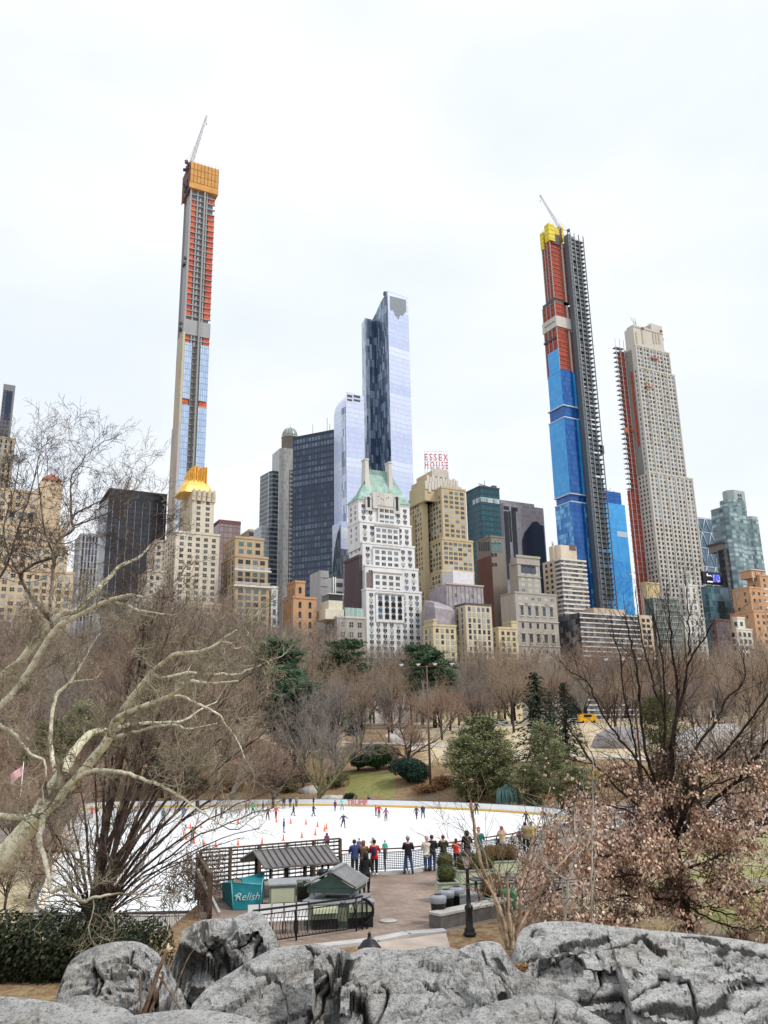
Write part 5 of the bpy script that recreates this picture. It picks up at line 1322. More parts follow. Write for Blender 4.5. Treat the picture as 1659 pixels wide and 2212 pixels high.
b.part(q, 'crown_screen', [pmat('crown_grey_fins', (.27, .31, .33), .5, bmp=0)])
q = MB(); x0, z0 = b.F(783, 690, 14); q.obox(Matrix.Translation((1.5, 6, b.h+1.2)), 2.2, 2.2, 2.4); b.part(q, 'roof_unit', [trimd])
# west/left limb stepping back on the dark side
xl, zl2 = b.F(789, 700, dS); xb9 = b.F(781, 700, dS+9)[0]; xb16 = b.F(783, 700, dS+16)[0]; zt3 = b.F(790, 687, dS)[1]
q = MB(); rr = [(xb9, dS+9), (lerp(xb9, xl, .6), dS+3), (xl, dS), (-.02, dS), (-.02, dS+16), (max(xb9+.1, xb16), dS+16)]
q.prism(rr, 0, zt3, 0, 1); fc = b.part(q, 'side_limb', [pch, roofing])
q = MB(); xc = b.F(797, 700, dS)[0]; q.box(xc, -.03, dS-.3, dS-.02, 0, zt3-1); b.part(q, 'dark_bay', [drk])
xd, zd_ = b.F(796, 1050, dS-.6)
# low wing
xw0, zw = b.F(747, 846, 6); xw1, _ = b.F(786, 846, 6); xw2 = b.F(737.5, 880, 14)[0]
q = MB(); q.loft([[(xw2, 14, z), (xw2+.6, 9, z), (xw0, 6, z), (xw1, 6, z), (xw1, 26, z), (xw2, 26, z)] for z in (0, zw-9)] + [[(xw2+1.2, 14, zw-4), (xw2+1.8, 9, zw-4), (xw0, 6, zw-3), (xw1, 6, zw-3.6), (xw1, 26, zw-4), (xw2+1.2, 26, zw-4)], [(xw2+3.2, 14, zw), (xw2+3.4, 9, zw), (xw0, 6, zw), (xw1, 6, zw-1), (xw1, 26, zw), (xw2+3.2, 26, zw)]], 0); 
q.uv = [[(q.v[i][0]-q.v[i][1]*.8, q.v[i][2]) for i in f] for f in q.f]
b.part(q, 'lower_wing', [lav])
q = MB(); q.face([(xw2-.05, 14, 0), (xw2+.55, 8.9, 0), (xw2+.55, 8.9, zw-9), (xw2-.05, 14, zw-9)], 0, [(0, 0), (5, 0), (5, zw-9), (0, zw-9)]); q.face([(xw2+.55, 8.9, 0), (xw0, 5.9, 0), (xw0, 5.9, zw-6), (xw2+.55, 8.9, zw-9)], 0, [(0, 0), (8, 0), (8, zw-6), (0, zw-9)])
b.part(q, 'patchwork_corner', [pch])
for (pa, pb_, ta, tb_) in ((750, 761, 852, 857), (764, 778, 853, 858), (750, 761, 861, 865), (764, 778, 862, 866)):
    xa, za = b.F(pa, tb_, 6); xb_, _ = b.F(pb_, tb_, 6); zc_ = b.F(pa, ta, 6)[1]; q = MB(); q.box(xa, xb_, 5.8, 5.98, za, zc_); b.part(q, 'louvre', [trimd])
# low reflecting glass block in front
b = Bld('office_building', 'small blue glass block with a dark curved flank at the foot of the lavender tower', 736, 1126, 470, 752, 717)
q = MB(); q.box(0, b.w, 0, 12, 0, b.h); b.part(q, 'facade', [lav]); q = MB(); zz = b.F(740, 1186)[1]; q.box(-.03, b.w+.03, -.15, -.01, 0, zz); b.part(q, 'lower_facade', [drk])
q = MB(); q.loft([[(-.1, y, 0), (-.1, y+.01, 0), (-.1, y+.01, zt_), (-.1, y, zt_)] for y, zt_ in ((0.2, b.h-2), (b.d*.35, b.h-6), (b.d*.7, b.h-14), (b.d*.9, b.h-24), (b.d, 0.5))], 0); q.uv = [[(q.v[i][1], q.v[i][2]) for i in f] for f in q.f]
q2 = MB(); ys_ = [0.2, b.d*.35, b.d*.7, b.d*.9, b.d]; zs_ = [b.h-2, b.h-6, b.h-14, b.h-24, b.h-40]
for i in range(4): q2.face([(-.1, ys_[i+1], 0), (-.1, ys_[i], 0), (-.1, ys_[i], zs_[i]), (-.1, ys_[i+1], zs_[i+1])], 0, [(ys_[i+1], 0), (ys_[i], 0), (ys_[i], zs_[i]), (ys_[i+1], zs_[i+1])]); q2.face([(-.1, ys_[i+1], zs_[i+1]), (-.1, ys_[i], zs_[i]), (6, ys_[i], zs_[i]), (6, ys_[i+1], zs_[i+1])])
b.part(q2, 'curved_flank', [curtain('teal_dark_glass', 1.6, 3.6, (.01, .04, .06), (.12, .22, .27), (.03, .06, .08), .1, .1, metal=.2, vary=2.)])

# 13 white hotel with green roof
white_h = masonry('white_glazed_brick', (.76, .76, .77), .16)
Yh = Yrow(790, 388)
b = mason('apartment_building', 'white stepped apartment hotel with a steep green copper roof and two tall chimneys', white_h,
      [(791, 910, 1274, 0), (789, 903, 1223, 2.2), (783, 895, 1173, 4.2), (777, 888, 1127, 6), (774, 884, 1082, 7.4)], Yh, 752, trim=trimw, cw=3.75, fh=2.8, ww=2.0, wh=1.55, style='pairac', pal=(0, 1, 1, 1, 2, 3), fin=False, side_cw=5)
x0, x1, ys, yb, zl, z1 = b.tiers[4]
cu = pmat('verdigris_copper', (.30, .44, .39), .75, var=.35, scale=.3)
ra, zr_ = b.F(793, 1017, ys+9); rb_, zr2 = b.F(841, 1021, ys+9); e0 = b.F(757, 1086, ys-.6)[0]; e1 = x1+.6; yb2 = b.d
xe0 = x0-.7
q = MB(); q.loft([[(xe0, ys-.7, z1+.9), (e1, ys-.7, z1+.9), (e1, yb2, z1+.9), (xe0, yb2, z1+.9)], [(lerp(xe0, ra, .34), ys+2.6, lerp(z1, zr_, .34)), (lerp(e1, rb_, .34), ys+2.6, lerp(z1, zr_, .34)), (lerp(e1, rb_, .42), yb2-2.5, lerp(z1, zr_, .32)), (lerp(xe0, ra, .42), yb2-2.5, lerp(z1, zr_, .32))], [(ra, ys+8, zr_), (rb_, ys+8, zr_), (rb_, yb2-6, zr_), (ra, yb2-6, zr_)]], 0)
roof = b.part(q, 'roof', [cu])
q = MB()
for i in range(15):
    t = i/14; q.tube([(lerp(xe0, e1, t), ys-.75, z1+1), (lerp(lerp(xe0, ra, .42), lerp(e1, rb_, .42), t), ys+2.5, lerp(z1, zr_, .32)+.05), (lerp(ra, rb_, t), ys+7.9, zr_)], .13, 3)
b.part(q, 'roof_seam', [pmat('pale_verdigris', (.4, .56, .5), .8)], roof)
for (pa, pb_, pt) in ((789, 796, 993), (840, 846, 1000)):
    xa, zt_ = b.F(pa, pt, ys+4); xb_, _ = b.F(pb_, pt, ys+4); q = MB(); q.loft([[(xa-k, ys+4-k, z), (xb_+k, ys+4-k, z), (xb_+k, ys+8+k, z), (xa-k, ys+8+k, z)] for z, k in ((z1+6, .5), (zt_-12, .3), (zt_, 0), (zt_, .25), (zt_+.8, .25))]); b.part(q, 'chimney', [lime], roof)
xa, zt_ = b.F(805, 1062, ys-.9); xb_, _ = b.F(849, 1062, ys-.9); q = MB(); q.box(xa, xb_, ys-1.2, ys+8, z1-3, zt_); b.part(q, 'gable_wall', [lime], roof)
q = MB()
for u in (.25, .5, .75, .4, .65): q.box(lerp(xa, xb_, u)-.25, lerp(xa, xb_, u)+.25, ys-1.26, ys-1.2, lerp(z1, zt_, .3+.5*abs(u-.5)*2), lerp(z1, zt_, .3+.5*abs(u-.5)*2)+.5)
b.part(q, 'vent_hole', [trimd], roof)
for pxm in (796, 857):
    xm, zm = b.F(pxm, 1075, ys-1); q = MB(); q.box(xm-1.6, xm+1.6, ys-1.15, ys+4, z1-4.5, zm); 
    q.tube([(xm, ys-1.15, zm), (xm, ys+4, zm)], 1.6, 14); dmr = b.part(q, 'dormer', [lime], roof); q = MB(); q.box(xm-.7, xm+.7, ys-1.22, ys-1.15, z1-3, zm+.4); b.part(q, 'dormer_window', [PANES[0]], dmr)
# projecting centre bay in steps
for pa, pb_, pt, yy in ((812, 872, 1283, -.5), (806, 868, 1237, 1.5), (806, 864, 1183, 3.2), (809, 862, 1136, 5.2), (817, 853, 1094, 6.4)):
    xa, zt_ = b.F(pa, pt, yy); xb_, _ = b.F(pb_, pt, yy); q = MB(); q.box(xa, xb_, yy, yy+5, zt_-13, zt_); wl = b.part(q, 'bay', [white_h])
    q = MB(); q.box(xa-.2, xb_+.2, yy-.25, yy+.2, zt_, zt_+.7); b.part(q, 'parapet', [grey_s], wl)
    b.grid('F', yy, xa+.5, xb_-.5, zt_-12.5, zt_-.6, 3.3, 2.9, 2.1, 1.7, 'triple' if pt < 1250 else 'arch', trimd if pt > 1250 else trimw, (0, 0, 1, 2))
b.wins = [w_ for w_ in b.wins if not (w_[0] == 'F' and w_[3] not in (-.5, 1.5, 3.2, 5.2, 6.4) and any(
          xa_ < w_[1] < xb__ and z_-13 < w_[2] < z_ for xa_, xb__, z_ in [(b.F(p0, pt, yy)[0], b.F(p1, pt, yy)[0], b.F(p0, pt, yy)[1]) for p0, p1, pt, yy in ((812,872,1283,-.5),(806,868,1237,1.5),(806,864,1183,3.2),(809,862,1136,5.2),(817,853,1094,6.4))]))]
zb3 = b.S(770, 1207, -.8)[1]; q = MB(); q.box(-1.0, -.02, 5, b.d+2, 0, zb3); b.part(q, 'dark_lower_side', [masonry('mauve_brown_brick', (.12, .09, .1))], None, 'dark mauve brown brick lower side wall')  # lower side wall in one darker brick colour
q = MB(); q.box(-1.3, 0.3, 4.8, b.d+2.2, zb3, zb3+1.4); b.part(q, 'cornice', [masonry('mauve_brown_brick', (.12, .09, .1))])
b.wins = [w_ for w_ in b.wins if not (w_[0] == 'S' and w_[2] < zb3+1)]
x0, z0 = b.F(792, 1268, 2.15); x1_, z1_ = b.F(816, 1238, 2.15); q = MB(); q.box(x0, x1_, 1.95, 2.1, z0, z1_); b.part(q, 'shade_netting', [pmat('brown_netting', (.2, .15, .14), .8)])
b.finish(trimw, 1400)

# 14 small buildings in front, west of the white hotel
mason('town_house', 'orange brick penthouse block with three arched openings above the bare trees', masonry('orange_brick', (.56, .33, .19)), [(612, 684, 1292, 0), (616.5, 659, 1258, 2)], Yrow(640), None, trim=trimd, cw=4, fh=4.5, ww=1.2, wh=2.2, style='arch', pal=(0,), d=16)
b = Bld('gallery_building', 'windowless pale grey concrete building of stacked slanting slabs', 692, 1232, 425, 743, 684)
q = MB(); gw = masonry('ribbed_concrete', (.45, .44, .45)); q.box(0, b.w*.35, 0, 14, 0, b.h, 0, 1); q.box(b.w*.35+.1, b.w, .6, 14, 0, b.h-3.5, 0, 1); w_ = b.part(q, 'wall', [gw, roofing])
q = MB()
for k in range(7): z = b.h-4-k*4.6; q.box(.2, b.w*.35-.3, -.12, -.02, z, z+.25)
for k in range(6): z = b.h-8-k*4.6; q.box(b.w*.62, b.w-.6, .42, .55, z, z+2.2)
b.part(q, 'dark_joint', [pmat('slot_dark', (.05, .055, .07), .5)])
for k in (0, 1): q = MB(); q.tube([(b.w*.55+k*1.2, .1, b.h-30), (b.w*.55+k*1.2, .1, b.h-3)], .35, 8); b.part(q, 'flue', [pmat('white_flue', (.75, .75, .75), .5)])
b = mason('club_house', 'low cream stone club house with a glazed roof room in front of the white hotel', masonry('warm_grey_stone', (.42, .38, .34)), [(702, 789, 1334, 0)], Yrow(740, 375), None, trim=trimw, cw=4.6, fh=4.4, ww=2.0, wh=2.4, style='pair', pal=(0, 1, 2), d=18, fin=False, cornice=lime)
x0, z0 = b.F(703, 1309, 2); x1_, _ = b.F(743, 1309, 2); q = MB(); q.box(x0, x1_, 2, 14, b.h-.5, b.F(720, 1316, 2)[1]); q.box(x0+2, x1_-.2, 3, 13, b.h, b.F(720, 1297, 3)[1]); b.part(q, 'penthouse', [masonry('ivory_stucco', (.72, .66, .54))])
xa, za = b.F(712, 1297, 3.2); xb_, _ = b.F(741, 1297, 3.2); zt_ = b.F(720, 1281, 3.2)[1]; q = MB(); q.box(xa, xb_, 4, 12, za, zt_-.5); b.part(q, 'roof_lantern', [PANES[0]]); q = MB(); q.box(xa-.5, xb_+.5, 3.5, 12.5, zt_-.5, zt_); b.part(q, 'lantern_roof', [lime])
xa, za = b.F(746, 1329, 2); xb_, _ = b.F(786, 1329, 2); zt_ = b.F(760, 1313, 2)[1]; q = MB(); q.box(xa, xb_, 2, 10, b.h, zt_); b.part(q, 'conservatory', [curtain('conservatory_glass', 2.2, 5, (.2, .33, .3), (.35, .48, .45), (.6, .64, .62), .1, .1, metal=.2)])
b.finish(trimw, 1440)
# buildings behind, slate column between
b = Bld('office_building', 'slate grey reflective block just left of the white hotel with the green roof', 735, 1186, 455, 756, None, d=20)
q = MB(); q.box(0, b.w, 0, b.d, 0, b.h, 0, 1); b.part(q, 'facade', [curtain('slate_reflective', 1.8, 3.4, (.08, .09, .13), (.3, .33, .42), (.1, .11, .15), .12, .15, metal=.2), roofing])

# 15 big buff hotel with sign
Ye = Yrow(950, 392)
b = mason('apartment_building', 'big buff brick art deco hotel tower carrying red roof letters', buff,
      [(954, 1024, 1235, 0), (954.3, 1021, 1165, .5), (953.6, 1005, 1054, .9)], Ye, 900, trim=trimb, cw=3.1, fh=2.6, ww=2.1, wh=1.5, style='triple', pal=(0, 1, 1, 2, 3), fin=False, side_cw=2.8)
x0, x1, ys, yb, zl, z1 = b.tiers[2]
# west recess and east wing details
dm_, zz = b.S(918, 1070, -.02)
q = MB(); ya, _ = b.S(918, 1090, -1.5); yb_, _ = b.S(900, 1073, -1.5); q.box(-3.2, -.03, ya, b.d+1, 0, b.S(905, 1072, -2)[1]); wg = b.part(q, 'wing', [buff])
b.grid('S', -3.2, ya+.6, b.d, 14, b.S(905, 1075, -2)[1]-1, 2.8, 2.6, 1.1, 1.5, 'sash', trimb, (0, 1, 3, 0))
yq, zq = b.S(897, 1120, -3.2); q = MB(); q.box(-5.0, -3.22, ya+8, b.d+6, 0, zq); b.part(q, 'wing', [buff]); b.grid('S', -5.0, ya+9, b.d+5, 14, zq-1, 2.8, 2.6, 1.1, 1.5, 'sash', trimb, (0, 0, 1))
b.finish(trimb, 1350)
frost = masonry('pale_cast_stone', (.62, .58, .52))
for l, r_, tp_, yy, mm in ((917, 996, 1044, 6, buff), (921, 988, 1032, 8, buff), (932, 968, 1016.5, 10, buff)):
    xa, zt_ = b.F(l, tp_, yy); xb_, _ = b.F(r_, tp_, yy); q = MB(); q.box(xa, xb_, yy, yy+16, z1-6, zt_); w_ = b.part(q, 'wall', [mm])
    q = MB(); n_ = 12
    for i in range(n_):
        x = lerp(xa, xb_, (i+.5)/n_); hh = 3.0+1.5*((i % 3) == 1)
        q.box(x-(xb_-xa)/n_*.42, x+(xb_-xa)/n_*.42, yy-.5, yy+.2, zt_-hh, zt_+.6+.8*((i % 2) == 0))
    b.part(q, 'crown_fin', [frost], w_)
# roof letters: their own thing
zs0 = b.F(945, 1014, 16); L0 = b.o+b.ex*b.F(943, 1013, 16)[0]+b.ey*16+Vector((0, 0, b.F(943, 1013, 16)[1]))
ht = b.F(943, 979, 16)[1]-b.F(943, 995, 16)[1]
sg = thing('roof_sign', 'red roof letters reading ESSEX HOUSE on a pale lattice above the buff hotel', 'sign', L0, b.th-R(20))
wpx = b.F(965, 1000, 16)[0]-b.F(922, 1000, 16)[0]
red_n = pmat('red_sign_letters', (.62, .03, .035), .5, bmp=0)
for txt, py in (('ESSEX', 995), ('HOUSE', 1012)):
    zz = b.F(943, py, 16)[1]-(L0.z-b.zb); me = text_mesh(' '.join(txt), ht*1.3, 'letters', .12); xs = [v.co.x for v in me.vertices]; w0 = max(xs)-min(xs); me.materials.append(red_n)
    o = obj('letters', me, sg, (0, 0, zz)); o.rotation_euler = (R(90), 0, 0); o.scale = (wpx*1.0/w0, 1, 1)
q = MB(); zl0 = -(L0.z-b.zb)+b.F(943, 1020, 16)[1]
for i in range(9): x = lerp(-wpx/2, wpx/2, i/8); q.tube([(x, .5, zl0), (x, .5, ht*2.5)], .1, 4)
for i in range(7): z = lerp(zl0, ht*2.4, i/6); q.tube([(-wpx/2, .5, z), (wpx/2, .5, z)], .08, 4)
for i in range(4): x = lerp(-wpx/2, wpx/2, i/3.3); q.tube([(x, .5, zl0), (x+2, 6, zl0-3)], .1, 4)
part(q, 'sign_frame', [pmat('pale_lattice', (.6, .58, .58), .6, bmp=0)], sg)

# 16 teal glass block
b = Bld('office_building', 'dark teal glass office block rising behind the brown brick tower', 1037, 1051, 520, 1078, 1006)
tg = curtain('teal_office_glass', 3.0, 3.7, (.005, .05, .075), (.02, .12, .15), (.01, .03, .04), .09, .3, metal=.2, bands=18, vary=1.4)
q = MB(); q.box(0, b.w, 0, b.d, 0, b.h, 0, 1); b.part(q, 'facade', [tg, roofing])
z = b.F(1050, 1078)[1]; q = MB(); q.box(-.15, b.w+.1, -.15, b.d*.55, z-2.2, z+1); b.part(q, 'pale_band', [curtain('pale_band_glass', 1.8, 3.4, (.05, .1, .12), (.5, .58, .6), (.4, .45, .46), .25, .15, metal=.2)])
q = MB(); q.box(-.3, b.w+.3, -.3, b.d, b.h, b.h+.8); b.part(q, 'parapet', [trimd]); q = MB(); q.tube([(8, 6, b.h), (8, 6, b.h+7)], .2, 4); q.bar((3, 6, b.h+4), (13, 7, b.h+3), .4); q.box(14, 17, 5, 8, b.h+.8, b.h+4); b.part(q, 'roof_plant', [trimd])
# 17 mauve tower
b = Bld('office_building', 'mauve grey granite tower with tall black notches beside the teal block', 1086, 1091, 560, 1173, 1080)
mg = curtain('mauve_granite', 1.9, 3.5, (.22, .21, .24), (.33, .31, .35), (.26, .25, .28), .12, .3, metal=.15)
mu = b.F(1163, 1085, 3); q = MB(); q.box(0, b.w, 0, 25, 0, b.F(1173, 1098)[1]-.0, 0, 1); b.part(q, 'facade', [mg, roofing]); q = MB(); q.box(.5, mu[0]-4, 3, 22, b.h-6, b.F(1100, 1082, 3)[1], 0, 1); b.part(q, 'upper_floors', [mg, roofing])
blk = pmat('black_glass_notch', (.015, .017, .03), .15, bmp=0)
for l, r_, t, bo in ((1087, 1098, 1083, 1100), (1104, 1117, 1090, 1103), (1088, 1097, 1104, 1250), (1104, 1113, 1100, 1250), (1098.5, 1102, 1104, 1170)):
    xa, zt_ = b.F(l, t); xb_, _ = b.F(r_, t); zb_ = b.F(l, bo)[1]; q = MB(); q.box(xa, xb_, -.3, -.02, zb_, min(zt_, b.h-.6)); b.part(q, 'notch', [blk])
q = MB(); pts = [(1127, 1168), (1133, 1150), (1141, 1140), (1150, 1128), (1160, 1126), (1168, 1134), (1174, 1136)]
P2 = [b.F(x, y) for x, y in pts]; q.face([(P2[0][0], -.05, 0)]+[(b.w+.02, -.05, 0)]+[(x, -.05, z) for x, z in P2[::-1]], 0); b.part(q, 'painted_reflection', [pmat('navy_reflection_patch', (.015, .025, .05), .12, bmp=0)])  # dark reflection painted on the facade as a navy patch
# 18 brown tower
b = mason('office_building', 'brown brick tower with tall green arched windows and a red brown lower wall', masonry('drab_brown_brick', (.25, .215, .19)), [(1060, 1089, 1160, 0)], Yrow(1060, 415), 1028, trim=trimd, cw=4, fh=4.6, ww=1.3, wh=1.9, style='plain', pal=(0,), side=False, fin=False, z0=120)
b.wins = []
for px in (1066, 1073, 1081):
    x, z = b.F(px, 1192); o_ = b.wins.append(('F', x, z, 0, 2.0, b.F(px, 1172)[1]-z, 'arch', trimd, 4))
for px in (1064, 1071): 
    for py in (1192, 1213): x, z = b.F(px, py+10); b.wins.append(('F', x, z, 0, 1.6, 1.8, 'plain', trimd, 0))
for i in range(5): y, z = b.S(1036+i*5, 1190); b.wins.append(('S', y, z, 0, 1.5, 5, 'plain', trimd, 1))
z = b.S(1050, 1204)[1]; q = MB(); q.box(-.25, -.02, .0, b.d+.1, 0, z); b.part(q, 'painted_wall', [masonry('oxblood_paint', (.17, .085, .075))], None, 'red brown painted lower side wall')
q = MB(); q.lathe([(2.2, 0), (2.2, 1.5), (.1, 3)], (3, 8, b.h), 10); b.part(q, 'water_tank', [trimd]); b.finish(trimd)
# 19 stone club
b = mason('club_building', 'grey stone palazzo style club tower with rows of white windows', grey_s, [(1112, 1201, 1281, 0), (1117.5, 1165, 1216, 5)], Yrow(1110, 392), 1081, trim=trimw, cw=4.1, fh=3.1, ww=2.1, wh=1.4, style='pair', pal=(3, 3, 1), side=False, fin=False, d=25)
b.wins = [w_ for w_ in b.wins if w_[0] == 'F' and not (w_[2] < b.F(1150, 1312)[1] and w_[3] == 0)]
x0, x1, ys, yb, zl, z1 = b.tiers[0]
pale_s = masonry('pale_grey_stone', (.5, .48, .44))
q = MB(); q.box(-.2, -.02, .3, b.d, 0, b.h-.3); b.part(q, 'blank_side_wall', [pale_s], None, 'pale blank rendered side wall')
cols = [lerp(x0+4, x1-4, i/4) for i in range(5)]
for py, ww, wh, st, bo in ((1330, 1.9, 4.2, 'arch', 1), (1357, 1.3, 2.6, 'plain', 0), (1388, 2.2, 4.4, 'plain', 1), (1410, 1.0, 1.6, 'plain', 0)):
    for x in cols:
        z = b.F(1150, py)[1]; b.wins.append(('F', x, z, 0, ww, wh, st, pale_s if bo else trimd, 0 if py > 1340 else 1))
        if bo: q = MB(); q.box(x-ww/2-.5, x+ww/2+.5, -.35, -.02, z-.7, z-.2); q.box(x-ww/2-.6, x+ww/2+.6, -.4, -.02, z+wh+(1 if st == 'arch' else .2), z+wh+(1.5 if st == 'arch' else .6)); b.part(q, 'window_surround', [pale_s])
for py in (1343, 1396): z = b.F(1150, py)[1]; q = MB(); q.box(x0-.3, x1+.3, -.45, -.02, z, z+.5); b.part(q, 'string_course', [pale_s])
xa, zt_ = b.F(1118, 1203, 4.4); xb_, _ = b.F(1164, 1203, 4.4); zz = b.F(1130, 1245, 4.9)[1]
q = MB(); q.box(xa-.5, xb_+.5, 4.6, b.d-2, b.tiers[1][5]-.5, zt_); w_ = b.part(q, 'attic', [grey_s])
q = MB(); q.box(xa-.8, xb_+.8, 4.2, 5, zt_, zt_+1.2); q.box(xa-.8, xb_+.8, 4.5, 5.2, b.F(1130, 1246, 4.9)[1], b.F(1130, 1244, 4.9)[1]); b.part(q, 'cornice', [pmat('mossy_stone', (.36, .38, .3), .9, var=.3)], w_)
for i in range(3): x = lerp(xa+4, xb_-4, i/2); b.wins.append(('F', x, b.F(1130, 1238, 4.9)[1], 4.95, 3.6, 5.0, 'arch', grey_s, 1))
b.finish(trimw, 1440)
# 20 shrouded building
b = Bld('apartment_building', 'building wrapped in mauve grey scaffold netting with a white wrapped box on top', 964, 1262, Yrow(960, 376), 1043, 957)
shr = pmat('mauve_scaffold_net', (.36, .32, .35), .85, var=.25, scale=.35)
q = MB(); q.box(0, b.w, 0, 16, 0, b.h, 0); b.part(q, 'scaffold_net', [shr]); xa, zt_ = b.F(978, 1228, 2); xb_, _ = b.F(1022, 1228, 2)
q = MB(); n_ = 12
q.loft([[(xa+rnd.uniform(-.2, .2), 2, z), (xb_+rnd.uniform(-.2, .2), 2, z), (xb_, 12, z), (xa, 12, z)] for z in (b.h, lerp(b.h, zt_, .3), lerp(b.h, zt_, .6), zt_-1)]); b.part(q, 'white_wrap', [pmat('white_sheeting', (.68, .67, .7), .7, var=.1, scale=.6, bmp=.8)])
q = MB(); q.box(-.3, b.w+.3, -.5, 1, b.h, b.h+.7); b.part(q, 'parapet', [pmat('pinkish_board', (.5, .4, .38), .8)])
for i in range(9): x = b.w*(i+.5)/9; q = MB(); q.box(x-.12, x+.12, -.25, -.02, 0, b.h); b.part(q, 'scaffold_pole', [pmat('mast_steel', (.3, .3, .27), .6)])
for i in range(5):
    for j in range(3): b.wins.append(('F', b.w*(.25+.15*i), b.h-6-4.5*j, 0, 1.6, 1.9, 'sash', trimw, 3 if (i+j) % 3 else 1))
b.finish(trimw)
q = MB(); xa, zt_ = b.F(939, 1303, -3); xb_, _ = b.F(982, 1309, -3); q.loft([[(xa, -3, 0), (xb_, -3, 0), (xb_, 8, 0), (xa, 8, 0)], [(xa, -3, zt_-2), (xb_, -3, zt_-3), (xb_, 8, zt_), (xa, 8, zt_)], [(xa+1, -1, zt_+.5), (xb_-1, -1, zt_-1), (xb_-1, 8, zt_+3), (xa+1, 8, zt_+3)]]); b.part(q, 'scaffold_net', [shr])
# 21 cream building group
b = mason('apartment_building', 'cream brick apartment block with dark roof canopy in front of the netted building', cream_b, [(981, 1061, 1306, 0)], Yrow(1000, 366), None, trim=trimd, cw=2.8, fh=2.6, ww=1.25, wh=1.75, style='sash', pal=(0, 1, 3, 2), d=16, cornice=trimd)
b = mason('apartment_building', 'lower cream brick wing with crenellated parapet right of the white hotel', masonry('yellow_cream_brick', (.63, .54, .36)), [(914, 985, 1352, 0), (915, 944, 1341, .6)], Yrow(950, 364), None, trim=trimd, cw=3, fh=2.7, ww=1.3, wh=1.6, pal=(0, 3, 1), d=14)
mason('apartment_building', 'lower yellow brick wing beside the grey stone club tower', masonry('yellow_cream_brick', (.63, .54, .36)), [(1059, 1118, 1358, 0), (1087, 1117.5, 1345, .5)], Yrow(1080, 366), None, trim=trimd, cw=3, fh=2.7, ww=1.5, wh=1.6, style='pair', pal=(0, 1, 4, 3), d=14)

# 22 banded apartment tower and long slab
wb = masonry('white_banding', (.70, .66, .6)); db = curtain('brown_window_band', 1.7, 3.1, (.04, .03, .035), (.34, .34, .36), (.12, .1, .1), .1, .05, metal=.1, vary=1.1)
b = Bld('apartment_tower', 'white and brown striped apartment tower with a cream roof tank house', 1211, 1205, Yrow(1210, 400), 1266, 1172)
q = MB(); q.box(.3, b.w-.3, .3, b.d, 0, b.h-.2, 0, 1); b.part(q, 'window_wall', [db, roofing])
nfl = int(b.h/2.5)
for k in range(nfl):
    z = b.h-k*2.5; q = MB(); q.box(0, b.w, 0, .29, z-1.0, z-.1); q.box(0, .29, .291, b.d, z-1.0, z-.1); b.part(q, 'white_band', [wb])
q = MB(); q.box(-.2, .25, b.d*.35, b.d+.2, 0, b.h); w_ = b.part(q, 'end_wall', [masonry('sand_end_wall', (.58, .47, .36))]); b.grid('S', -.2, b.d*.4, b.d*.95, 30, b.h-1, 5, 3.1, 1.8, 1.6, 'plain', trimd, (0,))
xa, zt_ = b.F(1206, 1176, 6); xb_, _ = b.F(1248, 1176, 6); q = MB(); q.prism(ch(xa, xb_, 6, 16, 1.5), b.h-.2, zt_, 0); th_ = b.part(q, 'tank_house', [masonry('cream_tank_house', (.7, .6, .47))])
x0, z0 = b.F(1230, 1184, 5.9); x1_, z1_ = b.F(1243, 1174, 5.9); q = MB(); q.box(x0, x1_, 5.85, 5.98, z0-1.2, z1_-1.0); b.part(q, 'louvre', [pmat('maroon_louvre', (.15, .1, .1), .7)], th_)
xa, zt_ = b.F(1194, 1179, 9); xb_, _ = b.F(1203, 1179, 9); q = MB(); q.box(xa, xb_, 9, 12, b.h-.2, zt_); q.tube([(xa+1, 10, zt_), (xa+1, 10, zt_+3)], .6, 8); b.part(q, 'chimney', [masonry('cream_tank_house', (.7, .6, .47))])
b.finish(trimd)
b = Bld('apartment_building', 'long low white and dark banded slab building in front of the half built blue tower', 1206, 1322, Yrow(1300, 375), 1405, None, d=18)
q = MB(); q.box(.3, b.w-.3, .3, b.d, 0, b.h-.2, 0, 1); b.part(q, 'window_wall', [curtain('dark_slab_windows', 2.1, 3.1, (.02, .02, .03), (.22, .23, .25), (.06, .05, .055), .08, .05, metal=.1, vary=1.8), roofing])
for k in range(int(b.h/2.5)):
    z = b.h-k*2.5; q = MB(); q.box(0, b.w, 0, .29, z-.7, z-.1); b.part(q, 'white_band', [wb])
q = MB(); q.box(b.w*.82, b.w+.3, -.3, b.d, 0, b.h+.5); b.part(q, 'end_wall', [masonry('sand_end_wall', (.58, .47, .36))]); b.grid('F', -.3, b.w*.84, b.w*.98, 14, b.h-1, 4, 3.1, 2.2, 1.7, 'plain', trimd, (0, 1))
q = MB(); q.box(b.w*.3, b.w*.75, 6, 16, b.h-.2, b.h+4); b.part(q, 'roof_storey', [masonry('sand_end_wall', (.58, .47, .36))]); b.finish(trimd)

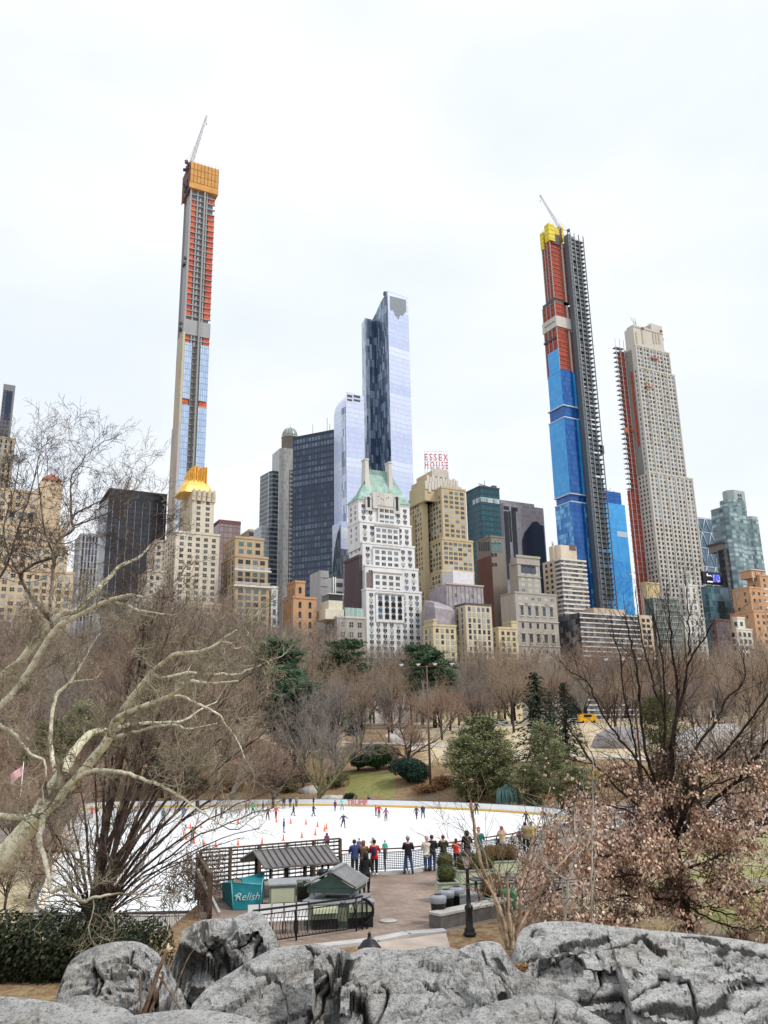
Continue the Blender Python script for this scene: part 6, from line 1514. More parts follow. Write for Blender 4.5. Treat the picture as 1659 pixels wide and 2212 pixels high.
# 23 tall tower under construction with blue film
YC = 645
b = Bld('skyscraper', 'very tall half built tower, bright blue below and brick red above, beside a grey hoist', 1240, 1168, YC, 1278, 1199)
blu = curtain('blue_film_glass', 3.0, 4.4, (.015, .27, .68), (.07, .42, .84), (.01, .24, .6), .03, .05, metal=.1, rough=.25, bands=30)
blud = curtain('deep_blue_film_glass', 2.4, 4.4, (.003, .07, .32), (.01, .14, .45), (.003, .04, .2), .06, .12, metal=.15, rough=.15)
blu2 = curtain('blue_film_patch', 2.4, 4.2, (.01, .14, .45), (.2, .55, .85), (.01, .15, .5), .06, .1, metal=.2, rough=.2, vary=1.5)
zc1 = b.S(1240, 1062)[1]; zc0 = b.S(1240, 1080)[1]; zc3 = b.S(1228, 868)[1]; zc2 = b.S(1228, 895)[1]; zblue = b.S(1212, 748)[1]
dB = b.S(1204, 1165)[0]; W = b.w
def cbox(x0, x1, y0, y1, z0, z1, nm, mt, lab=None): q = MB(); q.box(x0, x1, y0, y1, z0, z1); return b.part(q, nm, mt, None, lab)
cbox(0, W, 0, dB, 0, zc0, 'lower_glazing', [blu2]); cbox(1.0, W-.8, 1.0, dB-1, zc0, zc1, 'recessed_floor', [blud])
cbox(0.02, W-.4, .02, dB-.3, zc1, zc2, 'middle_glazing', [blu]); cbox(.9, W-1.2, .9, dB-1.2, zc2, zc3, 'recessed_floor', [blud])
d2 = b.S(1181, 790)[0]; cbox(.04, W-1, .04, min(d2, dB-.6), zc3, b.F(1214, 800)[1], 'upper_glazing', [blu])
q = MB(); q.box(-.08, -.0, .5, dB*.72, b.F(1214, 800)[1]-1, zblue); q.box(.001, 1, .6, dB*.7, b.F(1214, 800)[1]-1, zblue-.2); b.part(q, 'upper_glazing', [blu])
for z0_, z1_ in ((0, zc0), (zc1, zc2), (zc3, b.F(1230, 800)[1])): q = MB(); q.box(.3, W*.72, -.12, -.02, z0_+.5, z1_-.5); q.box(W*.86, W-.3, -.12, -.02, z0_+.5, z1_-.5); b.part(q, 'dark_glazing', [blud])
for z in (zc0, zc1, zc2, zc3): q = MB(); q.box(-.35, W+.1, -.35, dB+.2, z-.5, z+.4); b.part(q, 'pale_ledge', [pmat('pale_ledge', (.55, .6, .68), .5)])
# upper structure
zT = b.F(1205, 500)[1]; zA = zc3; ztopy = zT; fh = 4.2
redn = [pmat('brick_red_netting', (.36, .06, .035), .85, var=.35, scale=.35), pmat('rust_netting', (.45, .11, .06), .85, var=.3, scale=.35)]
zm0, zm1 = b.S(1208, 700)[1], b.S(1208, 676)[1]
zz0 = b.F(1214, 805)[1]; z = zz0; k = 0
dT = b.S(1176, 600)[0]
segs = [(zz0, zm0, dB-2.5), (zm1, b.S(1200, 648)[1], dB-2.5), (b.S(1200, 640)[1], ztopy-8, dB-8)]
for z0_, z1_, dd in segs:
    q = MB(); q.box(.7, W*.55, .7, dd-.7, z0_, z1_, 0); q.box(W*.55, W+2.2, 2.9, dd-.7, z0_, z1_, 1); b.part(q, 'netting', redn)
    n_ = int((z1_-z0_)/fh)
    q = MB()
    for i in range(n_+1): z = z0_+i*fh; q.box(.25, W*.57, .25, dd-.25, z, z+.3); q.box(W*.57+.01, W+2.3, 2.5, dd-.3, z, z+.3)
    b.part(q, 'floor_slab', [pmat('red_brown_slab', (.42, .25, .21), .8)])
    for y in (.3, dd*.36, dd*.66, dd-.9):
        q = MB(); q.box(-.05, .6, y, y+.65, z0_, z1_); b.part(q, 'column', [conc_n])
    q = MB(); q.box(W*.78, W*.87, 1.9, 2.55, z0_, z1_); b.part(q, 'column', [pmat('pale_column', (.6, .58, .56), .8)])
q = MB(); q.box(-.3, W-.2, -.3, dB-1.5, zm0, zm1); b.part(q, 'mechanical_band', [masonry('pale_band_stone', (.6, .57, .52))])
q = MB()
for i in range(14): q.box(-.36, -.3, 1.5+i*(dB-6)/14, 2.3+i*(dB-6)/14, zm0+4+(i % 2), zm0+5.2+(i % 2))
b.part(q, 'band_opening', [trimd])
za = b.S(1200, 648)[1]; zb_ = b.S(1200, 640)[1]; q = MB(); q.box(.6, W*.6, 1, dB-3, za, zb_); b.part(q, 'dark_floor', [trimd])
za = b.S(1200, 730)[1]; q = MB(); q.box(-.6, 1, 3, dB-2, za, za+1.6); b.part(q, 'dark_floor', [trimd])
yel = pmat('yellow_formwork', (.75, .6, .04), .6, var=.12, scale=.4)
for (x0, x1_, y0, y1_, zq0, zq1) in ((-.8, 1.5, dT*.7, dT+1, ztopy-16, ztopy+1), (-1.0, W*.3, -1, dT*.45, ztopy-12, ztopy+5), (W*.3, W*.62, -.5, 4, ztopy-4, ztopy+3), (W*.62, W*.86, -1, 4, ztopy-9, ztopy+6)):
    q = MB(); q.box(x0, x1_, y0, y1_, zq0, zq1); f_ = b.part(q, 'formwork', [yel])
    q = MB()
    for i in range(4): zz = lerp(zq0, zq1, (i+.5)/4); q.box(x0-.12, x1_+.1, y0-.12, y1_, zz-.12, zz+.12)
    b.part(q, 'formwork_rib', [pmat('olive_rib', (.3, .24, .04), .7)], f_)
    q = MB()
    for i in range(5): q.box(lerp(x0, x1_, i/4)-.06, lerp(x0, x1_, i/4)+.06, y0, y0+.1, zq1, zq1+2)
    q.box(x0, x1_, y0, y0+.1, zq1+1.9, zq1+2.05); b.part(q, 'guard_rail', [pmat('pale_steel', (.6, .6, .62), .5, bmp=0)], f_)
q = MB(); q.box(W*.1, W*.6, -.3, 6, ztopy-14, ztopy-4); b.part(q, 'dark_soffit', [pmat('scaffold_dark', (.09, .07, .09), .7)])
# hoist mast: open grey tower standing off the corner
def hoist(b, px0, px1, y, pytop, pybot, label, fh=4.2, red=None, dep=5):
    x0, zt_ = b.F(px0, pytop, y); x1_ = b.F(px1, pytop, y)[0]
    g1 = pmat('hoist_grey', (.13, .15, .17), .6, bmp=0); g2 = pmat('hoist_pale', (.3, .32, .33), .6, bmp=0)
    for u in (0, .16, .42, .7, 1):
        x = lerp(x0, x1_, u); q = MB(); q.box(x-.3, x+.3, y-.35, y+.3, 0, zt_); q.box(x-.25, x+.25, y+dep, y+dep+.5, 0, zt_); b.part(q, 'hoist_column', [g2 if u in (.16, .42) else g1])
    q = MB(); r2 = MB()
    for k in range(int(zt_/fh)):
        z = k*fh; q.box(x0, x1_, y-.2, y+dep+.3, z, z+.55); r2.box(lerp(x0, x1_, .42), x1_, y-.25, y-.15, z+1.5, z+1.62)
        if rnd.random() < .75 or z < zt_*.55: q.box(lerp(x0, x1_, .18), lerp(x0, x1_, .40), y+.5, y+dep, z, z+fh*.8)
        if z < zt_*.5 and rnd.random() < .9: q.box(lerp(x0, x1_, .44), lerp(x0, x1_, .97), y+2, y+dep, z, z+fh)
        elif rnd.random() < .75: q.box(lerp(x0, x1_, .45), lerp(x0, x1_, .8), y+.6, y+dep, z+.5, z+fh*.55)
    q.box(x0-.1, lerp(x0, x1_, .14), y+.1, y+dep-.4, 0, zt_-2)
    b.part(q, 'hoist_deck', [g1]); b.part(r2, 'hoist_rail', [g2])
    return x0, x1_, zt_
x0, x1_, zt_ = hoist(b, 1226, 1258, -6, 500, 1270, '')
q = MB(); q.box(x1_-.2, x1_+2.2, -5.5, -3, b.F(1300, 985)[1], b.F(1300, 968)[1]); b.part(q, 'hoist_car', [pmat('scaffold_dark', (.09, .07, .09), .7)])
crane('pale lattice crane leaning out from the yellow formwork of the half built tower', 640, (1211, 496), (1166, 421), 0, 1.9, (1228, 498))
# 24 lower blue block
b = Bld('office_building', 'lower bright blue film clad block right of the grey hoist mast', 1290, 1085, 720, 1349, None, d=10)
zt_ = b.F(1330, 1082)[1]; q = MB(); q.box(0, b.w, 0, b.d, 0, b.h); b.part(q, 'facade', [blu]); q = MB(); q.box(-1, b.w-2.5, 1.2, b.d-1, b.h, b.F(1330, 1063, 1)[1]); b.part(q, 'upper_floor', [blud])
q = MB(); x0, z0 = b.F(1333, 1154); x1_, z1_ = b.F(1356, 1154); q.box(x0, b.w+.02, -.1, -.02, z0-2, z0+3); b.part(q, 'pale_strip', [pmat('pale_panel_strip', (.5, .58, .65), .5)])
for k in range(16): q = MB(); q.obox(Matrix.Translation((rnd.uniform(-1, b.w-2), rnd.uniform(1, 8), b.F(1330, 1061, 1)[1]+rnd.uniform(-.3, 1.8))) @ Matrix.Rotation(rnd.random()*3, 4, 'Z') @ Matrix.Rotation(rnd.uniform(-.5, .5), 4, 'X'), rnd.uniform(1, 4), .3, rnd.uniform(.2, .8)); b.part(q, 'roof_panel', [pmat('pale_steel', (.6, .6, .62), .5, bmp=0)])

# 25 limestone tower
YL = 530
b = Bld('skyscraper', 'tall pale limestone apartment tower with a red hoist shaft down its side', 1367, 705, YL, 1433, 1356)
ls = masonry('pale_limestone_tower', (.56, .53, .48), .08)
def fx(px, py, y=0): return b.F(px, py, y)
z23 = fx(1400, 1020)[1]; z40 = fx(1384, 795)[1]; dlow = b.S(1383, 1100)[0]
seg = [(0, z23, 0, fx(1494, 1020)[0], dlow), (z23, z40, .05, fx(1455, 795)[0], dlow-.1), (z40, fx(1370, 745)[1], .1, fx(1445, 760)[0], dlow-.2), (fx(1370, 745)[1], b.h, .15, fx(1431, 720)[0], dlow*.8)]
for i, (z0, z1_, xa, xb_, dd) in enumerate(seg):
    q = MB(); q.box(xa, xb_, .02*i, dd, z0, z1_, 0, 1); w_ = b.part(q, 'wall', [ls, roofing])
    q = MB(); q.box(xa-.3, xb_+.3, -.3, .3, z1_, z1_+1.1); b.part(q, 'parapet', [ls], w_)
    if i < 3:
        n_ = 5
        for k in range(n_+1):
            x = lerp(xa+.5, xb_-.5, k/n_); q = MB(); q.box(x-.45, x+.45, -.45, .02*i-.01, z0, z1_); b.part(q, 'pilaster', [ls], w_)
            if k < n_:
                xn = lerp(xa+.5, xb_-.5, (k+1)/n_); b.grid('F', .02*i, x+.5, xn-.5, max(z0, 12)+.5, z1_-.8, 2.0, 3.1, 1.75, 2.0, 'plain', trimw, (2, 2, 1, 1, 0), nu=2 if xn-x > 3.4 else 1)
b.grid('S', 0, 1, dlow-1, 12, z23-1, 3, 3.1, 1.3, 1.9, 'plain', trimw, (1, 0))
b.grid('S', .05, .5, dlow*.28, z23+1, z40-1, 3, 3.55, 1.3, 2.1, 'plain', trimw, (1, 2), nu=1)
q = MB(); q.box(-.25, .04, dlow*.35, dlow-.2, z23, seg[2][1]-2); b.part(q, 'concrete_return', [masonry('raw_concrete_dark', (.25, .245, .23))])
q = MB(); q.box(-.5, -.26, dlow*.42, dlow*.6, z23+20, z40-1); b.part(q, 'red_netting', [pmat('brick_red_netting', (.36, .06, .035), .85)])
b.wins = [(w_[0], w_[1], w_[2], w_[3], w_[4], w_[5], w_[6], w_[7], 0 if w_[2] < fx(1480, 1140)[1] and w_[0] == 'F' else w_[8]) for w_ in b.wins]
for i in range(12):
    for px in (1395, 1432):
        q = MB(); xx, zz = fx(px+(i*1.1), 800+i*14); q.box(xx-1, xx+1, -1.2, -.46, zz, zz+.25); q.box(xx-1, xx+1, -1.2, -1.1, zz+.25, zz+1); b.part(q, 'balcony', [trimb])
# crown
za = b.h
for (pa, pb_, pt, yy) in ((1366, 1432, 712, .6), (1368, 1405, 703, 1.4), (1406, 1429, 700, 1.0)):
    xa, zt_ = fx(pa, pt, yy); xa = max(.1+yy*.2, xa); xb_, _ = fx(pb_, pt, yy); q = MB(); q.box(xa, xb_, yy, dlow*.75, za-4, zt_+.6*yy); w_ = b.part(q, 'crown_block', [ls])
for px in (1373, 1386, 1409, 1415, 1421):
    xx, zt_ = fx(px, 712); zz = fx(px, 742)[1]; q = MB(); q.box(xx-.6, xx+.6, -.2, -.02, zz, zt_-2); b.part(q, 'crown_slot', [trimb])
for k in range(10): q = MB(); q.tube([(rnd.uniform(0, 8)+(12 if k > 4 else 0), 3, b.h+4), (rnd.uniform(0, 10)+(12 if k > 4 else 0), 3, b.h+9)], .2, 4); b.part(q, 'roof_pole', [pmat('pale_steel', (.6, .6, .62), .5, bmp=0)])
q = MB(); q.obox(Matrix.Translation((fx(1387, 710)[0], -.6, fx(1387, 710)[1])), 1.5, 1, 1.5); q.obox(Matrix.Translation((fx(1427, 716)[0], -.6, fx(1427, 716)[1])), 1.5, 1, 1.5); b.part(q, 'red_hoist_motor', [pmat('oxide_red', (.4, .05, .04), .6)])
q = MB(); x_, z_ = fx(1412, 775); q.box(x_-3.5, x_+3.5, -1.6, -.5, z_-.4, z_+.5); x_, z_ = fx(1399, 836); q.box(x_-3, x_+3, -1.6, -.5, z_-.4, z_+.4); b.part(q, 'window_washing_cradle', [pmat('oxide_orange', (.55, .18, .08), .6)])
yS = dlow*.93; xa = fx(1361, 1060, yS)[0]; xb_ = fx(1380, 1060, yS)[0]; zt_ = fx(1345, 737, yS)[1]; zmid = fx(1375, 1060, yS)[1]; xm = (xa+xb_)/2
for k in range(int(zt_/3.6)):
    z = k*3.6; q = MB(); q.box(xa, xb_, yS, yS+3.5, z, z+.3); b.part(q, 'hoist_deck', [pmat('hoist_pale', (.3, .32, .33), .6, bmp=0)])
q2 = MB(); q2.box(xa+.3, xb_, yS+.4, yS+3, 0, zmid); q2.box(xm+.2, xb_, yS+.4, yS+3, zmid, zt_-8); b.part(q2, 'red_netting', [pmat('brick_red_netting', (.36, .06, .035), .85)])
for x in (xa, xm, xb_-.3): q = MB(); q.box(x-.15, x+.15, yS-.3, yS-.02, 0, zt_+1); b.part(q, 'hoist_mast', [pmat('pale_steel', (.6, .6, .62), .5, bmp=0)])
x_, z_ = fx(1356, 930, yS); q = MB(); q.box(x_-3.5, x_-1, yS-1.5, yS-.4, z_-2.2, z_+1.4); q.box(x_+2.8, x_+6.2, yS-1.5, yS-.4, z_-.6, z_+2.2); b.part(q, 'hoist_car', [pmat('oxide_orange', (.55, .18, .08), .6)])
b.finish(trimw, 1330)

# 26-27 lower buildings right
mason('town_house', 'plain mustard yellow block at the foot of the red hoist shaft', masonry('mustard_stucco', (.62, .5, .3)), [(1384, 1424, 1260, 0)], Yrow(1400, 395), None, trim=trimd, cw=9, fh=12, ww=.8, wh=1, style='plain', d=14)
b = Bld('apartment_building', 'dark glass apartment building with a grid of thin white balconies behind the oak', 1391, 1290, Yrow(1400, 382), 1466, None, d=18)
q = MB(); q.box(.3, b.w-.3, 1.2, b.d, 0, b.h, 0, 1); b.part(q, 'window_wall', [curtain('dark_green_glazing', 2.4, 3.3, (.03, .05, .05), (.16, .22, .21), (.05, .07, .07), .1, .12, metal=.1), roofing])
for k in range(int(b.h/3.3)): z = b.h-k*3.3-.4; q = MB(); q.box(0, b.w, 0, 1.19, z, z+.25); q.box(0, b.w, 0, .08, z+.9, z+1.0); b.part(q, 'balcony', [pmat('pale_balcony', (.46, .5, .48), .6)])
q = MB()
for i in range(13): x = b.w*i/12; q.box(x-.08, x+.08, -.02, 1.19, 0, b.h)
b.part(q, 'balcony_post', [pmat('pale_balcony', (.46, .5, .48), .6)])
b = mason('apartment_building', 'ornate white stone villa block of many bays at the base of the limestone tower', masonry('bright_limestone', (.68, .66, .62)), [(1457, 1522, 1335, 0), (1459, 1505, 1265, 2), (1462, 1492, 1238, 4)], Yrow(1480, 384), None, trim=trimw, cw=4.2, fh=3.6, ww=1.6, wh=2.3, style='pair', pal=(1, 2, 0), d=18)
# 28 diagrid tower
b = Bld('skyscraper', 'faceted glass tower wrapped in a white triangular steel lattice', 1494, 1117, 640, 1541, None, d=35, corner=True)
pts = [(1486, 1300), (1484, 1117), (1541, 1123), (1553, 1152), (1550, 1183), (1563, 1223), (1560, 1300)]
P2 = [b.F(x, y) for x, y in pts]; P2[0] = (P2[0][0], 0); P2[-1] = (P2[-1][0], 0)
q = MB(); q.face([(x, 0, z) for x, z in [P2[0]]+P2[-1:0:-1]], 0, [(x, z) for x, z in [P2[0]]+P2[-1:0:-1]])
for a_, c_ in zip(P2[1:], P2[2:]): q.face([(a_[0], 0, a_[1]), (c_[0], 0, c_[1]), (c_[0], 35, c_[1]), (a_[0], 35, a_[1])], 0, [(0, a_[1]), (0, c_[1]), (35, c_[1]), (35, a_[1])])
q.face([(x, 35, z) for x, z in P2], 0); b.part(q, 'facade', [curtain('steel_blue_glass', 3, 4, (.07, .13, .2), (.14, .22, .3), (.1, .15, .2), .08, .1, metal=.3)])
zr = [b.F(1520, y)[1] for y in (1119, 1150, 1184, 1224, 1262, 1300)]; step = (P2[2][0]-P2[1][0])/3
q = MB()
for j in range(5):
    off = 0 if j % 2 == 0 else .5
    q.tube([(P2[0][0], -.3, zr[j]), (interp(sorted([(zz, xx) for xx, zz in P2[2:]]), zr[j]), -.3, zr[j])], .35, 4)
    for i in range(-1, 5):
        for sx in (-1, 1):
            xa = P2[1][0]+(i+off)*step; xb_ = xa+sx*.5*step
            lim = interp(sorted([(zz, xx) for xx, zz in P2[2:]]), (zr[j]+zr[j+1])/2)
            if min(xa, xb_) < P2[1][0]-.1 or max(xa, xb_) > lim+1: continue
            q.tube([(xa, -.3, zr[j]), (xb_, -.3, zr[j+1])], .38, 4)
for a_, c_ in zip(P2[2:], P2[3:]): q.tube([(a_[0], -.3, a_[1]), (c_[0], -.3, c_[1])], .4, 4)
b.part(q, 'steel_lattice', [pmat('white_steel', (.6, .66, .7), .4, bmp=0)])
# 29 dark building, billboard, glass block
b = Bld('office_building', 'dark brown black tower behind the electronic billboard', 1551, 1186, 560, 1590, None, d=20)
q = MB(); q.box(0, b.w, 0, b.d, 0, b.h, 0, 1); b.part(q, 'facade', [curtain('black_brown_grid', 2.4, 3.6, (.02, .02, .03), (.1, .11, .12), (.03, .028, .03), .3, .4, metal=.05), roofing])
q = MB(); q.box(3, b.w-4, 3, 15, b.h, b.h+5); b.part(q, 'roof_storey', [masonry('grey_taupe', (.25, .22, .2))]); q = MB(); q.box(2, b.w-3, 2, 16, b.h+5, b.h+6.2); q.tube([(12, 8, b.h+6), (12, 8, b.h+11)], .3, 4); b.part(q, 'roof_edge', [trimd])
b = Bld('office_building', 'blue green glass block below the electronic billboard', 1528, 1265, Yrow(1540, 395), 1583, 1513, d=20)
gg = curtain('blue_green_glass', 2.6, 3.8, (.05, .13, .17), (.2, .33, .4), (.12, .18, .22), .06, .16, metal=.3)
q = MB(); q.box(0, b.w*.8, 0, b.d, 0, b.h, 0, 1); q.box(b.w*.8, b.w+1, 1, b.d, 0, b.F(1570, 1293)[1], 0, 1); b.part(q, 'facade', [gg, roofing])
q = MB(); q.box(b.w*.32, b.w*.58, -.25, -.02, 0, b.h-9); b.part(q, 'dark_reflection_bay', [curtain('dark_bay_glass', 2.6, 3.8, (.02, .05, .06), (.06, .1, .12), (.03, .05, .06), .08, .15, metal=.15)])
bo = b.o+b.ex*(b.w*.35)+b.ey*(-.5); zb0 = b.F(1540, 1264)[1]; zb1 = b.F(1540, 1238)[1]; wd = b.F(1561, 1250, -1)[0]-b.F(1519, 1250, -1)[0]; xs = b.F(1519, 1250, -1)[0]
bb = thing('electronic_billboard', 'black electronic billboard with a blue picture and white script on top of the glass block', 'billboard', b.o+b.ex*xs+b.ey*(-1)+Vector((0, 0, zb0+.3)), b.th)
q = MB(); q.box(0, wd, 0, 1.5, 0, zb1-zb0, 0); part(q, 'panel', [pmat('black_screen', (.004, .005, .012), .2, bmp=0)], bb)
em, nt, bs = nmat('blue_screen_picture'); f_ = nz(nt, .5, 3); nt.links.new(ramp(nt, f_, [(.35, (.01, .02, .2)), (.5, (.05, .12, .75)), (.62, (.5, .35, .6)), (.7, (.1, .3, .8))]), bs.inputs['Emission Color']); bs.inputs['Emission Strength'].default_value = .9; bs.inputs['Base Color'].default_value = (0, 0, 0, 1)
hz_ = zb1-zb0; q = MB(); q.box(wd*.5, wd*.86, -.08, -.01, hz_*.2, hz_*.82); part(q, 'lit_picture', [em], bb)
wm_, nt, bs = nmat('lit_white_text'); bs.inputs['Emission Color'].default_value = (.85, .88, 1, 1); bs.inputs['Emission Strength'].default_value = .9
q = MB()
for i in range(9): x = wd*(.2+.03*i); q.box(x, x+wd*.02, -.08, -.01, hz_*.15, hz_*(.22+.03*(i % 2)))
q.tube([(wd*(.22+.025*i), -.06, hz_*(.68+.05*math.sin(i*2.1))) for i in range(10)], hz_*.018, 4); q.tube([(wd*.22, -.06, hz_*.62), (wd*.2, -.06, hz_*.75), (wd*.235, -.06, hz_*.86), (wd*.25, -.06, hz_*.7)], hz_*.018, 4)
part(q, 'lit_text', [wm_], bb)
# 30 green glass round tower
b = Bld('skyscraper', 'grey green glass tower with stepped rounded bays near the right of the skyline', 1572, 1088, 560, 1628, None, d=26, corner=True)
g3 = curtain('grey_green_balcony_glass', 3.6, 3.2, (.07, .13, .15), (.42, .54, .56), (.16, .22, .23), .12, .32, metal=.2, vary=1.2)
xw = lambda p, y=0, yy=1100: b.F(p, yy, y)[0]
for l, r_, t, yy, c in ((1570, 1600, 1092, 0, 2.5), (1596, 1626, 1084, 3, 3), (1620, 1641, 1113, 1, 2)):
    xa, xb_ = xw(l), xw(r_); zt_ = b.F(l, t)[1]; q = MB(); q.prism(ch(xa, xb_, yy, yy+16, c), 0, zt_, 0, 1); b.part(q, 'bay_tower', [g3, roofing])
xa, xb_ = xw(1580, 5), xw(1618, 5); q = MB(); q.prism(ch(xa, xb_, 5, 17, 3), 20, b.F(1600, 1080, 5)[1], 0, 1); b.part(q, 'bay_tower', [g3, roofing])
xa, xb_ = xw(1580, 6, 1070), xw(1615, 6, 1070); zt_ = b.F(1598, 1060, 6)[1]; q = MB(); q.prism(ch(xa, xb_, 6, 16, 3), zt_-16, zt_, 0); cr = b.part(q, 'crown_drum', [pmat('pale_green_crown', (.36, .43, .43), .5)])
q = MB(); xm = (xa+xb_)/2
for i in (-1, 1):
    for j in (-1, 1): q.box(xm+i*1.2-.8, xm+i*1.2+.8, 5.8, 5.98, zt_-5+j*1.4-1, zt_-5+j*1.4+1)
b.part(q, 'louvre', [trimd], cr)
# 31 orange brick
b = mason('apartment_building', 'orange brick stepped apartment building with a louvred roof tower at the right edge', masonry('peach_brick', (.58, .34, .2)), [(1578, 1700, 1320, -4), (1582, 1690, 1270, 0), (1604, 1685, 1244, 3)], Yrow(1600, 372), None, trim=trimb, cw=5, fh=3.7, ww=1.7, wh=1.9, style='plain', pal=(0, 0, 3, 1), d=24, fin=False)
xa, zt_ = b.F(1622, 1231, 5); xb_, _ = b.F(1652, 1231, 5); q = MB(); q.box(xa, xb_, 5, 13, b.tiers[2][5]-1, zt_); w_ = b.part(q, 'roof_tower', [_cache['peach_brick']]); q = MB(); q.box(xa-.6, xb_+.6, 4.4, 13.6, zt_, zt_+.6); b.part(q, 'tower_roof', [lime], w_)
for i in range(5): x = lerp(xa+.9, xb_-.9, i/4); q = MB(); q.box(x-.28, x+.28, 4.85, 4.98, zt_-6.5, zt_-1.2); b.part(q, 'louvre', [trimd if i % 2 else wb], w_)
q = MB()
for k in range(9): z = b.tiers[1][5]-3.7*k-1.5; q.box(b.F(1635, 1270)[0]-1, b.F(1635, 1270)[0]+3.5, -5.4, -4.02, z-.1, z+.9)
b.part(q, 'balcony', [wb]); b.finish(trimb, 1390)
mason('apartment_building', 'bright white low block with dark windows in front of the orange brick building', masonry('warm_off_white', (.74, .72, .64)), [(1576, 1624, 1360, 0), (1578, 1608, 1336, 1.5)], Yrow(1590, 350), None, trim=trimd, cw=3.6, fh=3.8, ww=2.0, wh=2.2, style='pair', pal=(0, 0, 1), d=14)  # low block in a warm off-white masonry colour
mason('apartment_building', 'dark brown block with a cluttered roof left of the bright white low block', masonry('dark_umber_brick', (.14, .1, .105)), [(1532, 1577, 1340, 0)], Yrow(1550, 352), None, trim=trimd, cw=3.2, fh=3.6, ww=1.4, wh=1.8, pal=(0, 1, 1), d=14)
# ---------------------------------------------------------------- vegetation
def bark(name, c1, c2, scale=2., stops=(.4, .6), bmp=.5):
    if name in _cache: return _cache[name]
    m, nt, b = nmat(name); f = nz(nt, scale, 5, .6)
    nt.links.new(ramp(nt, f, [(stops[0], c1), (stops[1], c2)]), b.inputs['Base Color']); b.inputs['Roughness'].default_value = .9; b.inputs['Specular IOR Level'].default_value = .2
    bump(nt, b, nz(nt, scale*8, 5, .7), bmp, .03); _cache[name] = m; return m
def leafm(name, cols, scale=1.5, rough=.7, trans=0.):
    if name in _cache: return _cache[name]
    m, nt, b = nmat(name)
    g_ = nt.nodes.new('ShaderNodeNewGeometry'); f = g_.outputs['Random Per Island']
    n = len(cols); nt.links.new(ramp(nt, f, [(i/(n-1)*.9+.05, c) for i, c in enumerate(cols)]), b.inputs['Base Color'])
    b.inputs['Roughness'].default_value = rough; b.inputs['Specular IOR Level'].default_value = .25; _cache[name] = m; return m
def rotd(d, ang, rng, az=None):
    a = d.orthogonal().normalized(); b_ = d.cross(a).normalized(); az = rng.random()*2*math.pi if az is None else az
    return (d*math.cos(ang)+(a*math.cos(az)+b_*math.sin(az))*math.sin(ang)).normalized()
def wpath(p, d, L, n, wig, rng, up=0., grav=0.):
    pts = [p]; d = d.copy()
    for i in range(n):
        d = (d+Vector((rng.uniform(-wig, wig), rng.uniform(-wig, wig), rng.uniform(-wig, wig)+up-grav))).normalized(); p = p+d*(L/n); pts.append(p)
    return pts, d
def rec(bufs, p, d, L, r, lvl, cfg, rng):
    mx = cfg['levels']; n = 5 if lvl == 0 else (4 if lvl < 3 else (3 if lvl < mx else 2))
    pts, d2 = wpath(p, d, L, n, cfg['wig'][min(lvl, len(cfg['wig'])-1)], rng, cfg.get('up', .05) if lvl else 0, cfg.get('grav', 0) if lvl >= mx-1 else 0)
    r1 = r*(.62 if lvl < mx else .45); sides = 8 if lvl == 0 else (6 if lvl == 1 else (4 if lvl == 2 else 3))
    bufs[0 if lvl <= 2 else 1].tube(pts, [max(cfg['rmin'], lerp(r, r1, i/n)) for i in range(n+1)], sides, 0, lvl < 2)
    if lvl >= mx: return pts
    k = cfg['kids'][lvl]; lo = cfg['start'][min(lvl, len(cfg['start'])-1)]
    for i in range(k):
        t = lerp(lo, 1, (i+rng.random()*.7)/k) if i < k-1 else 1.0
        x = t*n; j = min(n-1, int(x)); q = pts[j].lerp(pts[j+1], x-j)
        sp = cfg['spread'][min(lvl, len(cfg['spread'])-1)]; dd = (pts[j+1]-pts[j]).normalized()
        nd = rotd(dd, R(rng.uniform(sp*.6, sp*1.3)) if i < k-1 else R(sp*.35), rng, None if lvl else 2*math.pi*i/k+rng.random())
        nd = Vector((nd.x, nd.y, nd.z+cfg.get('lift', .1))).normalized()
        rec(bufs, q, nd, L*cfg['ratio'][min(lvl, len(cfg['ratio'])-1)]*rng.uniform(.75, 1.2), max(cfg['rmin'], lerp(r, r1, t)*cfg.get('rk', .6)), lvl+1, cfg, rng)
b_brown = bark('twig_brown', (.24, .18, .125), (.46, .36, .27)); b_purp = bark('twig_mauve', (.17, .14, .13), (.33, .28, .255)); b_red = bark('twig_russet', (.27, .18, .13), (.44, .32, .245))
b_dark = bark('dark_bark', (.022, .018, .015), (.08, .06, .048)); b_grey = bark('twig_grey', (.3, .28, .24), (.5, .47, .41)); b_pale = bark('pale_twig', (.28, .24, .2), (.45, .4, .34))
b_moss = bark('mossy_bark', (.14, .13, .06), (.3, .28, .16))
H0 = 20.
def variant(seed, cfg, tm, cm):
    rng = random.Random(seed); t, c = MB(), MB()
    rec((t, c), Vector((0, 0, -.3)), Vector((rng.uniform(-.05, .05), rng.uniform(-.05, .05), 1)).normalized(), cfg['L0'], cfg['r0'], 0, cfg, rng)
    return t.mesh('trunk', [tm]), c.mesh('branches', [cm])
base = dict(levels=5, kids=[7, 6, 5, 4, 4], start=[.3, .25, .2, .2], spread=[42, 40, 42, 45], ratio=[.85, .62, .6, .55, .55], wig=[.06, .16, .22, .28, .3], L0=8., r0=.28, rmin=.014, lift=.16, up=.06, rk=.6)
VARS = {}
VARS['a'] = variant(1, base, b_dark, b_purp)
VARS['b'] = variant(2, dict(base, spread=[34, 36, 40, 45], kids=[7, 5, 5, 4, 4], lift=.3), b_dark, b_brown)
VARS['c'] = variant(3, dict(base, L0=5.5, spread=[48, 45, 45, 50], ratio=[1.05, .68, .6, .55, .5], lift=.12), b_dark, b_red)
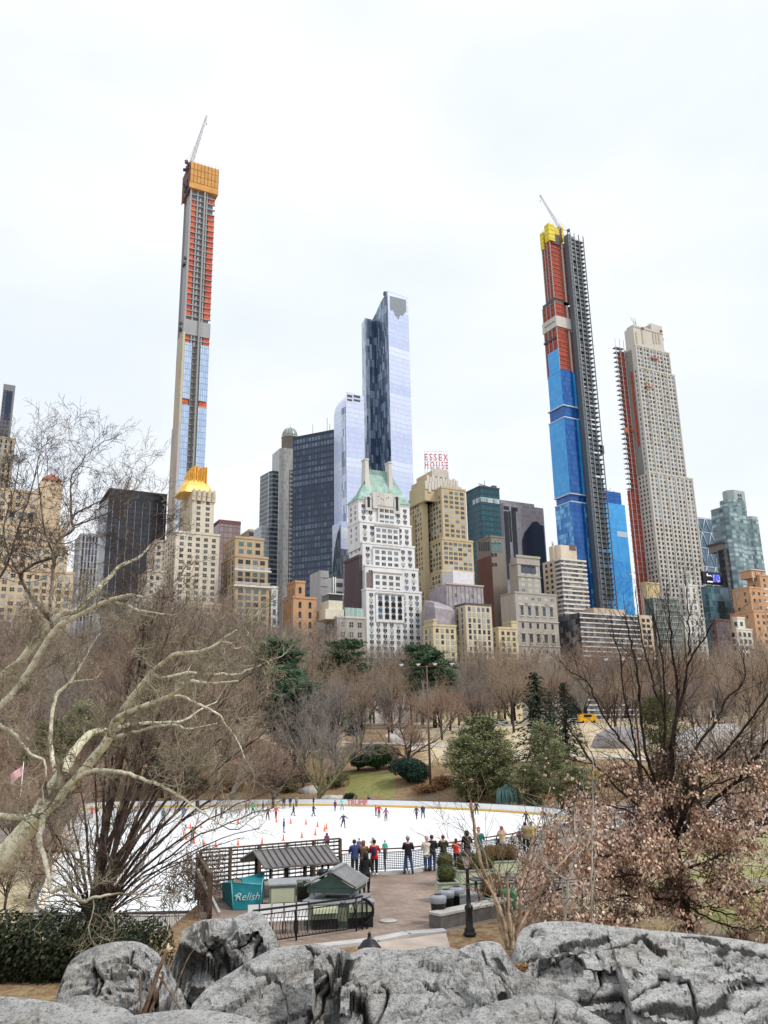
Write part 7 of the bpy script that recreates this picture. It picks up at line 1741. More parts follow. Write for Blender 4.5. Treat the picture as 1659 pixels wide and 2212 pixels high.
VARS['d'] = variant(4, dict(base, levels=5, kids=[8, 6, 4, 4, 3], spread=[28, 34, 40, 44], ratio=[1.0, .6, .58, .55, .5], lift=.4), b_grey, b_grey)
VARS['crab'] = variant(5, dict(base, L0=4.5, r0=.45, kids=[6, 5, 5, 5, 4], spread=[58, 52, 50, 55], ratio=[1.5, .7, .6, .5, .5], wig=[.12, .3, .35, .35], lift=.1), b_dark, b_red)
VARS['vase'] = variant(6, dict(base, L0=4.2, r0=.3, kids=[9, 5, 5, 5, 4], spread=[36, 30, 40, 45], ratio=[2.1, .55, .55, .5, .5], wig=[.04, .1, .22, .3], lift=.25), b_moss, b_purp)
VARS['pale'] = variant(7, dict(base, L0=5, kids=[7, 5, 4, 4, 3], spread=[50, 48, 50, 50], wig=[.1, .3, .4, .4]), b_pale, b_pale)
VARS['e'] = variant(8, dict(base, L0=6, spread=[46, 44, 45, 50], kids=[6, 5, 5, 4, 3], wig=[.1, .24, .3, .35]), b_pale, b_brown)
VH = {}
for k, (t, c) in VARS.items(): VH[k] = max(v.co.z for v in c.vertices)
protos = {}
def tree(kind, pos, top_z, label, group=None, wid=1., name='bare_tree'):
    sc = (top_z-pos.z)/VH[kind]*1.02; t, c = VARS[kind]
    r_ = obj(name, None, None, pos-Vector((0, 0, .1)), rnd.random()*6.28, label, 'tree', group); r_.scale = (sc*wid, sc*wid, sc)
    obj('trunk', t, r_); obj('crown', c, r_); return r_
LMK = [(60, 'the large tan hotel'), (200, 'the pale grey slab'), (290, 'the black ribbed block'), (430, 'the gold crowned tower'), (530, 'the tan terraced block'), (600, 'the banded glass tower'), (690, 'the navy slab tower'), (760, 'the cream club house'), (850, 'the white green-roofed hotel'), (950, 'the lower cream wing'), (1030, 'the cream block with dark canopy'), (1090, 'the yellow brick wing'), (1160, 'the grey stone club tower'), (1250, 'the striped apartment tower'), (1340, 'the long banded slab'), (1430, 'the white balcony grid'), (1500, 'the ornate white block'), (1600, 'the bright white low block'), (1700, 'the orange brick building')]
def lmk(px): return min(LMK, key=lambda t: abs(t[0]-px))[1]
KA = {'a': 'mauve brown', 'b': 'dark brown', 'c': 'russet tinged', 'd': 'grey upright', 'e': 'pale trunked'}
rg = random.Random(11)
TOPS = [(-80, 1310), (60, 1330), (200, 1345), (320, 1300), (430, 1285), (520, 1292), (600, 1340), (640, 1345), (700, 1350), (760, 1385), (850, 1400), (1000, 1405), (1100, 1400), (1180, 1408), (1260, 1385), (1340, 1385), (1450, 1405), (1550, 1392), (1600, 1400), (1720, 1350)]
for D, step, dy, word in ((318, 38, -14, 'last row of the woods'), (285, 44, 0, 'third row of the woods'), (262, 50, 22, 'second row of the woods'), (232, 60, 52, 'front row of the woods')):
    px = -60+rg.random()*20
    while px < 1720:
        skip = (D == 232 and 1040 < px < 1330)
        if not skip:
            g_ = ground_at(px, D+rg.uniform(-12, 12)); tz = at(px, interp(TOPS, px)-16+dy+rg.uniform(-14, 24), g_.y).z
            k = rg.choice('abbcdd' if D > 262 else 'abbccde'); lm = lmk(px)
            tree(k, g_, tz, '%s bare tree, %s, below %s' % (KA[k], word, lm), '%s bare trees, %s, below %s' % (KA[k], word, lm), rg.uniform(.95, 1.3))
        px += step*rg.uniform(.75, 1.25)
# belt behind the ice at the west
for D, step, dy in ((196, 70, 95), (168, 62, 120), (146, 58, 180)):
    px = -50+rg.random()*20
    while px < 545:
        g_ = ground_at(px, D+rg.uniform(-6, 6)); tz = at(px, interp(TOPS, px)+dy+rg.uniform(-15, 40), g_.y).z; k = rg.choice('abccbee'); w_ = {196: 'back', 168: 'middle', 146: 'front'}[D]; lm = lmk(px)
        tree(k, g_, tz, '%s bare tree, %s of the west bank, below %s' % (KA[k], w_, lm), '%s bare trees, %s of the west bank, in line with %s' % (KA[k], w_, lm), rg.uniform(.9, 1.25)); px += step*rg.uniform(.75, 1.25)
# right edge trees
for px, D, ty, k in ((1560, 190, 1440, 'a'), (1640, 170, 1400, 'b'), (1690, 200, 1380, 'b'), (1600, 215, 1420, 'c'), (1500, 210, 1450, 'a'), (1430, 220, 1450, 'a'), (1680, 140, 1480, 'd')):
    g_ = ground_at(px, D); tree(k, g_, at(px, ty, D).z, '%s bare tree beyond the oak, below %s' % (KA[k], lmk(px)), '%s bare trees east of the meadow, in line with %s' % (KA[k], lmk(px)), 1.1)
# named single trees of the far bank
def T(kind, px, D, ty, lab, wid=1.): g_ = ground_at(px, D); return tree(kind, g_, at(px, ty, D).z, lab, None, wid)
T('vase', 688, 147, 1440, 'vase shaped tree with yellow mossy trunk standing on the far bank near the white rock', 1.25)
T('a', 727, 160, 1448, 'straight dark trunked bare tree right of the yellow mossy trunk', 1.1)
T('a', 655, 158, 1450, 'thin dark trunked bare tree left of the yellow mossy trunk', .9)
T('crab', 887, 166, 1478, 'low crooked crab apple tree with dark forked trunk and orange brown twigs beside the path', 1.0)
T('c', 955, 205, 1450, 'bare russet tree behind the rusty floodlight mast', 1.2)
T('a', 840, 205, 1455, 'bare tree with pinkish crown standing behind the crab apple tree', 1.1)
T('b', 780, 190, 1450, 'slim dark bare tree between the mossy tree and the crab apple', .9)
T('pale', 975, 158, 1560, 'small pale barked crooked tree left of the yellow green cedar', .9)
T('a', 1020, 215, 1440, 'broad mauve bare tree above the yellow green cedar', 1.3)
T('b', 1110, 215, 1430, 'dark many limbed bare tree behind the meadow beside the spruces', 1.3)
T('a', 1065, 225, 1440, 'mauve bare tree behind the cedar and the meadow path', 1.2)
T('b', 1160, 230, 1440, 'dark bare tree right behind the tall spruce', 1.1)
T('b', 700, 205, 1430, 'dark bare tree behind the mossy tree, below the cream club house', 1.2)
T('b', 1330, 205, 1440, 'tall bare tree at the back of the meadow behind the oak stems', 1.1)
T('c', 590, 143, 1560, 'russet bush like tree with clinging leaves left of the pine', 1.2)
T('b', 1650, 70, 1450, 'dark leaning bare tree at the east edge in front of the meadow', 1.2)

# evergreens
def needle_mesh(seed, kind, mats):
    rng = random.Random(seed); t, c = MB(), MB(); H = 10.
    t.tube([(0, 0, -.3), (.1, 0, H*.5), (0, .1, H*.96)], [.22, .13, .03], 7)
    if kind == 'spruce':
        for i in range(90):
            z = lerp(.6, H*.98, (i/90)**.9); rr = (1-z/H)**.85*2.7*rng.uniform(.7, 1.1)+.1; a = i*2.4
            for k in range(int(18*rr)+5):
                q = (k+rng.random())/(int(18*rr)+5); p = Vector((math.cos(a)*rr*q, math.sin(a)*rr*q, z-rr*q*.35+.08*rng.uniform(-1, 1)))+Vector((rng.gauss(0, .16), rng.gauss(0, .16), rng.gauss(0, .09)))
                d = Vector((math.cos(a), math.sin(a), -.4)).normalized(); u = rotd(d, rng.uniform(0, .9), rng)*.22; v = u.cross(Vector((rng.gauss(0, .5), rng.gauss(0, .5), 1))).normalized()*.07
                c.face([p-u, p+v, p+u, p-v])
    else:
        nb = 84 if kind == 'pine' else 70
        for i in range(nb):
            z = lerp(H*(.28 if kind == 'pine' else .06), H*.97, rng.random() if kind != 'pine' else (int(i/7)+rng.random()*.75)/12.); a = rng.random()*6.28; L = (2.7 if kind == 'pine' else 2.6)*math.sin(math.pi*min(1, (1-z/H)*.8+.16))*rng.uniform(.6, 1.1)
            e = Vector((math.cos(a)*L, math.sin(a)*L, z+L*(.12 if kind == 'pine' else .3))); s_ = Vector((0, 0, z)); t.tube([s_, e], [.05, .015], 3, 0, False)
            for k in range(11):
                q = .25+.75*(k+rng.random())/11; cc = s_.lerp(e, q)+Vector((rng.gauss(0, .3), rng.gauss(0, .3), rng.gauss(0, .08 if kind == 'pine' else .22)))
                for m_ in range(15):
                    p = cc+Vector((rng.gauss(0, .24), rng.gauss(0, .24), rng.gauss(0, .09 if kind == 'pine' else .2))); u = Vector((rng.gauss(0, 1), rng.gauss(0, 1), rng.gauss(0, .5)+.3)).normalized()*.17; v = u.orthogonal().normalized()*.055
                    c.face([p-u, p+v, p+u, p-v])
    return t.mesh('trunk', [b_dark]), c.mesh('crown', mats)
pine_m = leafm('pine_needles', [(.02, .045, .022), (.045, .085, .04), (.10, .15, .075), (.035, .065, .032)])
spr_m = leafm('spruce_needles', [(.012, .03, .018), (.025, .05, .028), (.05, .075, .035)])
ced_m = leafm('cedar_foliage', [(.03, .05, .018), (.12, .15, .05), (.26, .26, .12), (.07, .11, .045), (.2, .17, .08), (.34, .34, .18)])
EV = {'pine': needle_mesh(21, 'pine', [pine_m]), 'pine2': needle_mesh(24, 'pine', [pine_m]), 'spruce': needle_mesh(22, 'spruce', [spr_m]), 'cedar': needle_mesh(23, 'cedar', [ced_m]), 'cedar2': needle_mesh(25, 'cedar', [ced_m])}
def ever(kind, px, D, ty, lab, wid=1., group=None, dz=0):
    g_ = ground_at(px, D); s = (at(px, ty, D).z-g_.z)/10.; t, c = EV[kind]
    r_ = obj('evergreen_tree', None, None, g_, rnd.random()*6, lab, 'evergreen tree', group); r_.scale = (s*wid, s*wid, s); obj('trunk', t, r_); obj('crown', c, r_)
ever('pine', 655, 168, 1465, 'blue green layered pine standing between the bare trunks above the fence', 1.35)
ever('pine2', 615, 176, 1440, 'tall green pine left of the blue green layered pine', 1.1)
ever('pine2', 600, 190, 1372, 'tall slender pine rising out of the brown woods', .9)
ever('pine', 635, 176, 1500, 'low dark pine tucked beside the layered pine', 1.3)
ever('pine', 740, 260, 1376, 'dark pine top in the woods left of the white green-roofed hotel', 1.1)
ever('pine2', 913, 262, 1388, 'pine top in the woods just right of the white hotel', 1.0)
ever('pine', 940, 250, 1400, 'broad dark pine behind the rusty floodlight mast', 1.3)
ever('pine', 770, 200, 1520, 'dark low pine behind the mossy tree', 1.2)
ever('cedar', 1045, 146, 1548, 'big yellow green cedar with dark base beside the weeping blue conifer', 1.5)
ever('cedar2', 1012, 141, 1590, 'smaller yellow green cedar on the left flank of the big one', 1.5)
ever('cedar', 1082, 140, 1600, 'yellow green cedar on the right flank of the big one', 1.5)
ever('spruce', 1168, 160, 1446, 'tall narrow dark spruce at the meadow edge', 1.5)
ever('spruce', 1228, 165, 1470, 'second dark spruce right of the tall narrow one', 1.3)
ever('spruce', 1195, 175, 1490, 'short dark spruce between the two tall ones', .9)
ever('cedar2', 1180, 140, 1560, 'sparse olive cedar in front of the spruces', .75)
ever('cedar', 1215, 128, 1600, 'bushy green cedar at the east end of the boards', .8)
ever('cedar2', 1150, 132, 1650, 'low green juniper beside the weeping blue conifer', 1.8)
ever('cedar', 1255, 124, 1655, 'low green juniper behind the left oak leaves', 1.8)
ever('cedar2', 1440, 140, 1500, 'grey green cedar seen between the oak stems', .8)
ever('cedar', 1500, 118, 1640, 'green juniper by the pale pavement behind the oak', 1.4)
ever('cedar', 180, 150, 1520, 'dark green bushy cedar behind the sycamore fork', 1.1)
ever('cedar2', 90, 140, 1560, 'dark green cedar low behind the left sycamore limb', 1.1)
ever('pine2', 350, 160, 1560, 'dull green pine inside the brown woods behind the sycamore', 1.2)

def shrub(name, pos, rx, ry, rz, mat, n, size, lab, cat='shrub', seed=1, stems=True, group=None):
    rng = random.Random(seed); r_ = thing(name, lab, cat, pos, 0, group); q = MB()
    if stems:
        for i in range(14):
            a = rng.random()*6.28; q.tube([(0, 0, -.2), (math.cos(a)*rx*.4, math.sin(a)*ry*.4, rz), (math.cos(a)*rx*.7, math.sin(a)*ry*.7, rz*1.5)], [.06, .04, .02], 4, 0, False)
        part(q, 'stem', [b_dark], r_); q = MB()
    lobes = [(Vector((rng.uniform(-.5, .5)*rx, rng.uniform(-.5, .5)*ry, rz*rng.uniform(.6, 1.25))), rng.uniform(.45, .7)) for _ in range(9)]
    for c_, s_ in lobes: leaf_ball(q, c_, rx*s_, ry*s_, rz*s_, n//9, size, rng)
    part(q, 'foliage', [mat], r_); return r_
rhod = leafm('rhododendron_leaf', [(.008, .03, .012), (.02, .065, .022), (.035, .10, .035)]); rhod2 = leafm('holly_leaf', [(.008, .022, .018), (.015, .045, .03), (.03, .07, .045)])
g_ = hit(815, 1662, 120); shrub('evergreen_shrub', g_, 5.2, 3.5, 2.6, rhod, 9000, .2, 'bright green rounded shrub on the far bank below the crab apple tree', seed=2)
g_ = hit(774, 1664, 120); shrub('evergreen_shrub', g_, 2.2, 2.2, 1.9, rhod, 4000, .2, 'small rounded shrub touching the bright green one on its left', seed=3)
g_ = hit(884, 1690, 120); shrub('evergreen_shrub', g_, 4.2, 3., 2.3, rhod2, 8000, .2, 'darkest blue green rounded shrub right of the bright green one', seed=4)
g_ = hit(755, 1728, 120); shrub('evergreen_shrub', g_, 1.2, .8, .7, rhod2, 900, .12, 'tiny dark round bush just behind the far boards', seed=5)
# weeping blue conifer
g_ = ground_at(1100, 133); r_ = thing('weeping_conifer', 'pale blue green weeping conifer draping beside the big cedar', 'evergreen tree', g_); q = MB(); rg2 = random.Random(9)
q.tube([(0, 0, 0), (.3, 0, 1.8), (-.2, 0, 3.0), (.6, 0, 3.5)], [.12, .1, .07, .04], 6); part(q, 'trunk', [b_dark], r_); q = MB()
for i in range(260):
    a = rg2.random()*6.28; rr = rg2.random()**.5*1.7; zt_ = 3.6-rr*.55+rg2.uniform(-.2, .2); L = rg2.uniform(1.2, 2.9)*(.6+.4*rr/1.7)
    p = Vector((math.cos(a)*rr, math.sin(a)*rr, zt_)); q.tube([p*1, p+Vector((math.cos(a)*.15, math.sin(a)*.15, -L*.4)), p+Vector((math.cos(a)*.18, math.sin(a)*.18, -min(L, zt_)))], [.09, .075, .03], 4, 0, False)
part(q, 'foliage', [leafm('blue_weeping_foliage', [(.08, .16, .14), (.14, .25, .22), (.2, .32, .28)])], r_)
# bank shrubs and leaf litter plants
lit = leafm('russet_leaf', [(.2, .09, .04), (.34, .17, .08), (.42, .25, .13), (.13, .07, .035)]); olv = leafm('olive_leaf', [(.06, .07, .025), (.12, .12, .05), (.2, .17, .08)])
for i, (px, py, rx, rz, mt, lab) in enumerate(((590, 1700, 3, 1.6, lit, 'russet leafed low bush on the far bank at the branch tips'), (620, 1712, 2.5, 1.2, olv, 'olive low bush left of the white rock'), (730, 1700, 2.6, 1.4, olv, 'twiggy olive bush between mossy trunk and lawn'), (655, 1690, 2, 1.2, olv, 'dark olive bush above the white rock'),
   (920, 1712, 3, .8, lit, 'low russet ground shrub right of the lawn patch'), (960, 1700, 2.6, 1.1, lit, 'russet shrub in front of the smaller cedar'), (1010, 1722, 2.4, 1, olv, 'green low shrub at the foot of the big cedar'), (560, 1640, 3.5, 2.6, lit, 'large russet bush with clinging leaves below the pine'), (1160, 1735, 3, .9, lit, 'low russet shrub behind the east boards'),
   (500, 1710, 3, 1.6, lit, 'russet thicket behind the boards, left of the bank bush'), (420, 1712, 3, 1.6, olv, 'olive thicket behind the boards below the sycamore arc'), (340, 1705, 3.2, 2, lit, 'russet thicket behind the boards among the dark stems'), (1310, 1700, 3, 1.8, leafm('mustard_leaf', [(.3, .18, .02), (.45, .3, .04)]), 'mustard yellow bush behind the left oak leaves'))):
    g_ = hit(px, py, 120); shrub('low_shrub', g_, rx, rx*.7, rz, mt, 1500, .15, lab, seed=30+i)
# west bank thickets near the ice
for i, (px, D, h, lab) in enumerate(((20, 92, 5, 'brown thicket at the west edge above the ice'), (70, 98, 5.5, 'brown thicket beside the flag pole'), (120, 105, 5, 'brown thicket right of the flag pole'), (10, 62, 3.0, 'brown thicket at the west edge below the sycamore trunk'), (62, 66, 2.6, 'brown thicket under the sycamore trunk'), (150, 112, 5, 'brown thicket at the corner of the boards'), (40, 120, 7, 'tall brown thicket behind the bare white pole'), (100, 125, 8, 'tall brown thicket behind the corner of the ice'), (160, 128, 8, 'tall brown thicket right of the sycamore fork'), (108, 76, 3.6, 'brown thicket leaning over the near west corner of the ice'), (70, 84, 4.2, 'brown thicket left of the near corner of the ice'), (128, 94, 4.4, 'brown thicket overhanging the west side of the ice'))):
    g_ = ground_at(px, D); tree(rg.choice('cab'), g_, g_.z+h*1.5, lab, None, 1.5, 'bare_shrub')
# rocks on the far bank
def far_rock(px, py, w_, h_, lab, mt):
    g_ = hit(px, py, 60); q = MB(); n = 16; m_ = 9; rows = []
    for j in range(m_+1):
        ph = j/m_*math.pi/2
        for i in range(n):
            a = 2*math.pi*i/n; v = Vector((math.cos(a)*math.cos(ph)*w_, math.sin(a)*math.cos(ph)*w_*.6, math.sin(ph)*h_-.25)); v *= 1+.35*noise.noise(v*.9/h_+Vector((px, 0, 0))); q.v.append(tuple(v))
    for j in range(m_):
        for i in range(n): q.idx((j*n+i, j*n+(i+1) % n, (j+1)*n+(i+1) % n, (j+1)*n+i), 0, None, False)
    single(q, 'boulder', [mt], lab, 'boulder', None, g_)
prock = pmat('pale_boulder', (.5, .48, .45), .9, var=.3, scale=1.2, bmp=.6)
far_rock(669, 1712, 1.7, 1.5, 'white rounded boulder on the far bank beside the mossy trunk', prock)
far_rock(715, 1727, 3.0, 1.0, 'flat grey rock slab at the foot of the lawn behind the boards', prock)
far_rock(1355, 1612, 7.5, 4.0, 'dark grey rock outcrop in the meadow behind the oak stems', pmat('slate_outcrop', (.3, .28, .28), .9, var=.3, scale=.8, bmp=.6))
far_rock(1600, 1640, 15, 6.5, 'large pale grey rock outcrop in the meadow at the right edge', pmat('pale_outcrop', (.42, .4, .39), .9, var=.25, scale=.5, bmp=.6))
# park fence on the bank
root = thing('park_fence', 'thin black park fence running along the bank between the trunks', 'fence', (0, 0, 0)); q = MB(); fp = [hit(px, 1640+.0*px, 120) for px in range(560, 790, 6)]
for a_, c_ in zip(fp, fp[1:]):
    for z in (.35, 1.1): q.bar(a_+Vector((0, 0, z)), c_+Vector((0, 0, z)), .06)
part(q, 'rail', [iron], root)
for a_ in fp[::3]: q = MB(); q.bar(a_, a_+Vector((0, 0, 1.25)), .07); part(q, 'post', [iron], root)
# leaf hedge at the lower left
rng = random.Random(5); q = MB(); hed = leafm('ivy_leaf', [(.006, .012, .005), (.012, .026, .009), (.025, .04, .016), (.06, .06, .03)]); r_ = thing('hedge', 'long low dark ivy covered hedge behind the boulders at the lower left', 'hedge', (-20, 28, 4.0)); qq = MB()
for i in range(240):
    p = Vector((rng.uniform(-8, 12), rng.uniform(-.9, .6), rng.uniform(.2, 1.6))); ps = [p]
    for k in range(4): p = p+Vector((rng.uniform(-.3, .3), rng.uniform(-.15, .15), rng.uniform(-.1, .35))); ps.append(p)
    qq.tube(ps, .012, 3)
part(qq, 'vine', [pmat('vine_bark', (.12, .09, .06), .9, var=.3)], r_)
if 1: pass
for i in range(46):
    x = lerp(-8, 12.4, i/45); hh = 1.6+.9*noise.noise(Vector((x*.8, 0, 0)))+rng.uniform(-.2, .25)+(.55 if x < 3 else 0)-max(0, (x-8))*.05
    leaf_ball(q, (x, rng.uniform(-.3, .5), hh*.5), .75, .95, hh*.75, 1000, .07, rng)
part(q, 'foliage', [hed], r_); q = MB(); q.box(-8, 12.2, -.1, .4, -.6, 1.0); part(q, 'stems', [pmat('hedge_core', (.02, .02, .012), .95, var=.4)], r_)  # solid dark core box under the leaves, coloured as the hedge's inner shade

# ---- traced big trees
def limb(px_pts, Y, dY=0.):
    return [at(p[0], p[1], Y+(dY*i/(len(px_pts)-1))+(p[3] if len(p) > 3 else 0)) for i, p in enumerate(px_pts)], [p[2] for p in px_pts]
def smooth(pts, rad, k=4, wig=0., rng=None):
    P = catmull([tuple(p)+(r_,) for p, r_ in zip(pts, rad)], False, k); V_ = [Vector(p[:3]) for p in P]
    if wig: V_ = [v+Vector((rng.gauss(0, wig), rng.gauss(0, wig), rng.gauss(0, wig))) for v in V_]
    return V_, [p[3] for p in P]
def twig(mb, p, d, L, r, lvl, rng, cfg):
    n = cfg['n'][lvl]; pts, _ = wpath(p, d, L, n, cfg['wig'], rng, cfg.get('up', .04), cfg.get('grav', 0)); r1 = max(cfg['rmin'], r*.45)
    mb.tube(pts, [lerp(r, r1, i/n) for i in range(n+1)], 4 if lvl == 0 else 3, 0, False)
    if cfg.get('leaf') is not None: cfg['leaf'](pts, lvl, rng)
    if lvl+1 >= len(cfg['n']): return
    k = cfg['k'][lvl]
    for i in range(k):
        t = (.25+.75*(i+rng.random())/k)*n; j = min(n-1, int(t)); q = pts[j].lerp(pts[j+1], t-j); dd = (pts[j+1]-pts[j]).normalized()
        twig(mb, q, rotd(dd, R(rng.uniform(28, 62)), rng), L*rng.uniform(.35, .6), max(cfg['rmin'], r*.55), lvl+1, rng, cfg)
# sycamore
SY = 16.0; PXM = SY/1785
syc = [
 [(-330,2190,34,0),(-260,2080,32,0),(-130,1975,29,0),(0,1861,25,0),(40,1812,21,0),(82,1765,19,0)],
 [(70,1775,13,0),(100,1722,13.5,.1),(131,1672,12.5,.2),(160,1625,10,.5),(186,1592,8.5,.8),(208,1579,6.5,1),(236,1577,5,1.3)],
 [(82,1768,12,0),(130,1722,11.5,0),(167,1682,10.5,-.1),(198,1643,9.5,-.2),(230,1603,9,-.3),(254,1555,8.5,-.4),(286,1508,7.5,-.5),(317,1468,6.5,-.6),(333,1448,5.5,-.7),(357,1428,4.6,-.8),(381,1413,4.2,-1),(425,1409,3.8,-1.2),(460,1397,3,-1.4),(490,1375,2.2,-1.5),(512,1361,1.5,-1.7)],
 [(331,1460,4.5,-.6),(357,1464,4.2,-.6),(385,1458,3.8,-.5),(409,1452,3.5,-.4),(436,1456,3,-.3),(475,1455,2.6,0),(512,1456,2.2,.3),(563,1436,1.4,.6)],
 [(230,1595,5.5,-.3),(244,1563,5.8,-.6),(258,1547,5.5,-.8),(302,1528,5,-1.2),(357,1508,4.4,-1.6),(397,1484,3.8,-2),(413,1472,3.5,-2.1),(448,1476,2.6,-2.3),(516,1472,1.4,-2.6)],
 [(357,1508,3.4,-1.6),(389,1504,3.1,-1.7),(417,1516,2.7,-1.8),(460,1536,2.2,-2),(476,1548,2,-2),(488,1567,1.6,-2),(512,1599,1.2,-2.1),(528,1639,.9,-2.2)],
 [(252,1572,4.5,.2),(302,1563,4,.6),(349,1561,3.6,1),(397,1557,3,1.3),(428,1536,2.2,1.5),(470,1515,1.3,1.8)],
 [(246,1592,3.8,-.5),(298,1579,3.2,-.8),(349,1567,2.8,-1),(385,1567,2.4,-1.2),(405,1575,2,-1.3),(468,1563,1.2,-1.5)],
 [(-260,1700,13,1),(-120,1560,12,1),(0,1462,9.5,.8),(40,1432,9,.6),(64,1403,8.5,.5),(103,1349,8,.4),(135,1325,7,.4),(164,1319,6.5,.4),(202,1281,6,.6),(232,1251,5.2,.8),(262,1221,4.2,1),(300,1204,3.2,1.2),(327,1177,2.2,1.4),(350,1160,1.3,1.5)],
 [(-260,1760,12,0),(-110,1620,10,-.2),(0,1524,7.5,-.5),(36,1488,7,-.5),(71,1436,6.5,-.6),(115,1365,6,-.7),(147,1341,5.5,-.8),(187,1321,5,-.9),(222,1302,4.5,-1),(274,1286,3.5,-1.1),(310,1290,2.6,-1.2),(341,1278,1.6,-1.3)],
 [(222,1302,3.2,-1),(246,1300,3,-1),(278,1309,2.8,-1.1),(294,1317,2.6,-1.2),(317,1321,2.2,-1.3),(357,1327,1.4,-1.5)],
 [(115,1358,4.2,-.6),(101,1330,4,-.4),(71,1294,3.8,-.2),(50,1262,3.6,0),(44,1243,3.4,0),(52,1232,3.3,0),(82,1215,3.3,.1),(125,1199,3.4,.2),(123,1172,3.2,.3),(142,1155,3.4,.4),(159,1143,3.2,.5),(155,1122,2.6,.5),(153,1062,2.1,.6),(156,1027,1.8,.7),(175,1002,1.4,.8),(186,981,.9,.8)],
 [(159,1136,2.2,.5),(191,1125,1.9,.6),(224,1112,1.2,.7),(240,1100,.8,.8)],
 [(156,1122,2,.5),(166,1108,1.8,.4),(191,1095,1.6,.4),(235,1073,1,.3)],
 [(104,1335,3.4,-.5),(109,1300,3.6,-.4),(113,1260,3.6,-.3),(115,1232,3.3,-.3),(116,1200,3,-.2)],
 [(131,1698,5,.2),(116,1652,4.8,.5),(109,1603,4.6,.8),(113,1540,4.4,1),(123,1500,4.2,1.1),(147,1476,3.6,1.2),(175,1436,2.8,1.3),(198,1393,2.1,1.4),(216,1369,1.4,1.5)],
 [(147,1476,2.2,1.2),(172,1470,1.8,1.1),(205,1466,1.3,1),(222,1448,.9,1)],
 [(-150,1500,5,-1),(-60,1540,4.5,-1),(0,1567,3.8,-1),(32,1587,3.5,-1),(52,1611,3.2,-1),(71,1631,3,-1),(95,1643,2.4,-1),(99,1682,1.6,-1)],
 [(167,1686,5,-.2),(190,1667,4.6,-.6),(222,1665,4.2,-.9),(270,1669,3.8,-1.2),(317,1686,3.3,-1.5),(357,1702,2.8,-1.8),(401,1730,2.2,-2),(436,1754,1.6,-2.2),(476,1782,1.1,-2.4)],
 [(92,1765,6,-.1),(92,1782,6,-.4),(85,1812,5.4,-.7),(95,1849,4.8,-1),(105,1893,4.4,-1.2),(110,1924,4.2,-1.3),(135,1920,3.8,-1.4),(163,1936,3.2,-1.5),(180,1948,3,-1.6),(200,1938,2.6,-1.7),(240,1933,2,-1.8)],
 [(-140,1735,7,0),(-60,1752,6.5,0),(0,1762,6,0),(48,1766,6,0),(92,1770,5.5,0)],
 [(-160,1480,5,1.5),(-60,1330,4,1.5),(10,1230,3,1.4),(40,1140,2.2,1.4),(70,1050,1.6,1.4),(85,980,1,1.4)],
 [(44,1243,2,0),(20,1200,1.8,.2),(8,1140,1.6,.3),(30,1060,1.2,.4),(45,985,.8,.5)],
 [(116,1200,2.4,-.2),(95,1140,2,-.2),(85,1060,1.5,-.2),(80,1000,.9,-.2)],
 [(262,1221,2,1),(275,1160,1.7,1),(268,1090,1.3,1),(280,1030,.8,1)],
]
rg = random.Random(31); sroot = thing('sycamore_tree', 'huge pale barked sycamore leaning in from the left with long crooked limbs over the rink', 'tree', at(-330, 2190, SY))
O = sroot.location.copy(); tk, lm_, tw, tw2, lm2 = MB(), MB(), MB(), MB(), MB()
cfg = dict(n=[6, 4, 3, 2], k=[6, 5, 3], wig=.42, rmin=.0028, up=.06)
m, nt, b = nmat('sycamore_bark'); vo = nz(nt, 3.2, 6, .75, stretch=(1, 1, .6)); v2 = nz(nt, 9, 5, .7)
c = ramp(nt, vo, [(.34, (.22, .21, .12)), (.42, (.5, .49, .32)), (.5, (.76, .74, .57)), (.66, (.6, .55, .36))]); c = mixc(nt, ramp(nt, v2, [(.56, (0,)*3), (.64, (.8,)*3)]), c, (.16, .14, .09))
nt.links.new(c, b.inputs['Base Color']); b.inputs['Roughness'].default_value = .85; bump(nt, b, v2, .6, .02); sb_ = m
m, nt, b = nmat('sycamore_limb_bark'); vo = nz(nt, 6, 6, .75); nt.links.new(ramp(nt, vo, [(.36, (.2, .18, .11)), (.45, (.5, .47, .34)), (.58, (.76, .72, .58))]), b.inputs['Base Color']); b.inputs['Roughness'].default_value = .85; sl_ = m
m, nt, b = nmat('sycamore_twig_bark'); vo = nz(nt, 2, 4, .7); nt.links.new(ramp(nt, vo, [(.38, (.12, .095, .065)), (.54, (.3, .26, .18)), (.7, (.6, .55, .42))]), b.inputs['Base Color']); b.inputs['Roughness'].default_value = .85; st_ = m
for i, L_ in enumerate(syc):
    pts, rad = limb(L_, SY); pts = [p-O for p in pts]; rad = [r_*PXM*.98 for r_ in rad]; thick = max(rad) > .055
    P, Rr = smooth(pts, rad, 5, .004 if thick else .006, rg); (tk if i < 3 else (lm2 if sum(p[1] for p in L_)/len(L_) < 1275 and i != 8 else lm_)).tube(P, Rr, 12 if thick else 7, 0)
    tot = sum((a_-c_).length for a_, c_ in zip(P, P[1:])); n = int(tot/.29)
    for k in range(n):
        t = (k+rg.random())/n*(len(P)-2); j = int(t); r_ = Rr[j]
        if r_ > .08 and rg.random() < .75: continue
        dd = (P[j+1]-P[j]).normalized(); q = proj(P[j]+O); 
        if q[0] < -60: continue
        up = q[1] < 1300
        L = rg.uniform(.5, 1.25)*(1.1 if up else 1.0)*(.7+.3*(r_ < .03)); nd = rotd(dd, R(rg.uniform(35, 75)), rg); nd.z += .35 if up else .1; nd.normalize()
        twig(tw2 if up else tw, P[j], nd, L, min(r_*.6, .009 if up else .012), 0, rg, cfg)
    twig(tw, P[-1], (P[-1]-P[-2]).normalized(), .9, Rr[-1], 0, rg, cfg)
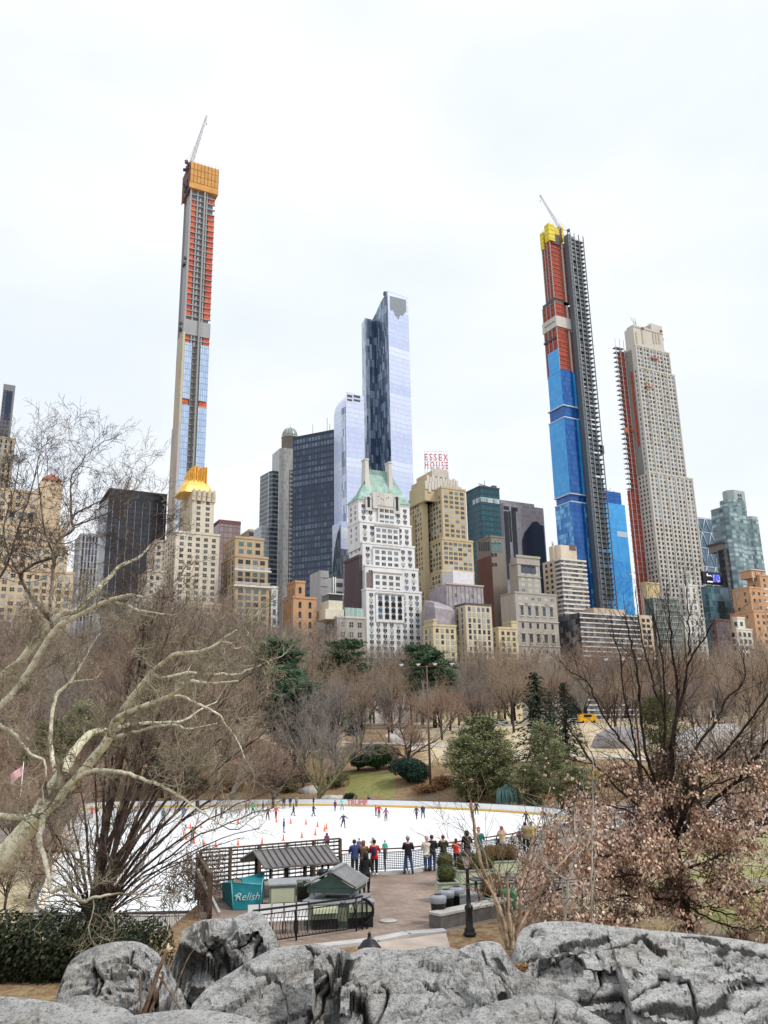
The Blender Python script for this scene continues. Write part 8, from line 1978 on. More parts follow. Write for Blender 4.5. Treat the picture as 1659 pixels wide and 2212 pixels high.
part(tk, 'trunk', [sb_], sroot); part(lm_, 'limb', [sl_], sroot); part(lm2, 'limb', [bark('silhouette_limb_bark', (.07, .055, .045), (.24, .2, .16), 5)], sroot, 'dark upper limbs'); part(tw, 'crown', [st_], sroot); part(tw2, 'crown', [bark('silhouette_twig_bark', (.05, .035, .03), (.15, .115, .095))], sroot)  # upper limbs and twigs coloured dark to stand for silhouettes against the sky
q = MB()
for i in range(110):
    px, py = rg.uniform(0, 420), rg.uniform(960, 1330)
    if py < interp([(0, 940), (150, 980), (260, 1060), (420, 1200)], px): continue
    p = at(px, py, SY+rg.uniform(-1, 1.5))-O; q.lathe([(.002, -.016), (.014, -.008), (.014, .008), (.002, .016)], p, 6); q.tube([p, p+Vector((0, 0, .09))], .002, 3, 0, False)
part(q, 'seed_ball', [b_dark], sroot, None, 'stuff')

# dark many stemmed tree
VY = 31.; O = Vector((at(205, 2000, VY).x, VY, 3.6)); vroot = thing('many_stemmed_tree', 'dark bare tree fanning out in dozens of straight stems in front of the ice', 'tree', O)
tk, tw = MB(), MB(); rg = random.Random(17); cfgv = dict(n=[5, 3, 2], k=[6, 3], wig=.16, rmin=.005, up=.12); cfgw = dict(cfgv, k=[3, 2], rmin=.006); base_ = at(205, 1990, VY)-O
tk.tube([(0, 0, -.6), base_*.5, base_], [.46, .36, .34], 10)
tips = [(58,1925,2),(40,1880,2),(75,1815,2.2),(100,1760,2.6),(20,1960,1.8),(100,1905,2.2),(112,1860,2.4),(118,1800,2.6),(150,1740,3.4),(172,1640,3.6),(205,1600,3.5),(232,1530,4.6),(262,1480,4.2),(290,1420,5.2),(318,1330,6),(345,1290,7),(372,1340,5.5),(402,1370,5),(430,1420,5),(462,1440,4.5),(505,1480,4.6),(540,1530,4.2),(575,1580,3.8),(600,1640,3.6),(612,1700,3),(590,1745,2.6),(560,1790,2.4),(520,1810,2.2),(470,1850,2),(430,1880,2),(395,1925,1.8),(360,1960,1.6),(140,1960,1.8),(250,1690,3),(330,1700,3.4),(390,1720,3),(440,1740,2.6),(480,1680,3),(350,1500,4.4),(300,1600,4),(420,1560,4),(95,1990,2),(280,1800,2.2)]
for i, (tx, ty, w_) in enumerate(tips):
    dz = rg.uniform(-3.2, 3.2); e = at(tx, ty, VY+dz)-O; s_ = base_+Vector((rg.uniform(-.25, .25), rg.uniform(-.2, .2), rg.uniform(-.3, .2))); m1 = s_.lerp(e, .33)+Vector((-(e.x-s_.x)*.05, 0, .35*abs(e.x-s_.x)*.22)); m2 = s_.lerp(e, .68)+Vector((0, 0, .10*abs(e.x-s_.x)))
    P, Rr = smooth([s_, m1, m2, e], [w_*.019, w_*.014, w_*.009, w_*.004+.004], 5, .03, rg); tk.tube(P, Rr, 7, 0)
    tot = (e-s_).length; n = int(tot/(.34 if ty < 1700 else .6))
    for k in range(n):
        t = .15+.85*(k+rg.random())/n; x = t*(len(P)-1); j = min(len(P)-2, int(x)); dd = (P[j+1]-P[j]).normalized(); nd = rotd(dd, R(rg.uniform(18, 38)), rg); lo = proj(P[j]+O)[1] > 1690
        if lo and rg.random() < .35: continue
        twig(tw, P[j], nd, rg.uniform(.8, 2.4)*(1.1-.4*t)*(.6 if lo else 1), min(.022, Rr[j]*.6), 0, rg, cfgw if lo else cfgv)
part(tk, 'stem', [bark('purple_dark_bark', (.03, .02, .02), (.12, .085, .065))], vroot); part(tw, 'crown', [bark('purple_brown_twig', (.09, .065, .055), (.24, .18, .145))], vroot)

# oak with clinging brown leaves
OY = 32.; O = Vector((at(1490, 2020, OY).x, OY, zt(10, OY)-.05)); oroot = thing('oak_tree', 'dark stemmed oak with pinkish brown leaves clinging to its lower branches at the right', 'tree', O)
rg = random.Random(23); tk, tw, lf = MB(), MB(), MB(); PXO = OY/1785
oak = [
 [(1490,2022,13,0),(1484,1990,11.5,0),(1479,1955,11,0),(1473,1907,11,0),(1463,1851,11.5,0),(1452,1800,10,0),(1450,1770,8,0)],
 [(1452,1800,6,0),(1420,1760,5.5,.6),(1388,1715,5,1.2),(1378,1647,4.6,1.4),(1365,1579,4.2,1.5),(1348,1505,3.6,1.6),(1341,1427,3,1.7),(1325,1370,2,1.8),(1318,1320,1.2,2)],
 [(1450,1770,6.5,0),(1415,1691,6.2,-.5),(1392,1606,5.8,-.6),(1382,1512,5.2,-.7),(1375,1444,4.4,-.8),(1361,1376,3.2,-.9),(1348,1325,1.8,-1)],
 [(1450,1775,6,0),(1440,1690,5.6,.4),(1436,1630,5.2,.6),(1436,1545,5,.8),(1416,1495,4.2,1),(1402,1444,3.6,1.1),(1385,1376,2.8,1.2),(1372,1275,1.4,1.3)],
 [(1452,1780,6,0),(1449,1613,6,-.8),(1463,1528,5.6,-1),(1463,1471,5,-1.2),(1449,1396,3.8,-1.3),(1446,1325,2.4,-1.4),(1440,1250,1,-1.5)],
 [(1436,1556,4.4,.8),(1436,1495,4,.9),(1429,1417,3.4,.9),(1416,1342,2.6,1),(1392,1291,1.3,1)],
 [(1452,1700,5.4,-.4),(1456,1579,5.2,-.5),(1476,1495,4.8,-.5),(1490,1424,4.4,-.6),(1520,1383,3.4,-.7),(1544,1335,1.8,-.8)],
 [(1488,1415,3.2,-.6),(1487,1342,2.8,-.4),(1483,1275,1.8,-.2),(1480,1238,.9,0)],
 [(1460,1830,7,0),(1480,1720,6.4,.5),(1497,1630,5.8,1),(1547,1556,5.2,1.4),(1568,1512,4.4,1.6),(1605,1471,3.4,1.8),(1606,1410,2,2)],
 [(1462,1800,6,-.2),(1500,1720,5.6,-.8),(1537,1657,5.2,-1.2),(1605,1576,4.4,-1.6),(1660,1500,3.4,-2),(1720,1420,2,-2.2)],
 [(1458,1815,7.5,0),(1520,1750,7,-.6),(1588,1691,6.4,-1.2),(1626,1644,5.6,-1.6),(1662,1596,4.8,-2),(1740,1500,3,-2.4)],
 [(1452,1800,5.6,0),(1380,1745,5,1),(1304,1671,4.4,1.6),(1266,1630,3.8,2),(1243,1590,3.2,2.2),(1209,1545,2.2,2.4),(1180,1500,1.2,2.5)],
 [(1445,1740,5.2,.2),(1390,1660,4.8,-1),(1348,1607,4.2,-1.4),(1314,1562,3.8,-1.6),(1287,1512,3.2,-1.8),(1270,1474,2.6,-1.8),(1233,1451,1.8,-2),(1209,1427,1,-2)],
 [(1473,1912,6,0),(1507,1922,5.6,-.6),(1563,1922,5,-1.2),(1600,1929,4.4,-1.6),(1660,1922,3.8,-2),(1760,1900,2,-2.6)],
 [(1476,1930,5,0),(1440,1942,4.4,-.8),(1407,1940,3.8,-1.2),(1358,1937,3,-1.6),(1290,1920,1.8,-2),(1230,1915,1,-2.3)],
 [(1470,1890,5.5,0),(1420,1870,4.8,-1),(1350,1850,4,-1.8),(1270,1850,3,-2.6),(1190,1870,2,-3),(1130,1900,1.1,-3.4)],
 [(1465,1860,6,0),(1400,1820,5,1),(1320,1790,4,1.8),(1240,1780,3,2.6),(1170,1800,1.6,3)],
 [(1468,1880,6,0),(1530,1860,5,.8),(1600,1820,4,1.6),(1680,1790,3,2.2)],
 [(1462,1840,5,0),(1540,1790,4.4,-1),(1620,1760,3.6,-2),(1700,1740,2.4,-2.6)],
 [(1455,1810,5,0),(1390,1770,4,-1.4),(1320,1740,3.2,-2.4),(1250,1740,2.2,-3),(1200,1760,1.2,-3.4)],
 [(1458,1800,5,0),(1490,1740,4.4,-2),(1530,1700,3.4,-3),(1590,1680,2.4,-3.6)],
 [(1476,1940,4,0),(1420,1975,3.4,-1),(1340,1990,2.6,-2),(1250,1985,1.8,-2.6),(1180,1970,1,-3)],
 [(1478,1950,4,0),(1540,1990,3.2,-1.6),(1610,2005,2.2,-2.4),(1690,2000,1.2,-3)],
 [(1470,1900,5,0),(1380,1890,4,-2),(1280,1900,3,-3),(1180,1930,2,-3.6),(1120,1960,1,-4)],
 [(1476,1930,4,0),(1400,1925,3.4,1.5),(1300,1945,2.6,2.4),(1200,1940,1.4,3)],
 [(1476,1935,4,0),(1520,1960,3.4,-1),(1580,1975,2.6,-1.8),(1640,1980,1.6,-2.2)],
]
def add_leaf(c_, rng, s=.108):
    d = Vector((rng.gauss(0, .6), rng.gauss(0, .6), -1+rng.gauss(0, .55))).normalized(); u = d*s*rng.uniform(.7, 1.25); v = d.orthogonal(); v.rotate(Matrix.Rotation(rng.random()*6.28, 3, d)); v = v.normalized()*s*.42; w_ = d.cross(v).normalized()*s*.16
    lf.face([c_, c_+u*.5+v+w_, c_+u*1.15, c_+u*.5-v+w_], 0)
def oak_leaf(pts, lvl, rng):
    if lvl == 0: return
    for p in pts[1:]:
        q = proj(p+O)
        if noise.noise(Vector(p)*.8) < .04: continue
        dens = 1. if q[1] > 1725 else (.4 if q[1] > 1640 else (.12 if q[1] > 1560 else .012))
        cut = interp([(1080, 2300), (1120, 1830), (1200, 1745), (1280, 1690), (1340, 1640), (1450, 1600), (1659, 1600)], q[0])
        if q[1] < cut: dens *= .12
        for k in range(3 if lvl == 1 else 4):
            if rng.random() < dens*.55: add_leaf(p+Vector((rng.gauss(0, .07), rng.gauss(0, .07), rng.gauss(0, .07))), rng)
cfgo = dict(n=[5, 4, 3], k=[6, 5], wig=.28, rmin=.004, up=.02, leaf=oak_leaf); cfgu = dict(cfgo, n=[5, 3, 2], k=[5, 2], up=.1, wig=.22, rmin=.0035)
for i, L_ in enumerate(oak):
    pts, rad = limb(L_, OY); pts = [p-O for p in pts]; rad = [r_*PXO*(.9 if r_ > 8 else .52) for r_ in rad]; P, Rr = smooth(pts, rad, 5, .02, rg); tk.tube(P, Rr, 9, 0)
    tot = sum((a_-c_).length for a_, c_ in zip(P, P[1:])); n = int(tot/.3)
    for k in range(n):
        t = (k+rg.random())/n*(len(P)-2); j = int(t); q = proj(P[j]+O)
        if q[0] > 1760 or (i == 0 and q[1] > 1960): continue
        dd = (P[j+1]-P[j]).normalized(); low = q[1] > 1650; nd = rotd(dd, R(rg.uniform(30, 75) if low else rg.uniform(22, 50)), rg)
        if not low: nd.z += .15
        nd.normalize()
        twig(tw, P[j], nd, rg.uniform(.9, 2.3) if low else rg.uniform(.7, 2.0), min(Rr[j]*.5, .02 if low else .013), 0, rg, cfgo if low else cfgu)
oakb = bark('oak_bark', (.01, .007, .006), (.05, .033, .025), 4)
part(tk, 'trunk', [oakb], oroot); part(tw, 'branches', [bark('oak_twig', (.02, .013, .011), (.08, .05, .04))], oroot)
part(lf, 'crown', [leafm('dead_oak_leaf', [(.2, .09, .06), (.66, .42, .31), (.84, .64, .5), (.42, .22, .15), (.92, .78, .66), (.16, .07, .05), (.75, .53, .4), (.88, .70, .56)], rough=.6)], oroot)
print('oak leaves', len(lf.f), 'twigs', len(tw.f))

# saplings at the cleft of the rocks
SYy = 9.6; O = at(1095, 2050, SYy); sroot2 = thing('sapling', 'tan young sapling clump growing out of the cleft between the boulders', 'sapling', O)
rg = random.Random(41); q1, q2 = MB(), MB(); PXS = SYy/1785; cfgs = dict(n=[5, 3], k=[3], wig=.12, rmin=.0022, up=.1)
sap = [[(1098,2050,5),(1088,2000,4.8),(1075,1955,4.6),(1055,1905,4.4),(1040,1870,4),(1030,1825,3.6),(1024,1785,3.2),(1018,1742,2.6)],
 [(1100,2050,3.6),(1101,2000,3.2),(1098,1940,3.2),(1095,1888,3),(1096,1884,1)],[(1108,2052,3),(1110,1990,2.6),(1104,1960,2.2),(1097,1925,1.2)],
 [(1102,2050,3),(1086,1990,2.6),(1070,1940,2),(1040,1890,1.6),(1010,1850,1.1),(985,1825,.9),(940,1808,.6)],[(1104,2050,2.8),(1094,1980,2.2),(1080,1900,1.8),(1060,1860,1.2),(1030,1820,.8),(1000,1780,.5)],
 [(1112,2050,3.2),(1120,1990,3),(1124,1940,2.6),(1132,1880,2.8),(1150,1820,2.2),(1170,1760,1.4),(1190,1700,.8)],[(1110,2050,3.4),(1124,2000,3),(1150,1950,2.6),(1180,1905,2.2),(1215,1860,1.6),(1250,1830,1)],
 [(1099,2050,3),(1080,2010,2.4),(1072,1960,1.8),(1062,1900,1.4),(1045,1840,1),(1030,1800,.7)],[(1115,2052,3),(1130,2020,2.4),(1160,1990,1.6),(1190,1975,.9)]]
for L_ in sap:
    pts, rad = limb([(*p, rg.uniform(-.15, .15)) for p in L_], SYy); P, Rr = smooth([p-O for p in pts], [r_*PXS for r_ in rad], 4, .004, rg); q1.tube(P, Rr, 7)
    for k in range(7):
        j = rg.randrange(len(P)//3, len(P)-1); twig(q2, P[j], rotd((P[j+1]-P[j]).normalized(), R(rg.uniform(25, 60)), rg), rg.uniform(.25, .7), min(Rr[j]*.5, .006), 0, rg, cfgs)
part(q1, 'stem', [bark('tan_sapling_bark', (.3, .2, .12), (.55, .42, .29), 14)], sroot2); part(q2, 'twigs', [bark('sapling_twig', (.12, .08, .06), (.28, .2, .14), 8)], sroot2)
# thin grey branching sapling right of it
TY = 14.; O = at(1330, 2010, TY); r_ = thing('thin_sapling', 'thin grey sapling forking upward in front of the oak leaves', 'sapling', O); q1 = MB(); q2 = MB()
for L_ in ([(1218,2010,3),(1222,1960,2.8),(1228,1900,2.5),(1240,1860,2.2),(1262,1830,1.6),(1275,1790,1)],[(1222,1900,2),(1195,1880,1.8),(1160,1850,1.4),(1120,1815,.8)],[(1276,2010,2.4),(1278,1940,2.2),(1278,1850,1.8),(1280,1740,1.2),(1282,1640,.7)],[(1240,1862,1.6),(1222,1820,1.2),(1200,1780,.7)]):
    pts, rad = limb(L_, TY); P, Rr = smooth([p-O for p in pts], [k*TY/1785 for k in rad], 4, .008, rg); q1.tube(P, Rr, 6)
    for k in range(8): j = rg.randrange(2, len(P)-1); twig(q2, P[j], rotd((P[j+1]-P[j]).normalized(), R(rg.uniform(30, 60)), rg), rg.uniform(.3, .9), .007, 0, rg, cfgs)
part(q1, 'stem', [b_grey], r_); part(q2, 'twigs', [b_grey], r_)
# bare stems between the boulders at the lower left
WY = 5.2; O = at(310, 2195, WY); r_ = thing('broken_stem', 'broken red brown weed stem with a pale torn tip between the boulders', 'plant', O); q1 = MB()
for L_ in ([(305,2200,5),(325,2150,4.6),(345,2090,4.2),(362,2050,4)],[(318,2200,3.4),(335,2160,3),(352,2110,2.6),(350,2100,2)],[(345,2110,1.8),(365,2140,1.5),(388,2180,1.2)]):
    pts, rad = limb(L_, WY); P, Rr = smooth([p-O for p in pts], [k*WY/1785 for k in rad], 4, .002, rg); q1.tube(P, Rr, 7)
part(q1, 'stem', [bark('weed_stem', (.1, .05, .035), (.3, .2, .13), 20)], r_)
q1 = MB(); e = at(363, 2048, WY)-O
for k in range(5): q1.tube([e+Vector((rg.uniform(-.01, .01), 0, -.02)), e+Vector((rg.uniform(-.025, .03), rg.uniform(-.01, .01), rg.uniform(0, .03)))], [.008, .003], 4)
part(q1, 'torn_tip', [pmat('torn_wood', (.7, .55, .4), .8)], r_)
O = at(360, 2150, 5.6); q1 = MB(); r2 = thing('weed_stems', 'thin dry weed stems standing between the lower left boulders', 'plant', O)
for L_ in ([(366,2180,1.6),(392,2100,1.4),(430,2030,1),(442,1998,.6)],[(302,2190,2.2),(303,2140,2),(300,2092,1.6)],[(275,2180,1),(270,2150,.8),(268,2120,.5)],[(330,2190,1.2),(334,2150,1),(338,2120,.6)],[(372,2190,1),(380,2170,.8),(384,2120,.5)]):
    pts, rad = limb(L_, 5.6); q1.tube(*smooth([p-O for p in pts], [k*5.6/1785 for k in rad], 4, .002, rg), 5)
part(q1, 'stem', [bark('dry_weed', (.16, .08, .06), (.4, .3, .2), 20)], r2)
# ---------------------------------------------------------------- foreground boulders
def schist():
    m, nt, b = nmat('grey_schist')
    tc = nt.nodes.new('ShaderNodeTexCoord'); mp = nt.nodes.new('ShaderNodeMapping'); mp.inputs['Rotation'].default_value = (R(20), R(-28), R(15)); mp.inputs['Scale'].default_value = (.8, .9, 3.4)
    nt.links.new(tc.outputs['Object'], mp.inputs[0]); V_ = mp.outputs[0]
    f = nz(nt, 26, 8, .8); f2 = nz(nt, 70, 4, .7); g_ = nz(nt, .7, 6, .65); s = nz(nt, 5, 8, .78, V_)
    c = ramp(nt, s, [(.34, (.2, .195, .19)), (.42, (.55, .54, .52)), (.48, (.80, .785, .76)), (.6, (.92, .91, .89))])
    c = mixc(nt, ramp(nt, f, [(.37, (.8,)*3), (.46, (0,)*3)]), c, (.07, .068, .07))
    c = mixc(nt, ramp(nt, f2, [(.37, (.7,)*3), (.45, (0,)*3)]), c, (.1, .1, .1))
    c = mixc(nt, ramp(nt, f, [(.58, (0,)*3), (.68, (.7,)*3)]), c, (.82, .81, .78))
    c = mixc(nt, ramp(nt, nz(nt, 2.2, 7, .75, V_), [(.52, (0,)*3), (.62, (.45,)*3)]), c, (.2, .195, .19))
    c = mixc(nt, ramp(nt, g_, [(.54, (0,)*3), (.66, (.35,)*3)]), c, (.42, .35, .22))
    c = mixc(nt, ramp(nt, nz(nt, 1.9, 6, .8), [(.62, (0,)*3), (.72, (.5,)*3)]), c, (.12, .125, .10))
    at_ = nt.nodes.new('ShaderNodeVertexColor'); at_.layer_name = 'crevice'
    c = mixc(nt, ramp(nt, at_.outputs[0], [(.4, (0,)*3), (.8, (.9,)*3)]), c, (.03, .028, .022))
    nt.links.new(c, b.inputs['Base Color']); b.inputs['Roughness'].default_value = .88; b.inputs['Specular IOR Level'].default_value = .25
    bump(nt, b, mth(nt, 'ADD', mth(nt, 'MULTIPLY', s, 1.2), mth(nt, 'MULTIPLY', f, .9)), 1.0, .07); return m
SCH = schist()
def cr_line(v, sc, seed, sharp):
    n = noise.noise(v*sc+Vector((seed, 0, 0))); return max(0., 1-abs(n)*sharp)
def rock(name, label, sil, Yr, segs, back, seed, amp=.10, nu=150, nv=110, strata=(.35, .15, 1.), cracks=1.0, lines=()):
    """sil: skyline of the rock at its own distance Yr; segs(u) -> list of (run, slope) of the profile that falls towards the viewer"""
    S = catmull([tuple(p)+((0,) if len(p) == 2 else ()) for p in sil], False, 8); L = [0]
    for a, b in zip(S, S[1:]): L.append(L[-1]+math.hypot(a[0]-b[0], a[1]-b[1]))
    def su(t):
        x = t*L[-1]
        for i in range(len(S)-1):
            if x <= L[i+1] or i == len(S)-2: k = (x-L[i])/max(1e-6, L[i+1]-L[i]); return tuple(lerp(p, q, k) for p, q in zip(S[i], S[i+1]))
    mb = MB(); st = Vector(strata).normalized(); side = st.orthogonal().normalized(); s3 = st.cross(side); ridge = []
    for i in range(nu+1):
        q = su(i/nu); ridge.append(at(q[0], q[1], Yr+q[2]))
    O = ridge[nu//2].copy(); nb = nv//5; nf = nv-nb; cols = []; ck = []
    for i in range(nu+1):
        u = i/nu; sg = segs(u) if callable(segs) else segs; r0 = ridge[i]; prof = [(0, 0)]
        for k, (dy_, dz_) in enumerate(sg):
            w_ = 1+.45*noise.noise(Vector((u*6, k*3.1, seed))); y, z = prof[-1]; prof.append((y+dy_*w_, z+dz_*w_))
        arc = [0]
        for a, b in zip(prof, prof[1:]): arc.append(arc[-1]+math.hypot(b[0]-a[0], b[1]-a[1]))
        col = []; cc = []; smax = (r0.z-EYE)/r0.y
        for j in range(-nb, nf+1):
            if j >= 0:
                t = j/nf*arc[-1]; k = 0
                while k < len(arc)-2 and t > arc[k+1]: k += 1
                f = (t-arc[k])/max(1e-6, arc[k+1]-arc[k]); dy = lerp(prof[k][0], prof[k+1][0], f); dz = lerp(prof[k][1], prof[k+1][1], f)
                y = r0.y-dy; q = Vector((r0.x*(y/r0.y)**.6, y, r0.z-dz)); sy_, sz_ = prof[k+1][0]-prof[k][0], prof[k+1][1]-prof[k][1]; ln_ = math.hypot(sy_, sz_)+1e-6; ny_, nz_ = -sz_/ln_, sy_/ln_
            else:
                t = -j/nb; q = Vector((r0.x, r0.y+back*t, r0.z-.12*t*back-1.8*t*t)); ny_, nz_ = 0., 1.
            w_ = min(1, abs(j)/8.)
            n0 = noise.fractal(q*.7+Vector((seed, 0, 0)), .9, 2.1, 4)*amp*.8
            qs = Vector((q.dot(side)*.6, q.dot(s3)*.85, q.dot(st)*2.3))+Vector((seed, seed*.3, 0)); fac = 0.; crv = 0.
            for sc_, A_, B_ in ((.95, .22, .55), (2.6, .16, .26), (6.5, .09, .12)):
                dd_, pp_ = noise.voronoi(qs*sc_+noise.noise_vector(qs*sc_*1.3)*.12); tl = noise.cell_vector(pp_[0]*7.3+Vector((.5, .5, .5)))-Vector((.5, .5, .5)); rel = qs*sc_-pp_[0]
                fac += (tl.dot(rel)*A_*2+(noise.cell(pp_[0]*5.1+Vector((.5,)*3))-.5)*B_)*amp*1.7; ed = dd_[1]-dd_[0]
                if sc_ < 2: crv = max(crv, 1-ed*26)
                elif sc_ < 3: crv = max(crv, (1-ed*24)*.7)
            s = q.dot(st)*7+noise.noise(q*1.2+Vector((seed, 5, 0)))*1.2; fr_ = s-math.floor(s); step = (fr_**4)*.3*amp+fac
            n1 = noise.fractal(q*5.+Vector((0, seed, 0)), .6, 2.2, 5)*amp*.34
            crv = max(0., crv); cr = -crv*.05*cracks
            g_ = 0.
            if lines and j > 1:
                P_ = proj(q+Vector((0, 0, n0)))
                for wd, ln in lines:
                    for (ax, ay), (bx, by) in zip(ln, ln[1:]):
                        if min(ax, bx)-9 < P_[0] < max(ax, bx)+9 and min(ay, by)-9 < P_[1] < max(ay, by)+9:
                            vx, vy = bx-ax, by-ay; t_ = max(0, min(1, ((P_[0]-ax)*vx+(P_[1]-ay)*vy)/(vx*vx+vy*vy)))
                            wb = 2.5*noise.noise(Vector((P_[0]*.09, P_[1]*.09, seed))); d_ = math.hypot(P_[0]-ax-t_*vx, P_[1]-ay-t_*vy+wb); g_ = max(g_, math.exp(-(d_/(wd*1.25))**2))
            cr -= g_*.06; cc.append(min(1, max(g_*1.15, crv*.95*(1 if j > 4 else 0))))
            D_ = (n0+step+cr)*w_+n1; q = q+Vector((n1*.4, D_*ny_, D_*(.25+.75*nz_)))
            if j > 0 and (q.z-EYE)/q.y > smax-.0012*w_: q.z = EYE+q.y*(smax-.0012*w_)
            if j < 0 and (q.z-EYE)/q.y > smax: q.z = EYE+q.y*(smax-.001)
            if j == 0: q = r0.copy()
            col.append(q)
        cols.append(col); ck.append(cc)
    for j in range(nv+1):
        for i in range(nu+1): mb.v.append(tuple(cols[i][j]-O))
    w_ = nu+1
    for j in range(nv):
        for i in range(nu): a = j*w_+i; mb.idx((a, a+w_, a+w_+1, a+1), 0, None, False)
    top = len(mb.v); border = [i for i in range(w_)]+[j*w_+nu for j in range(1, nv+1)]+[nv*w_+i for i in range(nu-1, -1, -1)]+[j*w_ for j in range(nv-1, 0, -1)]
    for k in border: v = mb.v[k]; mb.v.append((v[0], v[1], v[2]-3.2))
    nbd = len(border)
    for k in range(nbd): k2 = (k+1) % nbd; mb.idx((border[k], border[k2], top+k2, top+k), 0, None, False)
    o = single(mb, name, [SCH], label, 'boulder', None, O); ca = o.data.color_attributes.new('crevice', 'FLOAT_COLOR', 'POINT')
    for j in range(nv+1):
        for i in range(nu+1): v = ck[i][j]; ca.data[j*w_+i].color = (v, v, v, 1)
    return o
L1 = [(2.2, [(1128,2030),(1154,2007),(1187,1992)]), (3, [(1202,2059),(1236,2041),(1280,2033),(1325,2022),(1399,2013)]), (2, [(1280,2041),(1325,2070),(1375,2067)]), (3, [(1240,2165),(1262,2140),(1280,2122),(1310,2085)]), (2.5, [(1321,2148),(1377,2126),(1433,2104),(1496,2108),(1563,2085),(1637,2070)]), (4, [(1492,2111),(1498,2148),(1499,2190)]), (2.5, [(1400,2158),(1470,2170),(1548,2145),(1600,2163),(1659,2134)]), (3, [(1473,2022),(1563,2033),(1659,2050)]), (2, [(1140,2080),(1180,2062),(1215,2068)]), (2, [(1350,2100),(1420,2075),(1500,2062),(1570,2058)])]
L2 = [(2.6, [(643,2040),(680,2058),(727,2081),(782,2098),(838,2132)]), (4.5, [(782,2054),(740,2075),(722,2090),(708,2128),(680,2165),(662,2200)]), (2.6, [(791,2105),(870,2081),(958,2058)]), (3, [(838,2137),(828,2174),(810,2206)]), (3, [(847,2193),(916,2179),(977,2165),(1018,2169)]), (2, [(900,2110),(945,2130),(985,2160)])]
L4 = [(2.5, [(508,1992),(472,2015),(440,2051)]), (3, [(571,2019),(544,2051),(516,2067),(468,2103)]), (2.5, [(560,2000),(530,2030),(500,2040)])]
L3 = [(2.6, [(967,2058),(1000,2068),(1023,2100),(1040,2130)]), (2, [(1040,2050),(1080,2080),(1110,2110)]), (2, [(1000,2120),(1060,2110),(1120,2130)])]
L5 = [(3, [(215,2050),(200,2080),(220,2110),(210,2150)]), (2.5, [(290,2045),(280,2075),(310,2100)])]
rock('boulder', 'long smooth grey boulder with dark diagonal cracks filling the lower right corner', [(1112,2120,-.6),(1113,2070,-.4),(1117,2030,-.2),(1128,2008),(1160,1994),(1230,1990),(1300,1998),(1380,2006),(1460,2014),(1540,2022),(1600,2030),(1660,2040),(1760,2056)], 9.0,
     lambda u: [(1.1, .07), (.05, .07), (.7, .06), (.08, .12), (.6, .08), (.12, .28), (.35, .08), (.1, .4), (.6, .1), (.1, .3), (.6, .1)] if u > .4 else ([(.9, .1), (.03, .12), (.4, .12), (.02, .5), (.3, .15), (.02, .5), (.8, .3)]), 1.5, 3.1, .07, 320, 200, strata=(-.22, .42, 1), cracks=.5, lines=L1)
rock('boulder', 'broad central grey boulder split by a deep crack running down its middle', [(415,2170,-.5),(450,2132,-.3),(500,2100,-.1),(560,2064),(600,2047,.1),(650,2041,.1),(690,2040),(735,2050),(760,2058,-.1),(790,2047),(850,2050),(880,2052),(940,2044),(985,2050),(1020,2068,-.2),(1060,2090,-.4)], 6.6,
     lambda u: [(.45+.9*max(0, u-.1), .05), (.15, .26), (.15, .05), (.18, .34), (.1, .05), (.1, .4), (.5, .2)] if u < .44 else ([(.85, .06), (.05, .06), (.6, .06), (.3, .09), (.1, .26), (.2, .05), (.1, .4)] if u > .52 else [(.3, .08), (.05, .18), (.3, .1), (.02, .3), (.2, .05), (.02, .4)]), 1.2, 7.7, .08, 300, 180, strata=(-.4, .1, 1), cracks=.6, lines=L2)
rock('boulder', 'grey boulder between the broad central one and the cleft with the sapling', [(960,2075,-.4),(1000,2046),(1040,2034),(1075,2036),(1095,2060,-.1),(1120,2095,-.3),(1160,2112,-.5),(1195,2124,-.6),(1240,2160,-.9),(1290,2200,-1.2)], 7.4, [(.8, .08), (.02, .16), (.5, .1), (.02, .32), (.4, .1), (.02, .4), (.8, .3)], 1.0, 12.3, .07, 180, 130, strata=(.4, .1, 1), cracks=.7, lines=L3)
rock('boulder', 'jagged sunlit grey and ochre boulder with a pointed top left of centre', [(345,2150,-.5),(365,2098,-.3),(385,2045,-.1),(400,2010),(430,1990),(470,1984),(500,1983),(525,1974),(548,1968),(566,1974),(585,2002),(602,2036,-.1),(618,2070,-.3)], 8.2, [(.3, .05), (.02, .22), (.16, .06), (.02, .34), (.14, .06), (.02, .4), (.2, .1), (.02, .5), (.5, .3)], 1.2, 21.9, .12, 190, 160, strata=(.6, .1, 1), cracks=1., lines=L4)
rock('boulder', 'rounded grey boulder at the left beside the leaf covered ground', [(116,2165,-.6),(132,2120,-.4),(150,2080,-.2),(180,2056),(215,2042),(255,2034),(295,2034),(325,2048),(345,2075,-.1),(364,2115,-.3),(385,2160,-.6)], 7.6, [(.35, .05), (.1, .18), (.02, .32), (.14, .05), (.02, .4), (.1, .05), (.02, .5), (.4, .3)], 1.2, 33.1, .10, 180, 140, strata=(-.3, .2, 1), cracks=1., lines=L5)
rock('boulder', 'small low grey rock in front of the rounded left boulder', [(95,2185,-.2),(130,2166,-.1),(165,2152),(190,2150),(215,2158),(240,2178,-.1),(262,2205,-.2)], 5.7, [(.15, .02), (.02, .12), (.1, .03), (.02, .3), (.3, .2)], .5, 37.1, .05, 90, 60)
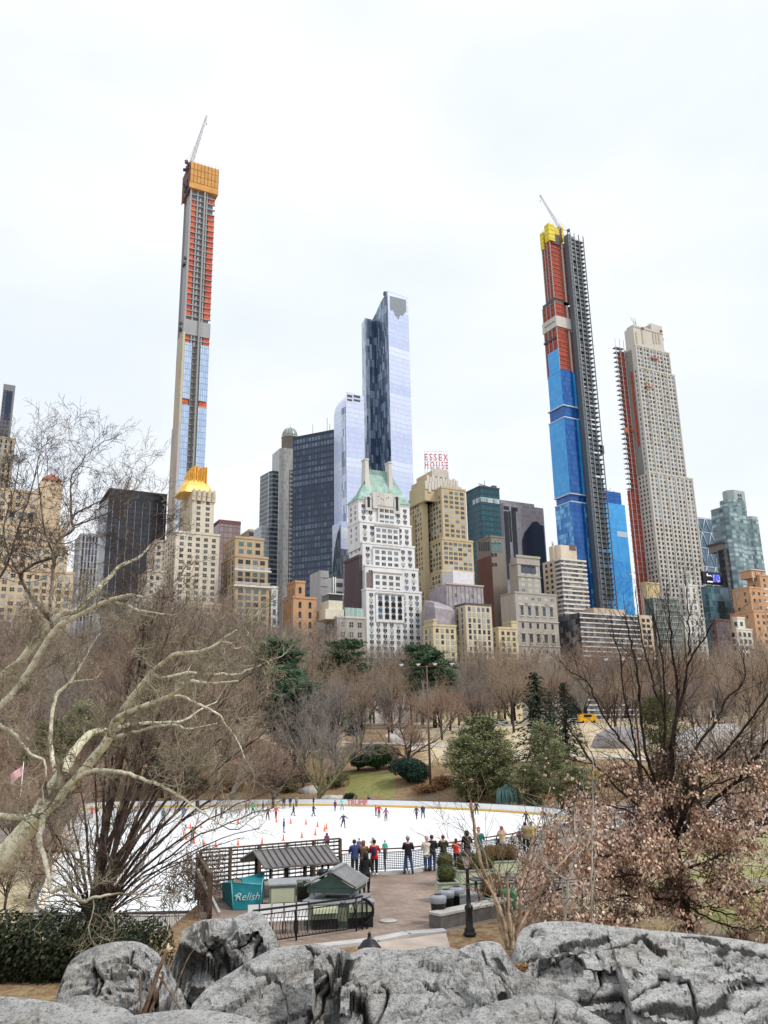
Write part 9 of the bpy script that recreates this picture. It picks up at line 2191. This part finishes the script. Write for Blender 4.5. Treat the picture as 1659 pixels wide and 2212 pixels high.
rock('boulder', 'flat pale rock ledge with an orange lichen streak along the bottom left edge', [(-90,2150),(0,2152),(60,2156),(130,2166),(200,2172),(262,2176),(285,2190,-.1),(320,2212,-.2)], 4.7, [(1.0, .03), (.02, .05), (1, .05)], .5, 44.7, .035, 160, 80)
rock('boulder', 'pale flat rock tongue along the bottom edge below the weed stems', [(200,2225,-.1),(270,2198),(340,2186),(420,2180),(480,2186),(540,2200),(600,2226,-.1)], 4.3, [(1.0, .03), (.1, .1), (1, .05)], .5, 51.7, .03, 140, 70)
rock('boulder', 'pale layered rock tongue at the bottom right of centre below the cleft', [(960,2235,-.3),(1010,2192,-.1),(1060,2168),(1110,2156),(1160,2150),(1210,2152),(1260,2178,-.1),(1310,2205,-.2),(1360,2235,-.4)], 5.0, [(.3, .02), (.02, .05), (.35, .02), (.02, .08), (.5, .05)], .6, 61.3, .05, 160, 90, strata=(.6, .1, 1))
rg = random.Random(77); q = MB()
for i in range(700):
    u = rg.random(); px, py = (rg.gauss(1128, 14), rg.uniform(2075, 2150)) if u < 2 else (0, 0)
    Y = 8.3 if u < .5 else 9.5; p = at(px, py, Y); p.z -= .03; d = Vector((rg.gauss(0, 1), rg.gauss(0, 1), rg.gauss(0, .5))).normalized()*.03; v = d.orthogonal().normalized()*.014
    q.face([p-d, p+v, p+d, p-v])
struct(q, 'fallen_leaves', [leafm('fallen_oak_leaf', [(.25, .12, .05), (.42, .24, .1), (.5, .33, .18)])], 'stuff')
O = at(1418, 2012, 9.2); q = MB()
for i in range(160): a = Vector((rg.gauss(0, .07), rg.gauss(0, .05), -.04)); q.tube([a, a+Vector((rg.gauss(0, .05), rg.gauss(0, .04), rg.uniform(.05, .13))), a+Vector((rg.gauss(0, .1), rg.gauss(0, .06), rg.uniform(.08, .17)))], [.002, .0015, .0008], 3, 0, False)
single(q, 'grass_tuft', [pmat('dry_grass', (.6, .47, .28), .9, var=.3)], 'small tuft of dry blond grass behind the smooth right boulder', 'grass tuft', None, O)
